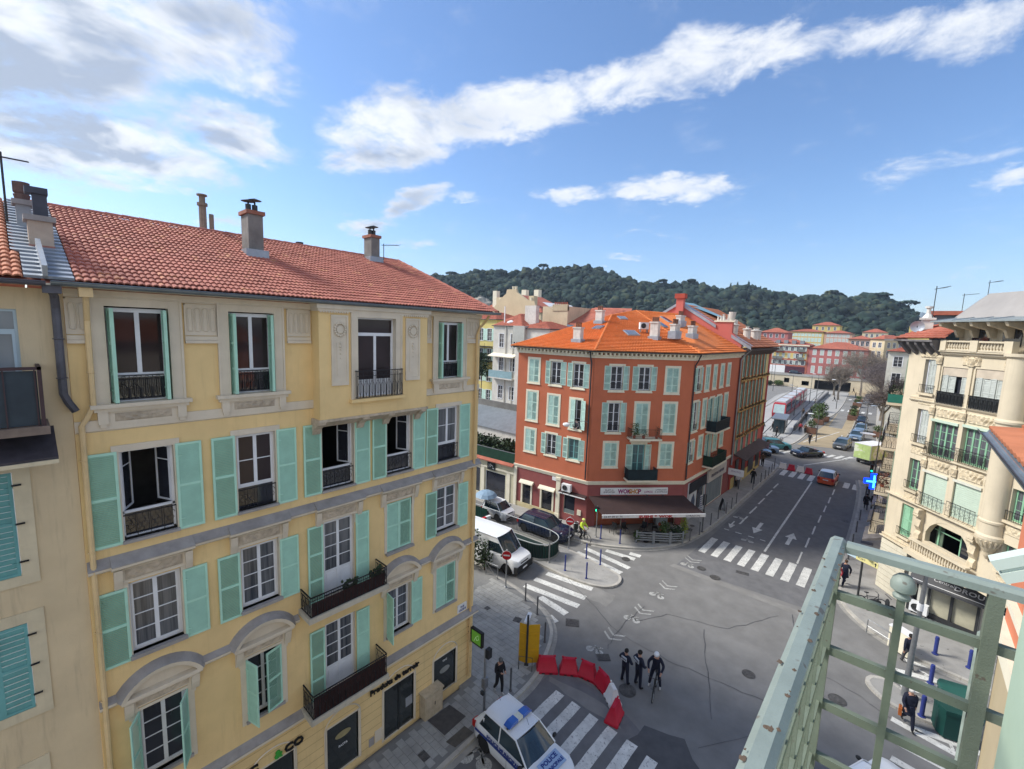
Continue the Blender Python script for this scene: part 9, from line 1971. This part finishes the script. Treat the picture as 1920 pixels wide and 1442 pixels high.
cab = root('electricity_cabinet',T((1.35,30.55,.13)) @ Rz(R(-35)),'cream street cabinet behind the railing beside the right crossing','electricity box'); ob('cabinet',(MB().box(-.5,-.22,0,.5,.22,1.15),CREAM),cab); ob('cabinet_lid',(MB().box(-.53,-.25,1.152,.53,.25,1.22),WHITEP),cab); ob('cabinet_door',(MB().box(-.45,-.235,.08,-.01,-.222,1.08).box(.01,-.235,.08,.45,-.222,1.08),CREAM),cab)
# crossed tape marks on the right crossing
for a,b in (((2.35,29.4),(3.0,27.6)),((2.9,25.3),(3.3,23.8)),((2.1,29.6),(2.9,29.3))): strip4(a,b,.12,.02)
# underpass ramp enclosure: green sheeting, pickets and a curved top rail
EN = root('ramp_enclosure',T((-20,25,.1)),'curved green sheeted enclosure with pickets and a pale top rail round the car park ramp','enclosure')
path = smooth_line([(-34,22.9),(-27,23.2),(-22,23.45),(-19.6,23.75),(-18.4,23.95),(-17.75,24.5),(-17.6,25.3),(-17.85,26.1),(-18.5,26.5),(-19.6,26.6),(-22,26.4),(-25.3,26.1),(-30,25.7),(-34,25.5)],2)
GS = mat('green_sheet',(.010,.045,.034),.6,.15,2,metal=.1); ob('top_rail',MB().tube([(x,y,1.3) for x,y in path],.035,6).mesh('top_rail',mat('rail_pale',(.42,.44,.44),.5,.08),True),EN,Matrix()); ob('foot_rail',(MB().tube([(x,y,.22) for x,y in path],.03,5),STEEL),EN,Matrix())
pk = MB(); segs_ = chain(path,.14)
for a,b in segs_: pk.box(a.x - .012,a.y - .012,.12,a.x + .012,a.y + .012,1.3)
ob('pickets',(pk,DSTEEL),EN,Matrix(),kind='stuff'); sh_ = MB(); k = 0
for a,b in chain(path,.1):
    if a.y < 26.1 or a.x > -17.9:
        d = (b - a).normalized(); n = Vector((-d.y,d.x)); o_ = .03 + (.02 if k % 2 else 0); p,q = a + n * o_,b + n * (.03 + (.02 if not k % 2 else 0)); sh_.quad((p.x,p.y,.14),(q.x,q.y,.14),(q.x,q.y,1.18),(p.x,p.y,1.18)); k += 1
ob('sheeting',(sh_,GS),EN,Matrix(),kind='stuff'); ob('kerb_wall',(MB().tube([(x,y,.16) for x,y in path],.10,4),mat('kerb_concrete',(.20,.20,.18),.9,.2,3)),EN,Matrix())
ob('ramp_floor',(MB().poly([(-34,23.2,.14),(-19.5,24.0,.14),(-18.2,25.2,.14),(-19.5,26.3,.14),(-34,25.3,.14)]),mat('ramp_dark_green',(.012,.028,.024),.7,.2,2)),EN,Matrix())
t = root('height_barrier',T((-24.1,24.2,1.15)),'red and white striped height limit bar over the ramp entrance','barrier')
for i in range(4): ob('stripe',(MB().box(-.2,-1 + i * .5,-.15,0,-.5 + i * .5,.15),SR if i % 2 == 0 else SW),t)
ob('support',(MB().box(-.15,.85,-1.0,-.05,.95,.0).box(-.15,-.95,-1.0,-.05,-.85,.0),STEEL),t)
t = root('guard_rail',T((-19.1,20.15,.13)),'low pale guard rail with a diagonal brace at the end of the near pavement','railing'); ob('rail_frame',(MB().tube([(-.5,.0,0),(-.5,0,.9),(.5,.1,.9),(.5,.1,0)],.03,5).tube([(-.5,0,.85),(.45,.1,.05)],.018,4),STEEL),t)
# terrace of the restaurant
for i,(a,b) in enumerate((((-14.45,31.75),(-13.45,32.55)),((-13.38,32.62),(-12.45,33.4)),((-12.4,33.45),(-11.75,34.25)))):
    P,Q = Vector((*a,.13)),Vector((*b,.13)); L = (Q - P).length; F = T(P) @ Rz(math.atan2((Q - P).y,(Q - P).x)); t = root('slatted_fence',F,('left','middle','right')[i] + ' grey slatted fence panel of the restaurant terrace','fence','terrace fence panels')
    FG_ = mat('fence_grey',(.22,.23,.24),.6,.1,4)
    for q in (0,L): ob('post',(MB().box(q - .05,-.05,0,q + .05,.05,1.0),FG_),t)
    for k in range(4): ob('slat',(MB().box(.05,-.02,.22 + k * .19,L - .05,.02,.32 + k * .19),FG_),t)
def table(x,y,label):
    t = root('cafe_table',T((x,y,.13)),label,'table','cafe tables'); ob('tabletop',(MB().lathe([(.36,.72),(.36,.75)],n=18),BLK),t); ob('pedestal',(MB().lathe([(.03,.03),(.03,.72)],n=8),BLK),t); ob('foot',(MB().lathe([(.22,0),(.2,.03)],n=12),BLK),t)
for a in ((-13.95,32.45,'round black cafe table behind the left fence panel'),(-13.35,33.1,'round black cafe table behind the middle fence panel')): table(*a)
def chair(x,y,ang,label):
    t = root('cafe_chair',T((x,y,.13)) @ Rz(ang),label,'chair','cafe chairs under the awning'); ob('seat',(MB().box(-.21,-.21,.43,.21,.21,.46),BLK),t); ob('backrest',(MB().box(-.21,.19,.46,.21,.22,.85),BLK),t)
    for sx in (-.19,.19):
        for sy in (-.19,.19): ob('leg',(MB().box(sx - .015,sy - .015,0,sx + .015,sy + .015,.43),BLK),t)
for i,(x,y,a) in enumerate(((-16.6,31.9,0),(-15.9,32.6,1),(-14.9,33.9,0),(-14.2,34.6,2))): chair(x,y,a,('dark cafe chair deep under the awning at the left','dark cafe chair under the awning beside the door','dark cafe chair under the middle of the awning','dark cafe chair under the right of the awning')[i])
for a in ((-13.1,33.9,.13,.45,1.6,'leafy potted bush behind the terrace fence',LEAF2,None,71),(-12.3,34.3,.13,.6,1.5,'large green shrub at the right end of the terrace',LEAF1,None,72),(-14.5,31.95,.13,.3,1.0,'small bushy plant at the left end of the terrace fence',LEAF2,None,73),(-12.0,35.0,.13,.35,2.2,'tall yellow green bamboo by the terrace corner',mat('leaf_yellow',(.20,.24,.04),.7,.2),None,74)): bush(*a)
fx_ = root('potted_flower',T((-13.45,34.1,.13)),'pot with red and orange flowers on the restaurant terrace','potted plant'); ob('plant_pot',(MB().lathe([(.12,0),(.16,.3)],n=10),BLK),fx_); ob('flowers',(MB().tube([(0,0,.3),(-.2,.1,1.0)],.05,5).blob((-.22,.12,1.0),.13,0,2,.3).blob((-.05,0,.9),.1,0,2,.3),mat('flower_red',(.50,.09,.03),.7,.2)),fx_)
# tram stop furniture, lamps and masts
for i,(x,y,h,lab) in enumerate(((-17.1,111.3,6.5,'mast with a lamp just behind the tram stop wall'),(-14.6,103.7,6.5,'lamp mast nearest on the tram platform'),(-18.2,138.7,7,'overhead line mast beyond the tram'),(-17.8,147,7,'furthest overhead line mast'),(-24.2,149.9,6,'dark pole left of the tram track'),(-30.5,157.4,12,'tall thin lighting mast on the quay'),(-35.4,178,9,'slim mast before the quay wall'),(-9.7,85.4,4.5,'traffic light pole at the start of the tan lane'),(-4.0,90.8,6.5,'lamp post between the queueing cars'),(-11.7,131.3,7,'lamp post on the pale esplanade'),(-1.9,84.2,7,'lamp post with a curved arm at the right far corner'),(-1.5,66.5,5.6,'street lamp with a white saucer head above the far traffic light'))):
    t = root('lamp_mast',T((x,y,.1)),lab,'lamp post','lamp posts and masts around the tram stop'); ob('mast',(MB().tube([(0,0,0),(0,0,h)],[.09,.05],6),GB),t); ob('arm',(MB().tube([(0,0,h * .95),(-.9,0,h)],.035,4),GB),t); ob('lamp_head',(MB().blob((-1.1,0,h),.38 if i != 11 else .65,0,2,0,(1.2,.8,.22)),WHITEP if i == 11 or i % 2 else ZSHEET),t)
ks = root('tram_stop_kiosk',T((-15.7,89,.15)) @ Rz(R(96)),'dark tram stop shelter with a pale roof at the near end of the platform','shelter'); ob('back_panel',(MB().box(-.9,-.9,0,.9,-.8,2.3),DSTEEL),ks); ob('side_panel',(MB().box(-.95,-.8,0,-.9,.8,2.3),CGLASS),ks); ob('roof',(MB().box(-1.0,-1.1,2.3,6.0,1.2,2.45),STEEL),ks); ob('post',(MB().box(5.5,-.9,0,5.6,-.8,2.3).box(3,-.9,0,3.1,-.8,2.3),DSTEEL),ks)
lw = root('platform_wall',T((-15,115,0)),'low dark wall between the tram platform and the esplanade path','wall'); w_ = MB()
for a,b in chain([(-14.0,93),(-14.9,107.4),(-16.2,134.6),(-17.1,164.6)],4): 
    n = Vector((.15,0)); w_.prism([tuple(a - n),tuple(a + n),tuple(b + n),tuple(b - n)],0,.95)
ob('wall_run',(w_,mat('wall_greyish',(.14,.14,.15),.8,.15)),lw,Matrix(),kind='stuff')
for i,(x,y) in enumerate(((-16.2,80.6),(-15.0,81.6),(-13.6,80.0))): mb_ = bicycle(x,y,R(20 + i * 50),('dark bicycle parked near the turquoise car','second parked bicycle by the tram stop kiosk','bicycle standing at the kerb of the far corner')[i])


# ------------------------------------------------------------ air
hz = bpy.data.materials.new('haze_air'); hz.use_nodes = True; ht_ = hz.node_tree; ht_.nodes.clear()
pv = ht_.nodes.new('ShaderNodeVolumePrincipled'); pv.inputs['Color'].default_value = (.62,.78,1,1); pv.inputs['Density'].default_value = .00018; pv.inputs['Anisotropy'].default_value = .1
om = ht_.nodes.new('ShaderNodeOutputMaterial'); ht_.links.new(pv.outputs[0],om.inputs['Volume'])
ob('haze',(MB().box(-1500,-400,-1,1500,2760,230),hz),kind='stuff')
